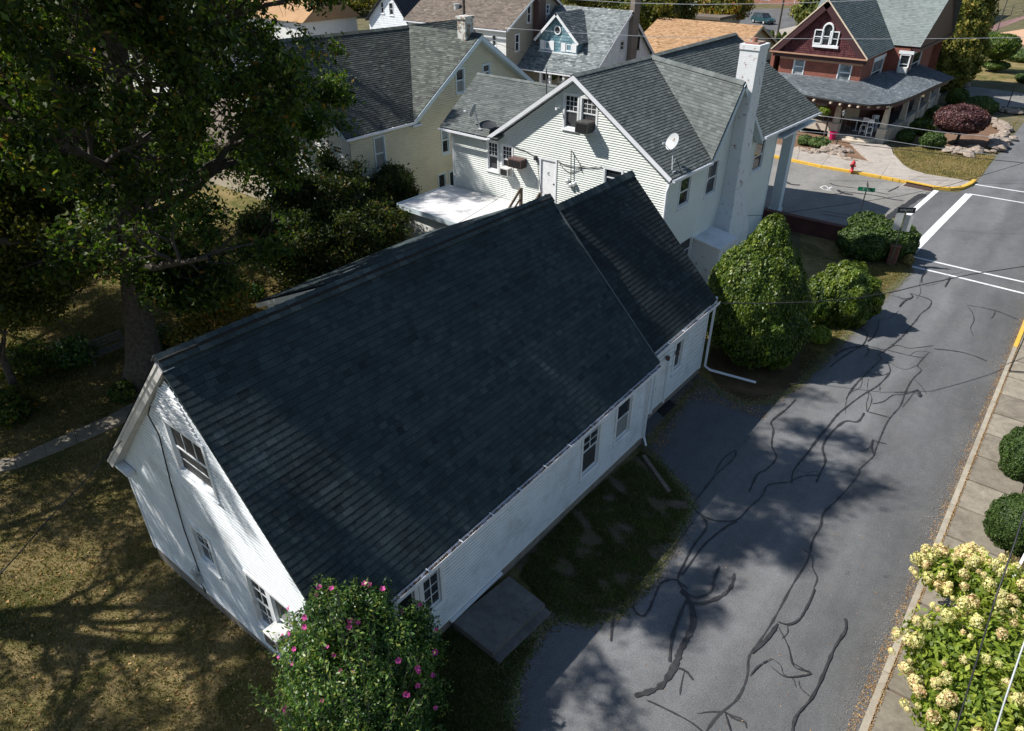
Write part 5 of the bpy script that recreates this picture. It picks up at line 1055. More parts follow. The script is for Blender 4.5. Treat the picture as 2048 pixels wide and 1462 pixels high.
# porch: roof ring, beam, brackets, tapered posts, parapet, floor, steps
pz = 3.15; eave_px = [(1540, 176), (1620, 192), (1690, 204), (1740, 210), (1780, 208), (1803, 201), (1830, 190), (1870, 171), (1909, 155)]
ev = [GP(x, y, pz) for x, y in eave_px]
top = [Vector((-24.5, 65.45, 3.98)), Vector((-22.2, 65.45, 3.98)), Vector((-19.4, 65.45, 3.98)), Vector((-17.6, 65.45, 3.98)), Vector((-16.3, 65.45, 3.98)), Vector((-16.3, 66.5, 3.98)), Vector((-16.3, 70, 3.98)), Vector((-14.55, 77, 3.98)), Vector((-14.55, ev[-1].y, 3.98))]
pr = MB(); rg = random.Random(4)
def lerp2(i, u, v): a = ev[i].lerp(ev[i+1], u); c = top[i].lerp(top[i+1], u); return a.lerp(c, v)
for i in range(len(ev)-1):
    L = (ev[i+1]-ev[i]).length; nu = max(2, int(L/.3)); nv = int((ev[i]-top[i]).length/.16)
    for j in range(nv):
        for k in range(nu):
            u0, u1 = k/nu, (k+1)/nu; pr.face([lerp2(i, u0, j/nv)+Vector((0, 0, .03)), lerp2(i, u1, j/nv)+Vector((0, 0, .03)), lerp2(i, u1, (j+1)/nv)+Vector((0, 0, .012)), lerp2(i, u0, (j+1)/nv)+Vector((0, 0, .012))], max(0, min(1, rg.gauss(.45, .2))))
tag(pr.build('porch_shingle_field', M['roof_slate2'], B_), kind='stuff')
b = MB()
for i in range(len(ev)-1): b.hexa([ev[i]-Vector((0, 0, .12)), ev[i+1]-Vector((0, 0, .12)), top[i+1]-Vector((0, 0, .2)), top[i]-Vector((0, 0, .2)), ev[i]-Vector((0, 0, .05)), ev[i+1]-Vector((0, 0, .05)), top[i+1]-Vector((0, 0, .14)), top[i]-Vector((0, 0, .14))])
b.build('porch_roof', M['maroon_trim'], B_)
bc = [p.lerp(Vector((-18, 72, p.z)), .06) for p in ev]; b = MB()
for a, c in zip(bc[:-1], bc[1:]): b.bar(a-Vector((0, 0, .3)), c-Vector((0, 0, .3)), .22, .42)
b.build('porch_beam', M['maroon_trim'], B_); b = MB()
for a, c in zip(ev[:-1], ev[1:]): b.bar(a+Vector((0, 0, -.03)), c+Vector((0, 0, -.03)), .12, .10)
b.build('porch_gutter', M['dark_metal'], B_)
for px, py in ((1557, 189), (1593, 195), (1628, 200), (1662, 205), (1681, 208), (1700, 211), (1717, 213), (1738, 214), (1757, 214), (1776, 213)):
    p = GP(px, py, 2.93); b = MB(); b.obox(p, (.07, 0, 0), (0, .22, 0), (0, 0, .06)); b.build('rafter_tail', M['cream_trim'], B_)
def post(p, z0, z1, w0=.24, w1=.15, bs=.34):
    b = MB(); x, y = p
    b.hexa([(x-w0, y-w0, z0+.35), (x+w0, y-w0, z0+.35), (x+w0, y+w0, z0+.35), (x-w0, y+w0, z0+.35), (x-w1, y-w1, z1), (x+w1, y-w1, z1), (x+w1, y+w1, z1), (x-w1, y+w1, z1)]); b.box(x-bs, x+bs, y-bs, y+bs, 0, z0+.3); b.box(x-bs-.05, x+bs+.05, y-bs-.05, y+bs+.05, z0+.301, z0+.36); b.box(x-w1-.05, x+w1+.05, y-w1-.05, y+w1+.05, z1, z1+.08); return b.build('porch_post', M['stone'], B_)
pp = [GP(1675, 262, .6), GP(1778, 250, 1.0), GP(1812, 235, 1.1), GP(1843, 222, 1.1), GP(1868, 207, 1.1), GP(1893, 190, 1.1), GP(1560, 240, .6)]
PB = [(-16.7, 62.9), (-13.15, 63.3), (-12.75, 67.3), (-12.75, 71.6), (-12.85, 76), (-13.0, 80.6), (-21.5, 62.7)]
for p in PB: post(p, .75, 2.75)
b = MB(); b.prism([(-24, 62.6), (-16.7, 62.6), (-14.9, 62.9), (-13.2, 63.4), (-12.8, 65), (-12.9, 82), (-14.6, 82), (-14.6, 65.4), (-24, 65.4)], 0, .42); b.build('porch_floor', M['conc_d'], B_)
for a, c in (((-24, 62.75), (-16.9, 62.75)), ((-12.85, 63.7), (-12.65, 67)), ((-12.7, 67.6), (-12.7, 71.3)), ((-12.7, 71.9), (-12.85, 75.7)), ((-12.9, 76.3), (-13.0, 80.3))):
    b = MB(); b.bar(Vector((*a, .55)), Vector((*c, .55)), .3, 1.1); b.build('parapet', M['stone'], B_); b = MB(); b.bar(Vector((*a, 1.14)), Vector((*c, 1.14)), .42, .08); b.build('parapet_cap', M['conc_l'], B_)
for i, (w, z) in enumerate(((0, .28), (.38, .14))):
    b = MB(); b.prism([(-16.4, 62.5-w), (-15, 62.3-w), (-13.9, 62.5-w), (-13.4, 62.9), (-16.4, 62.9)], 0, z); b.build('porch_step', M['stone'], B_)
dB = Wall('y', 65.48); b = MB(); dB.bar(b, -19.9, -18.4, .45, 2.75, .02, .1); o = b.build('door_frame', M['cream_trim'], B_)
for i in range(2):
    b = MB(); dB.bar(b, -19.8+i*.72, -19.2+i*.72, .5, 2.6, .1, .13); b.build('door', simple('varnished_door', (.30, .17, .08), .4), B_); b = MB(); dB.bar(b, -19.7+i*.72, -19.3+i*.72, 1.3, 2.4, .131, .14); b.build('door_pane', M['glass'], B_)
b = MB(); dB.bar(b, -15.9-.9, -15.9+.2, .9, 2.5, .02, .08); b.build('window_frame', M['cream_trim'], B_)
# porch furniture
def chair(loc, rz, mat, label, h=.75):
    t = empty('bar_chair', loc, rz, label=label, cat='chair', group='tall chairs on the brick house porch')
    b = MB(); b.box(-.22, .22, -.22, .22, h-.03, h); b.build('seat', M[mat], t); b = MB(); b.box(-.22, .22, .19, .22, h+.2, h+.5); b.build('backrest', M[mat], t)
    for x in (-.2, .2):
        for y in (-.2, .2): b = MB(); b.bar((x, y, 0), (x, y, h+(.5 if y > 0 else 0)), .04); b.build('leg', M[mat], t)
    b = MB(); b.box(-.2, .2, -.21, -.18, .25, .28); b.box(-.2, .2, .18, .21, .25, .28); b.build('footrest', M[mat], t); return t
for i, (px, py) in enumerate(((1724, 268), (1736, 272), (1745, 262), (1757, 258))):
    p = GP(px, py, .42); p.y = min(p.y, 64.9); chair((p.x, p.y, .42), .3*i, 'white', ('white tall bar chair at the left of the porch group', 'white tall bar chair standing foremost on the porch', 'white tall bar chair behind the foremost one', 'white bar chair at the right of the porch group')[i])
t = empty('patio_table', (-15.4, 64.2, .42), label='round white patio table between the tall chairs on the porch', cat='table'); b = MB(); b.lathe((0, 0, .95), [(.5, 0), (.5, .03)], 20); b.build('tabletop', M['white'], t); b = MB(); b.lathe((0, 0, 0), [(.25, 0), (.04, .05), (.04, .95)], 10); b.build('leg', M['white'], t)
chair((-16.0, 63.7, .42), 2.2, 'wood', 'tan wooden armchair on the porch beside the steps', .42)['group'] = ''
fl = empty('planter_pot', GP(1664, 278, .05), label='bright magenta flower pot standing in the bed before the porch', cat='flower pot'); b = MB(); b.lathe((0, 0, 0), [(.2, 0), (.28, .5), (.3, .5), (.3, .58), (.24, .58), (.22, .5)], 14); b.build('pot', simple('magenta_pot', (.45, .01, .10), .4), fl)
lp = empty('yard_lamp', GP(1672, 292, .05), label='black yard lamp post with a glass lantern before the porch', cat='lamp post'); b = MB(); b.tube([(0, 0, 0), (0, 0, 2.3)], .04, 8); b.lathe((0, 0, 0), [(.12, 0), (.06, .2)], 10); b.build('post', M['dark_metal'], lp)
b = MB(); b.lathe((0, 0, 2.3), [(.06, 0), (.14, .3)], 6); b.build('lantern_glass', M['glass_sky'], lp); b = MB(); b.lathe((0, 0, 2.6), [(.18, 0), (.04, .14), (.01, .22)], 6); b.build('lantern_cap', M['dark_metal'], lp)
# hydrant
hp = GP(1703, 343, .15); hy = empty('fire_hydrant', hp, label='red fire hydrant on the pavement behind the yellow kerb', cat='fire hydrant'); b = MB(); b.sm = True
b.lathe((0, 0, 0), [(.17, 0), (.17, .04), (.11, .05), (.10, .5), (.15, .52), (.15, .56), (.13, .58), (.12, .66), (.06, .74), (.03, .76), (.03, .82)], 16); b.build('barrel', M['red'], hy)
for d, r, l in (((1, -.2, 0), .055, .2), ((-1, .2, 0), .055, .2), ((-.2, -1, 0), .075, .19)): b = MB(); b.lathe((0, 0, .42), [(r, 0), (r, l-.05), (r*1.25, l-.05), (r*1.25, l), (.02, l+.03)], 10, d); b.build('nozzle', M['red'] if l > .19 else M['black'], hy)
# signs
def flag(parent, c, ax, w, h, mat, name, txt=None, tsize=.12, tmat='white', th=.012):
    ax = Vector(ax).normalized(); nr_ = Vector((ax.y, -ax.x, 0)); b = MB(); b.obox(c, ax*w/2, nr_*th/2, Vector((0, 0, h/2))); o = b.build(name, M[mat], parent)
    if txt:
        for s_ in (1, -1):
            tc = bpy.data.curves.new('t', 'FONT'); tc.body = txt; tc.size = tsize; tc.extrude = .002; tc.align_x = 'CENTER'; tc.align_y = 'CENTER'; to = bpy.data.objects.new('t', tc); COL.objects.link(to)
            me = bpy.data.meshes.new_from_object(to); bpy.data.objects.remove(to); me.materials.clear(); me.materials.append(M[tmat]); l = link('lettering', me, o); X = ax*s_; Z = nr_*s_; Y = Vector((0, 0, 1)); cc = Vector(c)+nr_*s_*(th/2+.004)
            l.matrix_basis = Matrix(((X.x, Y.x, Z.x, cc.x), (X.y, Y.y, Z.y, cc.y), (X.z, Y.z, Z.z, cc.z), (0, 0, 0, 1)))
    return o
s1 = GP(1706, 478, .05); ss = empty('street_sign', s1, label='green street name sign on a thin dark post by the brick wall', cat='street sign'); b = MB(); b.tube([(0, 0, 0), (0, 0, 2.75)], .03, 8); b.build('post', M['dark_metal'], ss)
flag(ss, (0, 0, 2.82), (.94, .33, 0), .85, .22, 'green_sign', 'name_plate', 'E   ST', .15); flag(ss, (0, 0, 3.06), (-.33, .94, 0), .85, .22, 'dark_metal', 'name_plate')
s2 = GP(1779, 532, 0); s2_ = empty('stop_sign', s2, label='back of a stop sign under a one-way sign, on a post in the corner hedge', cat='traffic sign'); zt2 = 3.0; b = MB(); b.box(-.035, .035, -.03, .03, 0, zt2); b.build('post', M['pole_green'], s2_)
vdir = Vector((-.85, -.53, 0)).normalized(); ax = Vector((.98, .2, 0)); b = MB(); nr_ = Vector((ax.y, -ax.x, 0)); c = Vector((0, 0, 2.32))-nr_*.05
b.plate([c+ax*x_+Vector((0, 0, z_)) for x_, z_ in ((-.38, -.42), (.38, -.42), (.40, -.38), (.40, .38), (.36, .42), (-.36, .42), (-.40, .38), (-.40, -.38))], nr_, .01); b.build('sign_plate', M['alu'], s2_)
flag(s2_, (0, 0, 2.98), (.80, .55, 0), .85, .28, 'dark_metal', 'one_way_plate', 'ONE WAY', .13)
# low brick wall at the corner
rwz = .75; w0, w1 = GP(1560, 475, 0), GP(1782, 527, 0); bw = house('brick_wall', 'low dark red brick retaining wall with stone coping running to the corner hedge', (w0+w1)/2, 'wall')
b = MB(); b.bar(Vector((-24, 40.0, .35)), Vector((-8.3, 40.1, .35)), .3, .9); b.bar(Vector((-8.3, 40.1, .35)), Vector((w1.x, w1.y+.2, .35)), .3, .9); b.build('courses', M['brick_dark'], bw); b = MB(); b.bar(Vector((-24, 40.0, .83)), Vector((-8.3, 40.1, .83)), .4, .07); b.bar(Vector((-8.3, 40.1, .83)), Vector((w1.x, w1.y+.2, .83)), .4, .07); b.build('coping', M['brick_dark'], bw)
b = MB(); b.box(w1.x-.2, w1.x+.2, w1.y-.2, w1.y+.2, 0, .95); b.box(w1.x-.25, w1.x+.25, w1.y-.25, w1.y+.25, .955, 1.02); b.build('end_pier', simple('pier_brick', (.17, .075, .055), .9, var=.35, scale=9), bw)
# ================================================================ houses behind
def gwin(par, W, tl, br, **k): return winpx(par, W, tl, br, **k)
Q = house('blue_dormer_house', 'grey-roofed white house with a teal shingled front dormer', (-44, 70, 0))
QY = 62.0; qe0 = ONY(1028, 133, QY); qe1 = ONY(1155, 152, QY); qz = 3.2
sQ = 1.0
def houseplane(par, A, Bv, C, D, mat, **k): return shingle_roof(par, (A, Bv, C, D), mat, .2, .34, lift=.02, **k)
qYe = 60.; qA, qB = ONY(1028, 134, qYe), ONY(1185, 158, qYe); qRy = 66.5; qC, qD = ONY(1265, 21, qRy), ONY(1118, 5, qRy); qC2 = Vector((qB.x+.2, qRy, qC.z)); qD2 = Vector((qA.x, qRy, qC.z))
qC2 = Vector((qC.x, qRy, qC.z)); qB2 = Vector((qC.x, qYe, qA.z)); 
houseplane(Q, Vector((qD.x-1, qYe, qA.z)), qB2, qC2, Vector((qD.x-1, qRy, qC.z)), M['roof_blue'], label='long front slope')
houseplane(Q, Vector((qC.x, 2*qRy-qYe-1, qA.z+.6)), Vector((qD.x-1, 2*qRy-qYe-1, qA.z+.6)), Vector((qD.x-1, qRy, qC.z)), qC2, M['roof_blue'])
WQ = Wall('x', qC.x-.35); hq = [gwin(Q, WQ, (1241, 84), (1247, 99), frame='siding_pale'), gwin(Q, WQ, (1272, 76), (1277, 97), frame='dark_metal')]
siding(Q, WQ, [(qYe+1.5, 0), (2*qRy-qYe-1.5, 0), (2*qRy-qYe-1.5, qA.z+.8), (qRy, qC.z-.15), (qYe+1.5, qA.z+.9)], M['siding_white'], e=.2, holes=hq)
siding(Q, Wall('y', qYe+1.6), [(qD.x-.6, 0), (qC.x-.4, 0), (qC.x-.4, qA.z+.8), (qD.x-.6, qA.z+.8)], M['siding_beige'], e=.2, holes=[gwin(Q, Wall('y', qYe+1.6), (1082, 146), (1094, 162), rail=False), gwin(Q, Wall('y', qYe+1.6), (1118, 148), (1130, 164), rail=False)])
b = MB(); b.plate([(qD.x-.6, 72, 0), (qD.x-.6, qYe+1.7, 0), (qD.x-.6, qYe+1.7, qA.z+.7), (qD.x-.6, qRy, qC.z-.3), (qD.x-.6, 72, qA.z+.7)], (-1, 0, 0), .1); prismwall(b, Wall('y', 72, True), [(qD.x-.6, 0), (qC.x-.4, 0), (qC.x-.4, qA.z+.7), (qD.x-.6, qA.z+.7)]); b.build('wall', M['siding_white'], Q)
b = MB(); rake(b, [qB2+Vector((.03, 0, 0)), qC2+Vector((.03, 0, 0)), Vector((qC.x+.03, 2*qRy-qYe-1, qA.z+.6))], (1, 0, 0), .25, .02, .05); b.build('rake_board', M['gutter'], Q)
gutter(Q, (qD.x-1, qYe-.05, qA.z-.03), (qB2.x, qYe-.05, qA.z-.03), hang=False)
ch_ = ONX(1263, 105, qC.x+.1); b = MB(); b.box(qC.x-.34, qC.x+.16, qRy+.1, qRy+1.2, 0, qC.z+1.6); b.build('chimney', brickmat('tan_chimney', (.24, .19, .16), (.19, .15, .13), (.22, .2, .17)), Q)
# dormer
DY = 61.9; WD = Wall('y', DY); dl, dr_, da = WD.m(1078, 91)[0], WD.m(1155, 106)[0], ONY(1113, 25, DY-.3); dzb = WD.m(1115, 105)[1]; dze = WD.m(1153, 84)[1]
hd2 = [gwin(Q, WD, (1092, 84), (1098, 96)), gwin(Q, WD, (1134, 90), (1142, 101))]
mb = MB(); z = dzb; k = 0
while z < da.z-.25:
    i0 = span([(dl, dzb), (dr_, dzb), (dr_, dze), (da.x, da.z-.2), (dl, dze)], z+.01); x = i0[0]-(.14 if k % 2 else 0)
    while x < i0[1]:
        a_, c_ = max(x, i0[0]), min(x+.28, i0[1]); cx_ = (a_+c_)/2
        if c_ > a_ and not any(h[0] < cx_ < h[1] and h[2] < z+.1 < h[3] for h in hd2): mb.face([WD.p(a_+.01, z, .035), WD.p(c_-.01, z, .035), WD.p(c_-.01, z+.28, .004), WD.p(a_+.01, z+.28, .004)], random.random())
        x += .28
    z += .28; k += 1
tag(mb.build('dormer_shingle_field', M['teal'], Q), kind='stuff'); b = MB(); prismwall(b, WD, [(dl, dzb), (dr_, dzb), (dr_, dze), (da.x, da.z-.1), (dl, dze)], .1, -.002); b.plate([(dr_, DY, dzb), (dr_, DY+3, dzb+1.6), (dr_, DY+3, dze+.3), (dr_, DY, dze)], (1, 0, 0), .08); b.plate([(dl, DY, dzb), (dl, DY+3, dzb+1.6), (dl, DY+3, dze+.3), (dl, DY, dze)], (-1, 0, 0), .08); b.build('dormer_wall', M['teal'], Q)
dA = Vector((dr_+.35, DY-.35, dze-.1)); dL = Vector((dl-.4, DY-.35, dze-.1)); da = Vector((da.x, DY-.35, da.z)); back = Vector((0, 4.4, 0))
houseplane(Q, dA, dA+back*.62, da+back, da, M['roof_blue'], tmean=.3, label='dormer slope'); houseplane(Q, dL+back*.62, dL, da, da+back, M['roof_blue'])
b = MB(); rake(b, [dL+Vector((0, -.03, 0)), da+Vector((0, -.03, 0)), dA+Vector((0, -.03, 0))], (0, -1, 0), .24, .0, .06); b.build('rake_board', M['white'], Q)
for h in hd2:
    for s_ in (-1, 1):
        b = MB(); c_ = h[0]-.38 if s_ < 0 else h[1]+.38; WD.bar(b, c_-.26, c_+.26, h[2]-.15, h[3]+.15, .03, .08); b.build('shutter', M['white'], Q)
b = MB(); WD.bar(b, dl, dr_, dzb-.15, dzb+.03, .0, .12); b.build('sill_band', M['white'], Q)
rp_ = WD.p(*WD.m(1116, 60), .0); b = MB(); b.lathe(rp_, [(.42, 0), (.42, .1), (.3, .1), (.3, .06)], 18, (0, -1, 0)); o = b.build('round_window', M['white'], Q); b = MB(); b.lathe(rp_+Vector((0, -.03, 0)), [(.3, 0), (.3, .05)], 18, (0, -1, 0)); b.build('pane', M['glass'], o)
for px in (1082, 1100, 1128): p = ONY(px, 150, qYe+.3); b = MB(); b.box(p.x-.12, p.x+.12, qYe+.2, qYe+.44, 0, qA.z-.1); b.build('porch_post', M['white'], Q)
# beige house with brown roof
Z_ = house('beige_house', 'beige house with a broad brown shingled roof behind the cream house', (-50, 62, 0))
ze1 = ONY(1013, 61, 58.); ze0 = ONY(845, 38, 58.); zr = ONY(1062, 0, 62.); 
zr = ONX(1062, 2, ze1.x); dY = zr.y-58.; sl_ = (zr.z-ze1.z)/dY; ry = 58+6.0; rz_ = ze1.z+sl_*6.0
houseplane(Z_, Vector((ze0.x-3, 58, ze1.z)), ze1, Vector((ze1.x, ry, rz_)), Vector((ze0.x-3, ry, rz_)), M['roof_brown'], label='broad brown slope'); houseplane(Z_, Vector((ze1.x, 70, ze1.z)), Vector((ze0.x-3, 70, ze1.z)), Vector((ze0.x-3, ry, rz_)), Vector((ze1.x, ry, rz_)), M['roof_brown'])
WZ = Wall('x', ze1.x-.35); WZy = Wall('y', 58.35); hz = [gwin(Z_, WZ, (1055, 12), (1061, 44)), gwin(Z_, WZ, (1031, 70), (1038, 100)), gwin(Z_, WZ, (1093, 10), (1098, 26))]
siding(Z_, WZ, [(58.35, 0), (69.6, 0), (69.6, ze1.z), (ry, rz_-.2), (58.35, ze1.z)], M['siding_beige'], e=.2, holes=hz); siding(Z_, WZy, [(ze0.x-2.6, 0), (ze1.x-.35, 0), (ze1.x-.35, ze1.z), (ze0.x-2.6, ze1.z)], M['siding_pale'], e=.2, holes=[gwin(Z_, WZy, (985, 70), (992, 92))])
b = MB(); rake(b, [ze1+Vector((.03, 0, 0)), Vector((ze1.x+.03, ry, rz_)), Vector((ze1.x+.03, 70, ze1.z))], (1, 0, 0), .2, .02, .05); b.build('rake_board', M['white'], Z_); gutter(Z_, (ze0.x-3, 57.95, ze1.z-.03), (ze1.x, 57.95, ze1.z-.03), hang=False)
p = ONX(1078, 5, ze1.x); b = MB(); b.box(p.x-.3, p.x+.4, p.y-.5, p.y+.6, 0, rz_+1.5); b.build('chimney', M['ac_brown'], Z_)
b = MB(); q = ONY(914, 18, 60.2); b.lathe((q.x, 60.2, q.z-1.2), [(.3, 0), (.3, 1.6), (.36, 1.6), (.36, 1.7)], 12); b.build('flue', M['alu'], Z_)
# white house with black metal roof, far left
U = house('metal_roof_house', 'white house with a black standing-seam metal roof at the top of the picture', (-62, 66, 0))
uy = 62.; u0, u1, ua = ONY(738, 40, uy), ONY(818, 44, uy), ONY(778, -25, uy); WU = Wall('y', uy); hu = [gwin(U, WU, (761, 4), (768, 26)), gwin(U, WU, (778, 6), (787, 30))]
siding(U, WU, [(u0.x, 0), (u1.x, 0), (u1.x, u1.z), (ua.x, ua.z), (u0.x, u1.z)], M['siding_white'], e=.25, holes=hu)
b = MB(); eR = Vector((u1.x+.3, uy-.4, u1.z-.3)); rR_ = Vector((ua.x, uy-.4, ua.z)); bk = Vector((0, 14, 0)); b.plate([eR, eR+bk, rR_+bk, rR_], (.6, 0, .8), .08); b.plate([rR_, rR_+bk, Vector((u0.x-.3, uy+13.6, u0.z)), Vector((u0.x-.3, uy-.4, u0.z))], (-.6, 0, .8), .08)
for i in range(34): o_ = bk*(i/34+.01); b.bar(eR+o_+Vector((.02, 0, .04)), rR_+o_+Vector((.02, 0, .04)), .05)
b.build('roof', M['metal_roof'], U); b = MB(); b.plate([(u1.x, uy, 0), (u1.x, uy+13, 0), (u1.x, uy+13, u1.z), (u1.x, uy, u1.z)], (1, 0, 0), .1); b.build('wall', M['siding_white'], U)
# tan roofed building
T_ = house('tan_roof_building', 'low building with a large tan shingled roof behind the chimney', (-42, 92, 0), 'building')
ty = 84.; t0, t1 = ONY(1262, 130, ty), ONY(1500, 108, ty); tr0, tr1 = ONY(1332, 37, 92.), ONY(1526, 51, 92.); ez = tr1.z-3.6
tr0.z = tr1.z; houseplane(T_, Vector((tr0.x-1, 83, ez)), Vector((tr1.x, 83, ez)), Vector((tr1.x, 92, tr1.z)), Vector((tr0.x-1, 92, tr1.z)), M['roof_tan'], label='large tan slope'); houseplane(T_, Vector((tr1.x, 101, ez)), Vector((tr0.x-1, 101, ez)), Vector((tr0.x-1, 92, tr1.z)), Vector((tr1.x, 92, tr1.z)), M['roof_tan'])
b = MB(); prismwall(b, Wall('x', tr1.x-.4), [(83.5, 0), (100.5, 0), (100.5, ez), (92, tr1.z-.2), (83.5, ez)]); prismwall(b, Wall('y', 83.5), [(tr0.x-.6, 0), (tr1.x-.4, 0), (tr1.x-.4, ez), (tr0.x-.6, ez)]); prismwall(b, Wall('x', tr0.x-.6, True), [(83.5, 0), (100.5, 0), (100.5, ez), (92, tr1.z-.2), (83.5, ez)]); b.build('wall', M['siding_beige'], T_)
b = MB(); rake(b, [Vector((tr1.x+.03, 83, ez)), Vector((tr1.x+.03, 92, tr1.z)), Vector((tr1.x+.03, 101, ez))], (1, 0, 0), .3, .02, .05); b.build('rake_board', M['siding_beige'], T_)
t9, t8 = ONX(1462, 46, -44), ONX(1500, 36, -44)
# distant buildings
def block(name, label, x0, x1, y0, y1, z1, mat, roofmat='roof_brown', wins=(), cat='building', gable=False):
    t = house(name, label, ((x0+x1)/2, (y0+y1)/2, 0), cat); b = MB(); b.box(x0, x1, y0, y1, 0, z1); b.build('wall', M[mat], t)
    b = MB()
    if gable: xm = (y0+y1)/2; b.hexa([(x0-.4, y0-.4, z1), (x1+.4, y0-.4, z1), (x1+.4, y1+.4, z1), (x0-.4, y1+.4, z1), (x0-.4, xm-.05, z1+3), (x1+.4, xm-.05, z1+3), (x1+.4, xm+.05, z1+3), (x0-.4, xm+.05, z1+3)])
    else: b.box(x0-.3, x1+.3, y0-.3, y1+.3, z1+.01, z1+.4)
    b.build('roof', M[roofmat], t); W = Wall('y', y0)
    for (a, z, w, h) in wins: window(t, W, a, a+w, z, z+h, rail=True, sill=False)
    return t
block('brick_building', 'long red brick commercial building beyond the parking lot', -98, -52, 168, 190, 9, 'brick_far', wins=[(-58.5, .2, 3, 2.6), (-66, .8, 2, 2.), (-90, 1, 2, 2), (-82, 1, 2, 2)])
block('tan_school', 'tan block building beyond the tall evergreen at the top right', -44, -27.5, 150, 170, 9, 'siding_beige', wins=[(-42.3, 2.0, 1.5, 2), (-33, 2.0, 1.5, 2)])
b = MB(); b.box(-27.45, -27.0, 151, 169, 0, 2.5); tag(b.build('loading_dock', M['siding_beige']), 'low tan dock wall on the end of the block building', 'wall')
g1 = GP(330, 190); block('far_house', 'grey-roofed pale house glimpsed between the oak limbs at the top left', g1.x-7, g1.x+7, g1.y, g1.y+9, 5, 'siding_pale', 'roof_blue', cat='house', gable=True)
g1 = GP(560, 130); block('far_house', 'orange-tan roofed house glimpsed above the dark wing roof of the cream house', g1.x-6, g1.x+6, g1.y, g1.y+8, 5.2, 'siding_pale', 'roof_tan', cat='house', gable=True)
block('garage', 'white garage behind the oak trunk on the left', -46, -36, 24, 31, 3.0, 'siding_beige', 'roof_brown', cat='garage', gable=True)
block('brown_roof_building', 'low brown-roofed building beside the parked dark car', -60, -50, 112, 120, 2.4, 'siding_beige', 'roof_brown')
# parked cars
def car(label, loc, rz, col, L=4.6, Wd_=1.8, Hh=1.6, group=None, suv=True):
    t = empty('parked_car', loc, rz, label=label, cat='car', group=group); m = simple('car_paint', col, .25, var=.02, spec=.6); hw = Wd_/2
    prof = [(-L/2, .35), (-L/2+.05, .75), (-L/2+.15, .95), (-L/2+1.2 if not suv else -L/2+.25, 1.0), (L/2-1.5, 1.0), (L/2-.3, .85), (L/2, .65), (L/2, .35)]
    b = MB(); n = len(prof); v = [(x, -hw, z) for x, z in prof]+[(x, hw, z) for x, z in prof]; b.mesh(v, [tuple(range(n)), tuple(range(n, 2*n))[::-1]]+[(i, n+i, n+(i+1) % n, (i+1) % n) for i in range(n)]); body = b.build('body', m, t)
    c0, c1 = (-L/2+.3, L/2-1.3); b = MB(); top0, top1 = c0+(.25 if suv else .9), c1-.75
    b.hexa([(c0, -hw+.06, 1.0), (c1, -hw+.06, 1.0), (c1, hw-.06, 1.0), (c0, hw-.06, 1.0), (top0, -hw+.2, Hh-.05), (top1, -hw+.2, Hh-.05), (top1, hw-.2, Hh-.05), (top0, hw-.2, Hh-.05)]); b.build('windows', M['glass'], t)
    b = MB(); b.box(top0-.02, top1+.02, -hw+.18, hw-.18, Hh-.048, Hh+.02); b.build('roof_panel', m, t)
    for k in (0, .38, .72, 1):
        for s_ in (-1, 1): b = MB(); b.bar((c0+(c1-c0)*k, s_*(hw-.05), 1.0), (top0+(top1-top0)*k, s_*(hw-.19), Hh-.04), .07); b.build('pillar', m, t)
    for x in (-L/2+.85, L/2-.9):
        for s_ in (-1, 1):
            b = MB(); b.lathe((x, s_*(hw-.12), .34), [(.34, 0), (.34, .2)], 16, (0, s_, 0)); w = b.build('wheel', M['black'], t); b = MB(); b.lathe((x, s_*(hw+.085), .34), [(.2, 0), (.2, .01)], 10, (0, s_, 0)); b.build('rim', M['alu'], w)
    for s_ in (-1, 1): b = MB(); b.box(L/2-.06, L/2+.01, s_*hw*.7-.2, s_*hw*.7+.2, .62, .76); b.build('headlight', M['dish'], t)
    return t
cp = lambda x, y: (GP(x, y).x, GP(x, y).y, .02)
car('dark teal estate car parked alone in the lot beyond the tan roof', cp(1525, 47), math.atan2(-.62, .78)-.0+R(8), (.012, .05, .06))
car('white car parked nearest the trees in the far lot', cp(1382, 30), .0, (.75, .76, .78), group='white cars in the far lot'); car('white car parked at the back of the far lot', cp(1404, 22), -.4, (.75, .76, .78), group='white cars in the far lot'); car('white car half hidden behind the small trees in the far lot', cp(1425, 29), -.3, (.7, .71, .73), group='white cars in the far lot')
# poles, posts, fence
def pole(name, label, loc, h, r, mat='bark', arm=False, cat='utility pole'):
    t = empty(name, loc, label=label, cat=cat); b = MB(); b.tube([(0, 0, 0), (0, 0, h)], [r, r*.75], 8); b.build('shaft', M[mat], t)
    if arm: b = MB(); b.box(-1.1, 1.1, -.06, .06, h-.9, h-.75); b.build('crossarm', M['wood'], t)
    return t
pole('utility_pole', 'brown utility pole at the edge of the parking lot', GP(1554, 74), 13, .16, arm=True)
pole('utility_pole', 'dark utility pole rising behind the cream house chimney', (-47.5, 52.0, 0), 15, .15)
pole('garden_post', 'thin black post in the rock border by the driveway', GP(2014, 216), 1.9, .05, 'dark_metal', cat='post')
pole('lamp_pole', 'slim black pole by the red track', GP(1991, 72), 5.5, .07, 'dark_metal', cat='lamp pole')
pole('lamp_pole', 'slim black pole beside the tan block building', GP(1959, 40), 6, .07, 'dark_metal', cat='lamp pole')
fn = empty('chain_fence', GP(1962, 62), label='dark wire fence along the red track at the top right', cat='fence'); fo = Vector(fn.location); fp = [GP(x, y) for x, y in ((1960, 66), (1980, 52), (2000, 42), (2020, 34), (2046, 26))]
for p in fp: b = MB(); b.tube([p-fo, p-fo+Vector((0, 0, 2.0))], .05, 5); b.build('post', M['dark_metal'], fn)
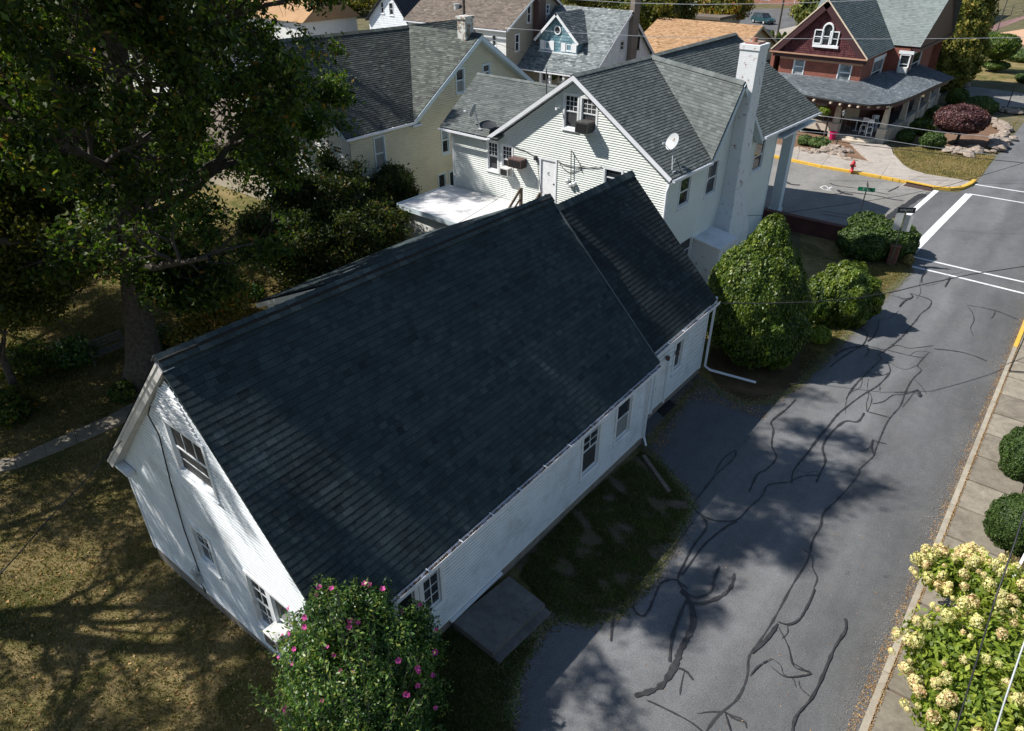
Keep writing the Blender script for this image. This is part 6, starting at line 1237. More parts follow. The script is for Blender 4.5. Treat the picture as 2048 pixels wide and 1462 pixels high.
for z in (.5, 1.0, 1.5, 2.0):
    b = MB()
    for a, c in zip(fp[:-1], fp[1:]): b.bar(a-fo+Vector((0, 0, z)), c-fo+Vector((0, 0, z)), .04)
    b.build('rail', M['dark_metal'], fn)
# rocks round the beds
def rock(loc, s, sd):
    rg = random.Random(sd); b = MB(); pts = []
    for i in range(5):
        for j in range(7):
            th, ph = math.pi*(i+.5)/5, 6.2832*j/7; r = s*(.75+.45*rg.random()); pts.append((math.sin(th)*math.cos(ph)*r*1.3, math.sin(th)*math.sin(ph)*r, math.cos(th)*r*.6))
    b.mesh(pts, [(i*7+j, (i+1)*7+j, (i+1)*7+(j+1) % 7, i*7+(j+1) % 7) for i in range(4) for j in range(7)]+[tuple(range(7)), tuple(range(28, 35))[::-1]]); return b.data('rock', M['rock'])
rks = [rock(None, 1, i) for i in range(5)]
def rocks(path_px, n, s, spread, label, z=.1):
    P_ = [GP(x, y, z) for x, y in path_px]
    for i in range(n):
        t = (i+random.random())/n*(len(P_)-1); k = min(int(t), len(P_)-2); p = P_[k].lerp(P_[k+1], t-k); q = s*random.uniform(.5, 1.3)
        o = link('rock', random.choice(rks), loc=(p.x+random.gauss(0, spread), p.y+random.gauss(0, spread), z+q*.25)); o.scale = (q, q, q); o.rotation_euler = (random.uniform(-.3, .3), random.uniform(-.3, .3), random.random()*6.28); tag(o, label, 'rock', 'stones '+label.split(' in ')[-1])
rocks([(1604, 302), (1640, 304), (1665, 308), (1698, 302)], 34, .26, .25, 'rough brown stone in the border before the porch'); rocks([(1650, 300), (1680, 300)], 14, .34, .3, 'rough brown stone in the border before the porch')
rocks([(1880, 297), (1930, 306), (1985, 300), (2008, 285), (2012, 262), (1995, 248), (1975, 240)], 60, .36, .3, 'rough grey-brown stone in the bed round the burgundy tree')
rocks([(1990, 218), (2020, 224), (2048, 226)], 16, .3, .3, 'rough stone in the border by the far driveway'); rocks([(1899, 180), (1930, 170)], 10, .3, .3, 'pale stone in the edge behind the porch')
o = link('rock', rks[1], loc=GP(1697, 320, .1)); o.scale = (.55, .4, .3); tag(o, 'flat pale stone lying alone behind the fire hydrant', 'rock')
# bench by the oak
bp_ = GP(217, 700, -.2); bn = empty('garden_bench', (bp_.x, bp_.y, TZ(bp_.x, bp_.y)), math.atan2(GP(245, 681, -.2).y-GP(190, 702, -.2).y, GP(245, 681, -.2).x-GP(190, 702, -.2).x), label='weathered slatted bench facing the lawn beside the oak trunk', cat='bench')
for i in range(4): b = MB(); b.box(-.8, .8, -.25+i*.13, -.15+i*.13, .42, .45); b.build('seat_slat', M['bark_l'], bn)
for i in range(3): b = MB(); b.box(-.8, .8, .27+i*.02, .295+i*.02, .55+i*.14, .65+i*.14); b.build('back_slat', M['bark_l'], bn)
for x in (-.72, .72):
    b = MB(); b.box(x-.03, x+.03, -.24, -.18, 0, .62); b.build('leg', M['bark_l'], bn); b = MB(); b.box(x-.03, x+.03, .25, .31, 0, .98); b.build('leg', M['bark_l'], bn); b = MB(); b.box(x-.04, x+.04, -.26, .3, .62, .66); b.build('armrest', M['bark_l'], bn)
# metal rails at the right edge
hr = empty('handrail', GP(2030, 745, .1), label='grey tubular handrail frame standing on the right-hand sidewalk', cat='handrail'); ho = Vector(hr.location); a, c = GP(2018, 744, .12), GP(2075, 748, .12); b = MB(); b.tube([a-ho, a-ho+Vector((0, 0, 1.6)), c-ho+Vector((0, 0, 1.6)), c-ho], .025, 6); b.tube([a-ho+Vector((0, 0, .05)), c-ho+Vector((0, 0, .05))], .02, 6); b.build('tube', M['dark_metal'], hr)
pr_ = empty('porch_rail', GP(2050, 1180, .1), label='white painted rail at the right edge behind the hydrangea', cat='railing'); po = Vector(pr_.location)
for k in range(2): a, c = GP(2018+k*18, 1170, 1.0+.0*k), GP(2052+k*18, 1105, 1.3); b = MB(); b.bar(a-po, c-po, .06, .1); b.build('rail', M['white'], pr_)
for k in range(2): a = GP(2018+k*22, 1165, 1.0); b = MB(); b.box(a.x-po.x-.05, a.x-po.x+.05, a.y-po.y-.05, a.y-po.y+.05, -.0, a.z); b.build('post', M['white'], pr_)
# ================================================================ wires
def wpx(name, label, pts, r, mat, **k): return wire(name, label, [DEP(x, y, t) for x, y, t in pts], r, mat, **k)
GW = 'overhead wires crossing the picture'
wpx('power_line', 'dark service line crossing in front of the evergreen to the rear roof', [(1226, 584, 27.5), (1320, 600, 26.5), (1420, 606, 26), (1520, 607, 25.5), (1620, 604, 25), (1720, 595, 25), (1790, 583, 25.5), (1850, 568, 26), (1940, 549, 27), (2060, 531, 28)], 0.0173, 'wire', group=GW, n=6)
wpx('power_line', 'thin dark line sagging across the painted chimney to the intersection', [(1235, 433, 36), (1400, 433, 38), (1540, 430, 39), (1680, 410, 40), (1800, 392, 40), (1900, 370, 39), (2060, 322, 38)], 0.0144, 'wire', group=GW, n=6)
wpx('power_line', 'pale high line crossing the arched attic window', [(1010, 56, 42), (1150, 66, 42), (1300, 73, 42), (1530, 77, 42), (1760, 78, 42), (1900, 77, 42), (2070, 75, 42)], 0.0130, 'wire_l', group=GW, n=6)
wpx('power_line', 'pale topmost line just under the top edge of the picture', [(1100, -4, 42), (1260, 6, 42), (1400, 9, 42), (1560, 7, 42), (1700, 2, 42), (1850, -6, 42)], 0.0158, 'wire_l', group=GW, n=6)
wpx('power_line', 'grey line from the mint house eave past the porch posts', [(1637, 231, 47), (1760, 247, 47), (1880, 264, 47), (2060, 281, 47)], 0.0173, 'wire_l', group=GW, n=8)
wpx('power_line', 'second grey line below it, crossing the burgundy tree trunk', [(1600, 262, 47), (1720, 272, 47), (1840, 291, 47), (1940, 304, 47), (2060, 318, 47)], 0.0173, 'alu', group=GW, n=8)
wpx('power_line', 'dark lower line crossing the little lawn of the brick house', [(1590, 268, 47), (1700, 287, 47), (1830, 302, 47), (1950, 316, 47), (2060, 327, 47)], 0.0202, 'wire', group=GW, n=8)
wpx('power_line', 'dark line crossing the hydrangea in the lower right corner', [(2062, 980, 8.5), (2030, 1085, 8.2), (1990, 1200, 8), (1960, 1300, 8), (1905, 1480, 8)], 0.0101, 'wire', group=GW, n=8)
wpx('power_line', 'thicker dark line at the extreme lower right edge', [(2065, 1240, 7), (2040, 1310, 7), (2010, 1400, 7), (1985, 1480, 7)], 0.0101, 'alu', group=GW, n=8)
wpx('power_line', 'dark cable from the gable peak falling away over the left lawn', [(312, 806, 17.6), (215, 910, 16.8), (100, 1035, 16), (-30, 1180, 15)], 0.0144, 'wire', group=GW, n=8, sag=.02)
wpx('power_line', 'thin dark line over the white flat roof', [(1144, 300, 41.5), (1060, 357, 38), (960, 420, 34), (890, 462, 31)], 0.0101, 'wire', group=GW, n=8)
wpx('power_line', 'thin dark line between the chimney stub and the dormer house', [(938, 60, 46), (980, 82, 50), (1060, 110, 54), (1180, 128, 56)], 0.0130, 'wire', group=GW, n=8)
# ================================================================ planting
def fit(base, x0, x1, y0, y1, zb=None):
    """ellipsoid standing over a base point with the given outline size"""
    base = Vector(base); h = Vector((FW.x, FW.y, 0)).normalized(); d = ray((x0+x1)/2, (y0+y1)/2); t = base.dot(h)/d.dot(h); c = CAMP+d*t; dep = (c-CAMP).dot(FW)
    r = (x1-x0)/2*dep/FPX; th = math.atan2(-d.z, math.hypot(d.x, d.y)); hh = (y1-y0)/2*dep/FPX*math.cos(th-PITCH)
    rz = math.sqrt(max(.05, hh*hh-(r*math.sin(th))**2))/math.cos(th); return c, (r, r, rz)
def bush(name, label, cat, basepx, box, n, size, mat, **k):
    b0 = GP(*basepx); c, r = fit(b0, *box); k.setdefault('amp', .14); tp = k.pop('taper', 0); squash = k.pop('grounded', True)
    if squash:
        top = c.z+r[2]; zc = top*k.pop('belly', .46); c = Vector((c.x, c.y, zc)); r = (r[0], r[1], top-zc+.0)
    return shrub(name, label, cat, [(tuple(c), r, tp)], n, size, mat, base=(c.x, c.y, TZ(c.x, c.y)), **k)
# big arborvitae, its round neighbour, hedge and small plants along the street
A0 = GP(1500, 742); c, r = fit(GP(1516, 700), 1420, 1632, 430, 766)
shrub('arborvitae', 'tall cone-shaped evergreen shrub at the rear corner of the long white house', 'evergreen', [((-8.1, 25.4, 2.3), (2.0, 2.1, 2.5), .05), ((-8.15, 25.75, 3.85), (1.3, 1.35, 1.85), .42), ((-7.6, 25.2, 1.5), (1.75, 1.7, 1.6), 0), ((-9.0, 25.0, 2.6), (1.0, 1.1, 1.8), .1)], 110000, .060, 'yew', upright=1, amp=.16, nb=110, k=55, base=(-8.1, 25.6, 0), tint=(.50, .24), shell=.16, w=.45, seed=3, jitter=.7, corescale=.90)
bush('rounded_yew', 'round clipped evergreen shrub right of the tall arborvitae', 'shrub', (1690, 640), (1628, 1750, 527, 683), 34000, .062, 'yew', seed=4, nb=60, k=40, amp=.26, shell=.16, tint=(.55, .22), corescale=.88, upright=1)
bush('rounded_yew', 'smaller shaded evergreen shrub tucked behind the arborvitae', 'shrub', (1655, 640), (1600, 1680, 552, 655), 12000, .062, 'yew', seed=5, nb=60, k=40, amp=.26, tint=(.45, .22), corescale=.88, upright=1)
h0 = GP(1745, 520)
shrub('corner_hedge', 'loose evergreen hedge around the brick pier at the street corner', 'hedge', [((GP(1715, 515).x, GP(1715, 515).y+.1, .75), (1.25, .8, .85)), ((GP(1755, 520).x, GP(1755, 520).y+.9, .85), (1.3, 1.0, .95)), ((GP(1797, 515).x-.3, GP(1797, 515).y+.4, .75), (1.0, 1.1, .85)), ((GP(1735, 480).x, GP(1735, 480).y-.6, .8), (1.1, .8, .9))], 42000, .075, 'boxw', seed=6, amp=.22, nb=80, k=30, base=(h0.x, h0.y, 0), tint=(.5, .25), corescale=.8)
bush('hosta', 'yellow-green leafy clump on the grass beside the evergreens', 'plant', (1640, 683), (1622, 1660, 652, 686), 700, .13, 'hyd', seed=7, core=False, w=.4)
bush('ornamental_grass', 'straw-yellow tuft at the end of the corner hedge', 'plant', (1818, 528), (1808, 1826, 510, 532), 500, .12, 'grass_g', seed=8, core=False, w=.2)
# right edge
bush('boxwood', 'clipped round boxwood at the right edge, the upper of two', 'shrub', (2052, 950), (2010, 2105, 848, 965), 26000, .035, 'boxw', seed=9, nb=110, k=60, amp=.16, shell=.14, corescale=.92)
bush('boxwood', 'clipped round boxwood at the right edge, the lower of two', 'shrub', (2040, 1085), (1988, 2100, 988, 1085), 26000, .032, 'boxw', seed=10, nb=110, k=60, amp=.16, shell=.14, corescale=.92)
# hydrangea: leafy mass and separate flower heads
hyc = [(tuple(GP(x, y, z)), (r, r, r*.9)) for x, y, z, r in ((1888, 1145, 1.3, .62), (1985, 1190, 1.5, .85), (1905, 1320, 1.4, 1.05), (2005, 1320, 1.7, 1.1), (1960, 1430, 1.5, 1.05), (2060, 1240, 1.5, .9), (1885, 1420, 1.0, .62), (2070, 1420, 1.5, 1.0), (1940, 1120, 1.5, .3))]
hy_ = shrub('hydrangea', 'large panicle hydrangea full of cream and dusty pink flower heads at the lower right', 'shrub', hyc, 17000, .08, 'hyd', seed=11, amp=.34, nb=40, k=25, base=(2.1, 14.0, .09), tint=(.5, .25), core='hyd', corescale=.62, w=.42, shell=.4)
def head(sd):
    rg = np.random.default_rng(sd); n = 170; d = unit(rg.normal(size=(n, 3))); t = (d[:, 2]+1)/2; q = d*np.array([1, 1, 1.35])*.078*(1-.3*t)[:, None]*(.85+.25*rg.random(n))[:, None]
    n_ = unit(d+rg.normal(size=(n, 3))*.3); a = unit(np.cross(n_, rg.normal(size=(n, 3)))); b_ = np.cross(n_, a); s = .013*(.7+.6*rg.random((n, 1)))
    V = np.stack([q-a*s, q+b_*s, q+a*s, q-b_*s], 1).reshape(-1, 3); return npmesh('flower_head', V, np.arange(4*n).reshape(n, 4), M['floret'], np.repeat(np.clip(rg.normal(.55+.14*(sd % 4), .22, n), 0, 1), 4))
heads = [head(i) for i in range(8)]; rg = np.random.default_rng(2); off = Vector(hy_.location); cnt = 0
for tries in range(4000):
    e = hyc[rg.integers(len(hyc))]; d = unit(rg.normal(size=3)); 
    if d[2] < -.15: continue
    p = np.array(e[0])+d*np.array(e[1])*rg.uniform(.96, 1.2)
    if any(np.sum(((p-np.array(o[0]))/np.array(o[1]))**2) < .98 for o in hyc if o is not e): continue
    if cnt > 240: break
    cnt += 1; o = bpy.data.objects.new('flower_head', heads[rg.integers(8)]); COL.objects.link(o); o.parent = hy_; q = Vector(d)*.6+Vector((0, 0, .7)); sc_ = rg.uniform(.7, 2.1)
    o.matrix_basis = Matrix.Translation(Vector(p)-off) @ q.to_track_quat('Z', 'Y').to_matrix().to_4x4() @ Matrix.Scale(sc_, 4)
b = MB()
for i in range(26): a_ = random.random()*6.28; b.tube([(random.uniform(-.2, .2), random.uniform(-.2, .2), 0), (math.cos(a_)*.5, math.sin(a_)*.5, .7), (math.cos(a_)*1.0, math.sin(a_)*1.0, 1.35)], [.014, .01, .006], 4)
b.build('stems', M['bark_l'], hy_)
# rose of sharon at the house corner
hbc = [(tuple(GP(x, y, z)), (r, r, r*1.05)) for x, y, z, r in ((660, 1240, 3.5, .72), (735, 1232, 3.2, .66), (622, 1300, 2.9, .55), (835, 1245, 2.5, .42), (850, 1295, 2.1, .45), (765, 1320, 2.5, .95), (665, 1350, 2.3, .95), (725, 1420, 1.8, 1.1), (825, 1380, 1.5, .72), (625, 1425, 1.7, .62), (780, 1490, 1.0, 1.1), (700, 1500, .8, .9))]
HB = Vector((-7.7, 4.3, 0))
hb_ = shrub('rose_of_sharon', 'bushy rose of sharon with pink flowers at the near corner of the long white house', 'shrub', hbc, 80000, .040, 'hib', seed=12, amp=.5, nb=40, k=28, base=tuple(HB), tint=(.48, .24), core='hib', corescale=.50, w=.42, shell=.55, jitter=.8)
b = MB(); sp = []
for i in range(130):
    a_ = rg.random()*6.28; r_ = rg.random()**.6*1.75; top_ = HB+Vector((math.cos(a_)*r_-.15, math.sin(a_)*r_+.15, 4.3+.75*rg.random()-r_*1.0)); bs = HB+Vector((.2*math.cos(a_), .2*math.sin(a_), 0)); md = bs.lerp(top_, .6)+Vector((math.cos(a_)*.15, math.sin(a_)*.15, 0))
    b.tube([bs-HB, md-HB, top_-HB], [.014, .009, .004], 4)
    for j in range(34): sp.append(list(md.lerp(top_, (j/34)**.8)+Vector(rg.normal(size=3)*.055)-HB))
b.build('stems', M['bark_l'], hb_); link('shoot_leaves', leaves_mesh('shoot_leaves', np.array(sp), .045, M['hib'], rg.random(len(sp))*.6+.4, w=.42), hb_)
def bloom(sd):
    rg2 = random.Random(sd); b = MB()
    for i in range(5):
        a_ = i*1.2566+.2*rg2.random(); u = Vector((math.cos(a_), math.sin(a_), 0)); v = Vector((-u.y, u.x, 0)); r_ = .042; tt = rg2.random()
        b.face([Vector((0, 0, 0)), u*r_*.6-v*r_*.42+Vector((0, 0, .018)), u*r_+Vector((0, 0, .03)), u*r_*.6+v*r_*.42+Vector((0, 0, .018))], tt)
    return b.data('flower', M['pink'])
blooms = [bloom(i) for i in range(5)]; cnt = 0
for tries in range(3000):
    e = hbc[rg.integers(len(hbc))]; d = unit(rg.normal(size=3)); p = np.array(e[0])+d*np.array(e[1])*1.12
    if d[2] < -.1 or (d[0]*.5-d[1]*.7+d[2]*.5) < .2 or any(np.sum(((p-np.array(o[0]))/np.array(o[1]))**2) < 1.0 for o in hbc if o is not e): continue
    cnt += 1; o = bpy.data.objects.new('flower', blooms[rg.integers(5)]); COL.objects.link(o); o.parent = hb_
    o.matrix_basis = Matrix.Translation(Vector(p)-HB) @ Vector((d[0], d[1]-.4, d[2]+.4)).to_track_quat('Z', 'Y').to_matrix().to_4x4() @ Matrix.Scale(rg.uniform(1.0, 1.7), 4)
    if cnt >= 48: break
# brick house garden
bush('burgundy_maple', 'dome-shaped burgundy-leaved small tree in the stone-edged bed', 'tree', (1912, 290), (1875, 1972, 208, 268), 16000, .12, 'burg', grounded=False, seed=13, amp=.1, nb=90, k=60, trunk=(tuple(GP(1912, 288)), (GP(1912, 288).x+.1, GP(1912, 288).y, 1.8), .1), corescale=.86)
e_ = GP(1862, 172); ec, er = fit(e_, 1832, 1962, -70, 175)
shrub('spruce_tree', 'tall yellow-green evergreen behind the brick house porch', 'evergreen', [((e_.x, e_.y, 5.2), (4.2, 4.2, 5.2), .1), ((e_.x, e_.y, 9.5), (3.4, 3.4, 5.5), .3), ((e_.x+1.2, e_.y-1.5, 3.4), (3.0, 3.0, 3.2), .1)], 60000, .22, 'conif', seed=14, amp=.3, nb=170, k=55, base=(e_.x, e_.y, 0), tint=(.5, .25), corescale=.8, w=.4)
tb = GP(1988, 143); tp_ = empty('topiary', tb, label='two-tier clipped topiary tree standing on the sunny lawn', cat='topiary'); tp_c, tp_r = fit(tb, 1972, 2032, 66, 120); tq_c, tq_r = fit(tb, 1969, 2016, 120, 141)
for cc_, rr_, nm, n_ in ((tp_c, (tp_r[0], tp_r[1], tp_r[2]), 'upper_tier', 14000), (tq_c, (tq_r[0], tq_r[1], .45), 'lower_tier', 7000)):
    s_ = shrub(nm, None, None, [(tuple(cc_), rr_, -.25 if nm == 'upper_tier' else -.1)], n_, .11, 'yew', seed=15, amp=.1, nb=90, k=60, base=tuple(cc_), upright=1, corescale=.9)
    me_ = s_.children[0].data; loc_ = Vector(s_.location)-tb; core_ = s_.children[1].data; bpy.data.objects.remove(s_.children[1]); bpy.data.objects.remove(s_.children[0]); bpy.data.objects.remove(s_)
    o = link(nm, me_, tp_, loc=loc_); link('dark_core', core_, o)
b = MB(); b.tube([(0, 0, 0), (.1, 0, .8), (0, .1, 1.8), (0, 0, 2.6)], [.28, .2, .16, .12], 8); b.build('trunk', M['bark'], tp_)
for nm, lb, bp2, bx, mat_, n_ in (('rounded_shrub', 'round glossy shrub left of the burgundy tree', (1866, 296), (1844, 1890, 264, 294), 'boxw', 6000), ('shrub', 'dark low shrub against the porch parapet, nearest the steps', (1822, 285), (1795, 1828, 258, 286), 'boxw', 4000), ('shrub', 'dark green shrub in the middle of the porch parapet', (1845, 268), (1822, 1868, 236, 268), 'yew', 6000),
    ('shrub', 'dark shrub at the far end of the porch parapet', (1870, 245), (1853, 1890, 212, 244), 'yew', 5000), ('rhododendron', 'dark broad-leaved shrub by the driveway entrance', (1915, 212), (1896, 1936, 176, 212), 'yew', 6000), ('juniper', 'blue-green spreading juniper behind the burgundy tree', (1965, 225), (1930, 1993, 192, 226), 'juni', 7000),
    ('perennial', 'mixed green perennials in the bed beside the flower pot', (1640, 295), (1618, 1660, 274, 298), 'juni', 2500), ('perennial', 'low leafy plant at the left end of the flower bed', (1612, 290), (1596, 1626, 270, 292), 'juni', 1800), ('shrub', 'grey-green shrub at the right edge behind the topiary', (2042, 122), (2012, 2085, 98, 126), 'juni', 4000), ('shrub', 'leafy shrub cut by the right edge of the lawn', (2060, 165), (2034, 2080, 145, 166), 'boxw', 3000),
    ('shrub', 'round shrub beside the red track behind the topiary', (1970, 100), (1955, 2000, 62, 108), 'juni', 4500)):
    bush(nm, lb, 'shrub' if nm != 'perennial' else 'plant', bp2, bx, n_, .11, mat_, seed=len(lb), nb=60, k=40, amp=.14, w=.4)
sg = GP(1648, 275, .1); bush('standard_tree', 'small mop-headed yellow-green tree on a bare stem before the porch', 'tree', (1648, 275), (1632, 1660, 213, 232), 2200, .09, 'hyd', grounded=False, seed=16, trunk=(tuple(sg), (sg.x, sg.y, 1.9), .07))
for i, (x, y0_) in enumerate(((1542, 62), (1556, 66), (1567, 64), (1579, 68))):
    bush('columnar_arborvitae', 'narrow dark columnar evergreen by the parking lot, %s of four' % ('leftmost', 'second from the left', 'third from the left', 'rightmost')[i], 'evergreen', (x, 100), (x-7, x+7, y0_, 98), 2200, .16, 'yew', seed=20+i, taper=.4, amp=.1, group='row of columnar evergreens by the parking lot')
for nm, lb, bp2, bx, mat_, n_, tn in (('maple_tree', 'dark broad tree filling the gap behind the white-gabled dormer house', (1290, 95), (1205, 1385, -60, 80), 'autumn', 26000, (.2, .2)), ('maple_tree', 'small yellowing tree in front of the parked white cars', (1440, 62), (1395, 1500, -30, 50), 'autumn', 9000, (.5, .25)),
    ('maple_tree', 'green tree between the parking lot and the brick house gable', (1650, 72), (1592, 1720, -20, 62), 'conif', 14000, (.35, .2)), ('maple_tree', 'leafy tree behind the beige house at the top of the picture', (700, 30), (640, 760, -40, 30), 'autumn', 8000, (.3, .2)), ('maple_tree', 'leafy tree at the top edge above the dormer house', (1190, 60), (1110, 1240, -60, 15), 'autumn', 9000, (.2, .2))):
    bush(nm, lb, 'tree', bp2, bx, n_, .26, mat_, grounded=False, seed=len(lb)+3, nb=70, k=30, amp=.35, tint=tn, corescale=.55, shell=.5, trunk=(tuple(GP(*bp2)), (GP(*bp2).x, GP(*bp2).y, 5), .25))
hb3 = ONY(1104, 148, 61.); shrub('hanging_fern', 'hanging fern basket under the porch eave of the dormer house', 'plant', [((hb3.x, hb3.y, hb3.z), (.55, .5, .5))], 900, .16, 'juni', seed=31, base=(hb3.x, hb3.y, hb3.z-.4))
# small trees and thicket behind the long house
ob = GP(431, 690, -.3)
shrub('spindle_bush', 'loose bush turning yellow and red between the oak trunk and the ridge', 'shrub', [((ob.x, ob.y, 1.3), (1.3, 1.3, 1.3)), ((ob.x+.9, ob.y+.8, 2.1), (.8, .8, 1.2)), ((ob.x-1.2, ob.y+.2, .9), (1.0, .9, 1.)), ((ob.x+.6, ob.y-1.2, .7), (1.2, .8, .8))], 11000, .07, 'autumn', seed=32, core=False, base=(ob.x, ob.y, -.3), tint=(.42, .3), shell=.75, amp=.3)
def smalltree(name, label, base, h, spread, mat, per, size, seed, tint=(.4, .2), trunk_r=.14, nl=9, low=.25, matb='bark', maxl=2, lean=(0, 0)):
    rg2 = random.Random(seed); base = Vector(base); t = empty(name, base, label=label, cat='tree'); mb = MB(); mb.sm = True; pts = [Vector((lean[0]*k/5+rg2.gauss(0, .07)*k, lean[1]*k/5+rg2.gauss(0, .07)*k, h*.8*k/5)) for k in range(6)]; mb.tube(pts, [trunk_r*(1.15-.17*k) for k in range(6)], 8); mb.build('trunk', M[matb], t)
    bl = MB(); bl.sm = True; tips = []
    for i in range(nl):
        k = low+(1-low)*(i+.5)/nl; q = pts[min(4, int(k*5))].lerp(pts[min(5, int(k*5)+1)], k*5-int(k*5)); a_ = i*2.4+rg2.random(); el = R(rg2.uniform(5, 45)); d = Vector((math.cos(a_)*math.cos(el), math.sin(a_)*math.cos(el), math.sin(el))); grow(bl, q, d, spread*(1.05-.35*k), trunk_r*.45, 0, tips, rg2, maxl=maxl, nch=(6, 5, 3), spread=(25, 60), segs=5)
    bl.build('limbs', M[matb], t); link('crown', tip_leaves(tips, per, .24, size, mat, tint, gap=-.55), t); return t
q1 = GP(600, 505); smalltree('oak_sapling', 'dark broad-leaved tree crowding the left side of the white flat roof', (-29.0, 20.6, -.3), 4.7, 3.3, 'oak_d', 24, .09, 41, (.40, .26), nl=14, maxl=2)
smalltree('oak_sapling', 'low spreading tree under the oak beside the shallow lean-to roof', (-26.2, 17.2, -.3), 3.9, 3.1, 'oak_d', 24, .09, 42, (.42, .26), nl=13, low=.15)
smalltree('oak_sapling', 'leafy small tree touching the near corner of the white flat roof', (-25.6, 20.0, -.2), 3.5, 2.6, 'oak_d', 24, .09, 43, (.42, .26), nl=13, low=.2)
smalltree('cedar_tree', 'bushy reddish-green cedar against the cream house wall', (-28.3, 24.3, 0), 4.1, 1.5, 'oak_d', 46, .08, 44, (.35, .2), nl=16, low=.1)
mpb = GP(40, 800, -.5); smalltree('maple_tree', 'soft green small tree at the left edge beyond the walkway', (mpb.x, mpb.y, -.5), 9.5, 4.6, 'autumn', 30, .10, 45, (.18, .2), nl=22, low=.22)
sb_ = GP(100, 650, -.4); smalltree('hemlock', 'dark low tree left of the garden bench', (sb_.x, sb_.y, -.4), 5.2, 2.6, 'oak_d', 24, .09, 46, (.30, .2), nl=14, low=.1)
for i, (x, y, s_) in enumerate(((150, 720, .9), (60, 740, 1.1), (330, 690, .8), (250, 790, .5), (500, 600, .7), (20, 830, .9))):
    p = GP(x, y, -.4); shrub('undergrowth_shrub', 'low leafy shrub in the shade, %s' % ('left of the garden bench', 'at the foot of the small left tree', 'right of the oak trunk', 'near the walkway below the oak', 'behind the long roof ridge', 'at the left edge above the walkway')[i], 'shrub', [((p.x, p.y, s_*.4-.4), (s_*1.1, s_, s_*.7))], 3000, .075, 'oak' if i % 2 else 'hib', seed=50+i, core=False, base=(p.x, p.y, -.4), shell=.7, amp=.3, tint=(.4, .25))
sn = GP(655, 512, -.3); b = MB(); b.tube([(0, 0, 0), (-.05, .05, 2.3), (.1, .1, 4.0)], [.13, .11, .08], 7); o = b.build('dead_trunk', M['bark_l'], loc=(sn.x, sn.y, -.3)); tag(o, 'bare pale dead trunk among the dark small trees behind the ridge', 'tree')
for nm, lb, bp2, bx in (('maple_tree', 'dark leafy tree far behind the oak at the upper left', (60, 330), (-60, 190, 60, 330)), ('maple_tree', 'dark leafy tree between the oak trunk and the cream house', (330, 330), (300, 470, 180, 330)), ('maple_tree', 'broad leafy tree at the top left corner behind the oak', (150, 130), (60, 260, -40, 130))):
    bush(nm, lb, 'tree', bp2, bx, 16000, .2, 'oak', grounded=False, seed=len(lb), nb=70, k=30, amp=.35, tint=(.45, .25), corescale=.6, shell=.5, trunk=(tuple(GP(*bp2)), (GP(*bp2).x, GP(*bp2).y, 3), .2))
# the great oak
def oak(name, label, P_, seed, nl=24, z0=.20, L0=7.9, per=22, crown_tint=(.42, .27), rad=.55, extra=(), gap=.05):
    rg2 = random.Random(seed); base = P_[0]; t = empty(name, base, label=label, cat='tree'); mb = MB(); mb.sm = True; q = [p-base for p in P_]; m = len(q)
    fine = [q[min(m-2, int(k))].lerp(q[min(m-2, int(k))+1], k-min(m-2, int(k))) for k in [j*(m-1)/24 for j in range(25)]]; rad_ = [max(.08, .52*(1-.8*j/24)*(1+.9*math.exp(-j*.9))) for j in range(25)]
    mb.tube(fine, rad_, 16); mb.build('trunk', M['bark'], t); bl = MB(); bl.sm = True; tips = []
    for i in range(nl):
        k = z0+(1-z0)*(i+.3)/nl; j = min(23, int(k*24)); s = fine[j]; a_ = i*2.39996+rg2.uniform(-.3, .3); el = R(8+50*k*rg2.uniform(.5, 1.1)); d = Vector((math.cos(a_)*math.cos(el), math.sin(a_)*math.cos(el), math.sin(el)))
        grow(bl, s, d, L0*(1.0-.30*k)*rg2.uniform(.85, 1.1), rad_[j]*.52, 0, tips, rg2, maxl=3, nch=(6, 5, 3), spread=(28, 62), segs=7, wig=.17, up=.03)
    for (k, d, L) in extra:
        j = int(k*24); grow(bl, fine[j], Vector(d).normalized(), L, rad_[j]*.5, 0, tips, rg2, maxl=3, nch=(7, 5, 3), spread=(25, 55), segs=8, wig=.14, up=-.01)
    bl.build('limbs', M['bark'], t); print('oak tips', len(tips)); link('crown', tip_leaves(tips, per, .24, .095, 'oak', crown_tint, droop=.35, w=.5, gap=gap), t); return t
OP = [Vector((-26.0, 9.1, -.5)), Vector((-25.58, 9.41, 2.77)), Vector((-25.23, 9.69, 5.17)), Vector((-24.72, 10.1, 7.86)), Vector((-24.23, 10.49, 10.26)), Vector((-24.0, 10.7, 12.5)), Vector((-23.7, 10.5, 15)), Vector((-23.5, 10.3, 17.5)), Vector((-23.4, 10.2, 19.5))]
OAK = oak('oak_tree', 'huge old oak, trunk rising left of the roof ridge, crown filling the upper left', OP, 8, extra=((.27, (.9, .2, -.05), 3.2), (.29, (-.7, -.5, -.02), 5.5), (.33, (-.2, -.9, .0), 4.5), (.36, (-.95, .2, 0), 6.5), (.34, (.35, .9, -.04), 6.5), (.50, (.45, .9, .10), 6.8), (.60, (.8, .6, .12), 6.5), (.80, (.55, -.83, .05), 9.5), (.78, (.70, -.68, .06), 7.0), (.83, (.60, -.78, .04), 8.5), (.86, (.3, -.95, .05), 7.5), (.86, (.95, .1, .1), 6.5)))
O2 = oak('oak_tree', 'second big oak beyond the left edge of the picture, shading the gable', [Vector((0, 0, -.6)), Vector((.2, 0, 5)), Vector((0, .3, 10)), Vector((-.2, .1, 15)), Vector((0, 0, 19.5))], 21, nl=15, per=15, gap=.1)
o2 = O2; o2.location = (-26.8, -4.6, -.6); o2.rotation_euler = (0, 0, 2.1)
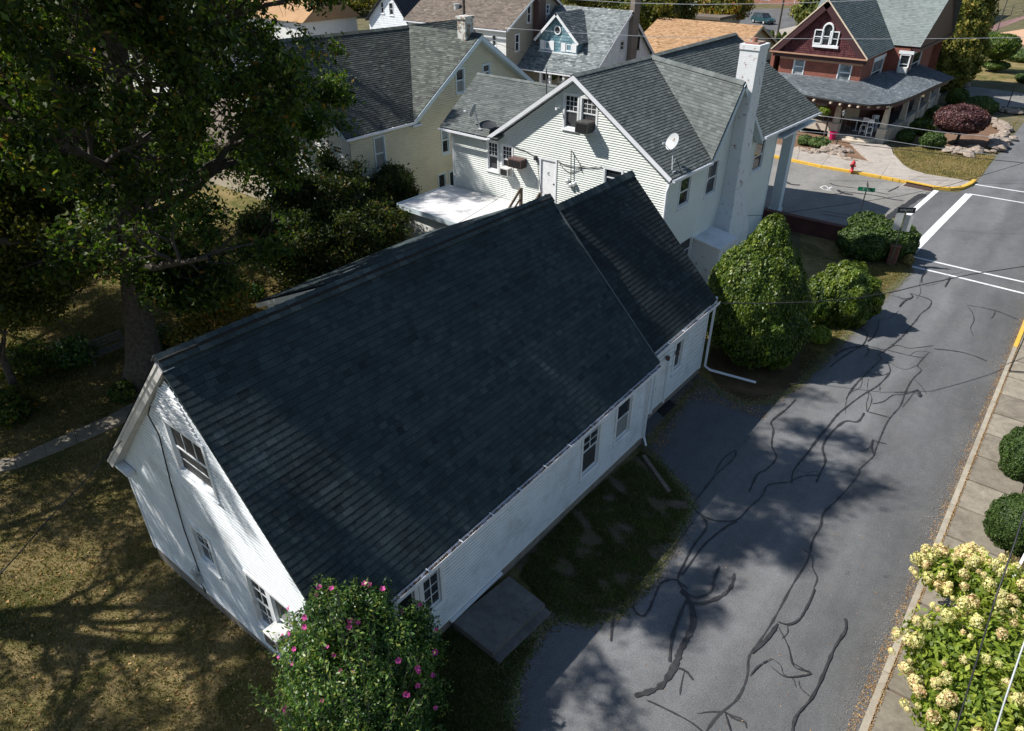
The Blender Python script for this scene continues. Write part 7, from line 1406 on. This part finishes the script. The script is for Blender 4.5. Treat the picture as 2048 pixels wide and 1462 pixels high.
o3 = copy_tree(O2); o3.location = (-41, 2, -.6); o3.rotation_euler = (0, 0, 4.0); o3['label'] = 'third big oak beyond the left edge, behind the great oak'
o4 = copy_tree(O2); o4.location = (-40, 15, -.4); o4.rotation_euler = (0, 0, 1.1); o4['label'] = 'big oak standing behind and left of the great oak at the upper left'
# ---------------------------------------------------------------- grass, fallen leaves, weeds (nobody could count them)
def inpoly(pts, x, y):
    r = np.zeros(len(x), bool); n = len(pts); j = n-1
    for i in range(n):
        xi, yi = pts[i]; xj, yj = pts[j]; c = ((yi > y) != (yj > y)) & (x < (xj-xi)*(y-yi)/(yj-yi+1e-12)+xi); r ^= c; j = i
    return r
def tzv(x, y):
    s = lambda t: (lambda u: u*u*(3-2*u))(np.clip(t, 0, 1)); return -0.6*s((-8.6-x)/8.0)*(1-s((y-9)/10.))*s((y+40)/10)
def grass(name, label, poly, n, h, mat, tint=(.5, .22), avoid=(), zoff=0., patch=0., fq=1.):
    poly = [tuple(p)[:2] for p in poly]; x0, x1 = min(p[0] for p in poly), max(p[0] for p in poly); y0, y1 = min(p[1] for p in poly), max(p[1] for p in poly)
    x = rng.uniform(x0, x1, n); y = rng.uniform(y0, y1, n); k = inpoly(poly, x, y)
    for a in avoid: k &= ~inpoly(a, x, y)
    xx, yy = x, y; x, y = x*fq, y*fq; pn = .6*np.sin(x*4.7+np.sin(y*3.3)*2.5)*np.cos(y*5.1+np.sin(x*3.9)*2)+.5*np.sin(x*11.3+np.sin(y*9)*2)*np.sin(y*12.7); x, y = xx, yy
    if patch: k &= rng.random(n) < np.clip(.75+pn*patch, 0, 1)
    x, y, pn = x[k], y[k], pn[k]; m = len(x); z = tzv(x, y)-.02+zoff; a = rng.random(m)*6.283; hh = h*(.5+rng.random(m)); lean = rng.normal(size=(m, 2))*.6*h; w = .012+.014*rng.random(m)
    V = np.stack([np.stack([x-np.cos(a)*w, y-np.sin(a)*w, z], 1), np.stack([x+np.cos(a)*w, y+np.sin(a)*w, z], 1), np.stack([x+lean[:, 0], y+lean[:, 1], z+hh], 1)], 1).reshape(-1, 3)
    t = np.clip(rng.normal(tint[0], tint[1], m)+pn*.14, 0, 1); o = link(name, npmesh(name, V, np.arange(3*m).reshape(m, 3), M[mat], np.repeat(t, 3))); tag(o, label, 'grass', kind='stuff'); return o
HOUSE_FP = [(-17.1, 4.7), (-8.4, 4.7), (-8.4, 17.5), (-8.9, 22), (-17.1, 22)]
LAWN = [(-30, -4), (-9, -1), (-6.2, 2.6), (-6.6, 4.5), (-8.3, 4.8), (-17.1, 4.7), (-17.1, 12), (-22.5, 12.5), (-22.5, 21), (-36, 24), (-44, 10)]
walk = [(GP(x, y, -.3).x, GP(x, y, -.3).y) for x, y in ((-40, 955), (155, 887), (335, 798), (320, 780), (148, 862), (-40, 925))]
grass('lawn_grass', 'dry yellowing lawn grass left of the long white house', LAWN, 560000, .06, 'grass_g', avoid=[walk])
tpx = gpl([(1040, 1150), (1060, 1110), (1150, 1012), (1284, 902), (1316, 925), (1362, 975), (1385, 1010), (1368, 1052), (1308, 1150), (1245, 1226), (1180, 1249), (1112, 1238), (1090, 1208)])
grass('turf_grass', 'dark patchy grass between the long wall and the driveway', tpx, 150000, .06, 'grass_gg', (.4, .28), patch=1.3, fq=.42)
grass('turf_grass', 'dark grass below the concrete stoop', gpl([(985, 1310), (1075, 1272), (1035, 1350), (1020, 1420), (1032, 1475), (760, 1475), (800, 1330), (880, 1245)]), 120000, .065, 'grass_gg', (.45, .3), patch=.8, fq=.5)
grass('verge_grass', 'dry grass strip along the left edge of the street', gpl([(1600, 775), (1640, 728), (1690, 674), (1740, 616), (1792, 570), (1826, 538), (1815, 528), (1740, 530), (1600, 640)]), 60000, .05, 'grass_g', (.35, .25))
grass('verge_grass', 'dry weeds on the verge behind the right-hand sidewalk', [(2.0, 3), (6, 3), (6, 22), (2.0, 22)], 60000, .06, 'grass_g', (.45, .25), zoff=.1)
grass('corner_grass', 'dry grass on the lawn in front of the brick house', gpl([(1786, 297), (1860, 292), (1960, 302), (2010, 268), (2040, 232), (1965, 350), (1944, 366), (1900, 358), (1838, 347), (1806, 328), (1788, 308)]), 50000, .09, 'grass_g', (.5, .22), zoff=.02)
def litter(name, label, poly, n, size, zoff, mat='fallen', dens=None):
    poly = [tuple(p)[:2] for p in poly]; x0, x1 = min(p[0] for p in poly), max(p[0] for p in poly); y0, y1 = min(p[1] for p in poly), max(p[1] for p in poly); x = rng.uniform(x0, x1, n); y = rng.uniform(y0, y1, n); k = inpoly(poly, x, y)
    if dens: k &= rng.random(n) < np.clip(.5+.5*np.sin(x*3.1+np.sin(y*2.3)*2)*np.cos(y*2.7), 0, 1)**dens
    x, y = x[k], y[k]; P_ = np.stack([x, y, tzv(x, y)+zoff], 1); o = link(name, leaves_mesh(name, P_, size, M[mat], rng.random(len(P_)), flat=True, w=.55)); tag(o, label, 'leaves', kind='stuff')
litter('fallen_leaves', 'brown fallen leaves scattered over the shaded left lawn', LAWN, 9000, .05, .012)
litter('fallen_leaves', 'small fallen leaves on the dark turf and stoop side', tpx, 900, .022, .02, 'fallen_d'); litter('fallen_leaves', 'fallen leaves on the dark grass below the stoop', gpl([(985, 1310), (1075, 1272), (1035, 1350), (1020, 1440), (760, 1475), (800, 1330)]), 900, .022, .02, 'fallen_d')
litter('fallen_leaves', 'drift of tan leaves on the driveway by the rear door and downspout', gpl([(1290, 890), (1345, 800), (1400, 745), (1485, 800), (1560, 790), (1530, 840), (1440, 810), (1380, 800), (1340, 880), (1310, 930)]), 9000, .024, .018, dens=.35)
def edge_litter(name, label, px, n, size, mat, sp):
    P_ = np.array([[GP(x, y).x, GP(x, y).y] for x, y in px]); seg = np.linalg.norm(np.diff(P_, axis=0), axis=1); u = rng.random(n)*seg.sum(); cs = np.concatenate([[0], np.cumsum(seg)]); k = np.clip(np.searchsorted(cs, u)-1, 0, len(seg)-1)
    q = P_[k]+(P_[k+1]-P_[k])*((u-cs[k])/seg[k])[:, None]+rng.normal(size=(n, 2))*sp*(.4+.6*np.abs(np.sin(u*1.7)+.3*np.sin(u*5.1)))[:, None]; P3 = np.column_stack([q, np.full(n, .018)])
    o = link(name, leaves_mesh(name, P3, size, M[mat], rng.random(n), flat=True, w=.6)); tag(o, label, 'grit', kind='stuff')
EDGE = [(1022, 1460)]+LEFT[:12]+[(1400, 760), (1440, 785), (1485, 808), (1535, 806), (1590, 775), (1640, 730), (1690, 676), (1740, 618), (1790, 572), (1824, 538)]
edge_litter('loose_grit', 'loose grit and crumbled edge between asphalt and grass', EDGE, 26000, .014, 'gravel', .13)
edge_litter('edge_leaves', 'dry leaf bits gathered where the asphalt meets the grass', EDGE, 6000, .022, 'fallen_d', .2)
edge_litter('edge_weeds', 'ragged weeds creeping over the asphalt edge', EDGE, 9000, .035, 'grass_gg', .09)
edge_litter('loose_grit', 'grit washed along the foot of the right kerb', [(1700, 1462), (1920, 930), (2040, 640)], 9000, .012, 'gravel', .22)
litter('gutter_leaves', 'line of brown leaves collected along the foot of the right kerb', [(.1, 3), (.36, 3), (.36, 36), (.22, 36)], 6500, .022, .012, dens=.5)
litter('gutter_leaves', 'dry bits along the joint between kerb and sidewalk', [(.49, 3), (.56, 3), (.56, 33), (.49, 33)], 3500, .018, .135)
litter('fallen_leaves', 'sparse dry leaves on the asphalt street', [(-6, 3), (.3, 3), (.3, 40), (-6, 40)], 500, .02, .012)
# ---------------------------------------------------------------- every thing's empty stands at its own base
for lb, words in (('rough brown stone in the border before the porch', 4), ('rough grey-brown stone in the bed round the burgundy tree', 5)):
    rs = sorted([o for o in bpy.data.objects if o.get('label') == lb], key=lambda o: -o.scale[0])
    for o, w_ in zip(rs[:3], ('largest', 'second largest', 'third largest')): o['label'] = w_+' '+lb
for t, base in REBASE:
    t.location = base
    for ch in t.children: ch.matrix_parent_inverse = Matrix.Translation(-base)
for o in bpy.data.objects:
    if 'group' in o and not o['group']: del o['group']
    if 'label' in o and not o['label']: del o['label']
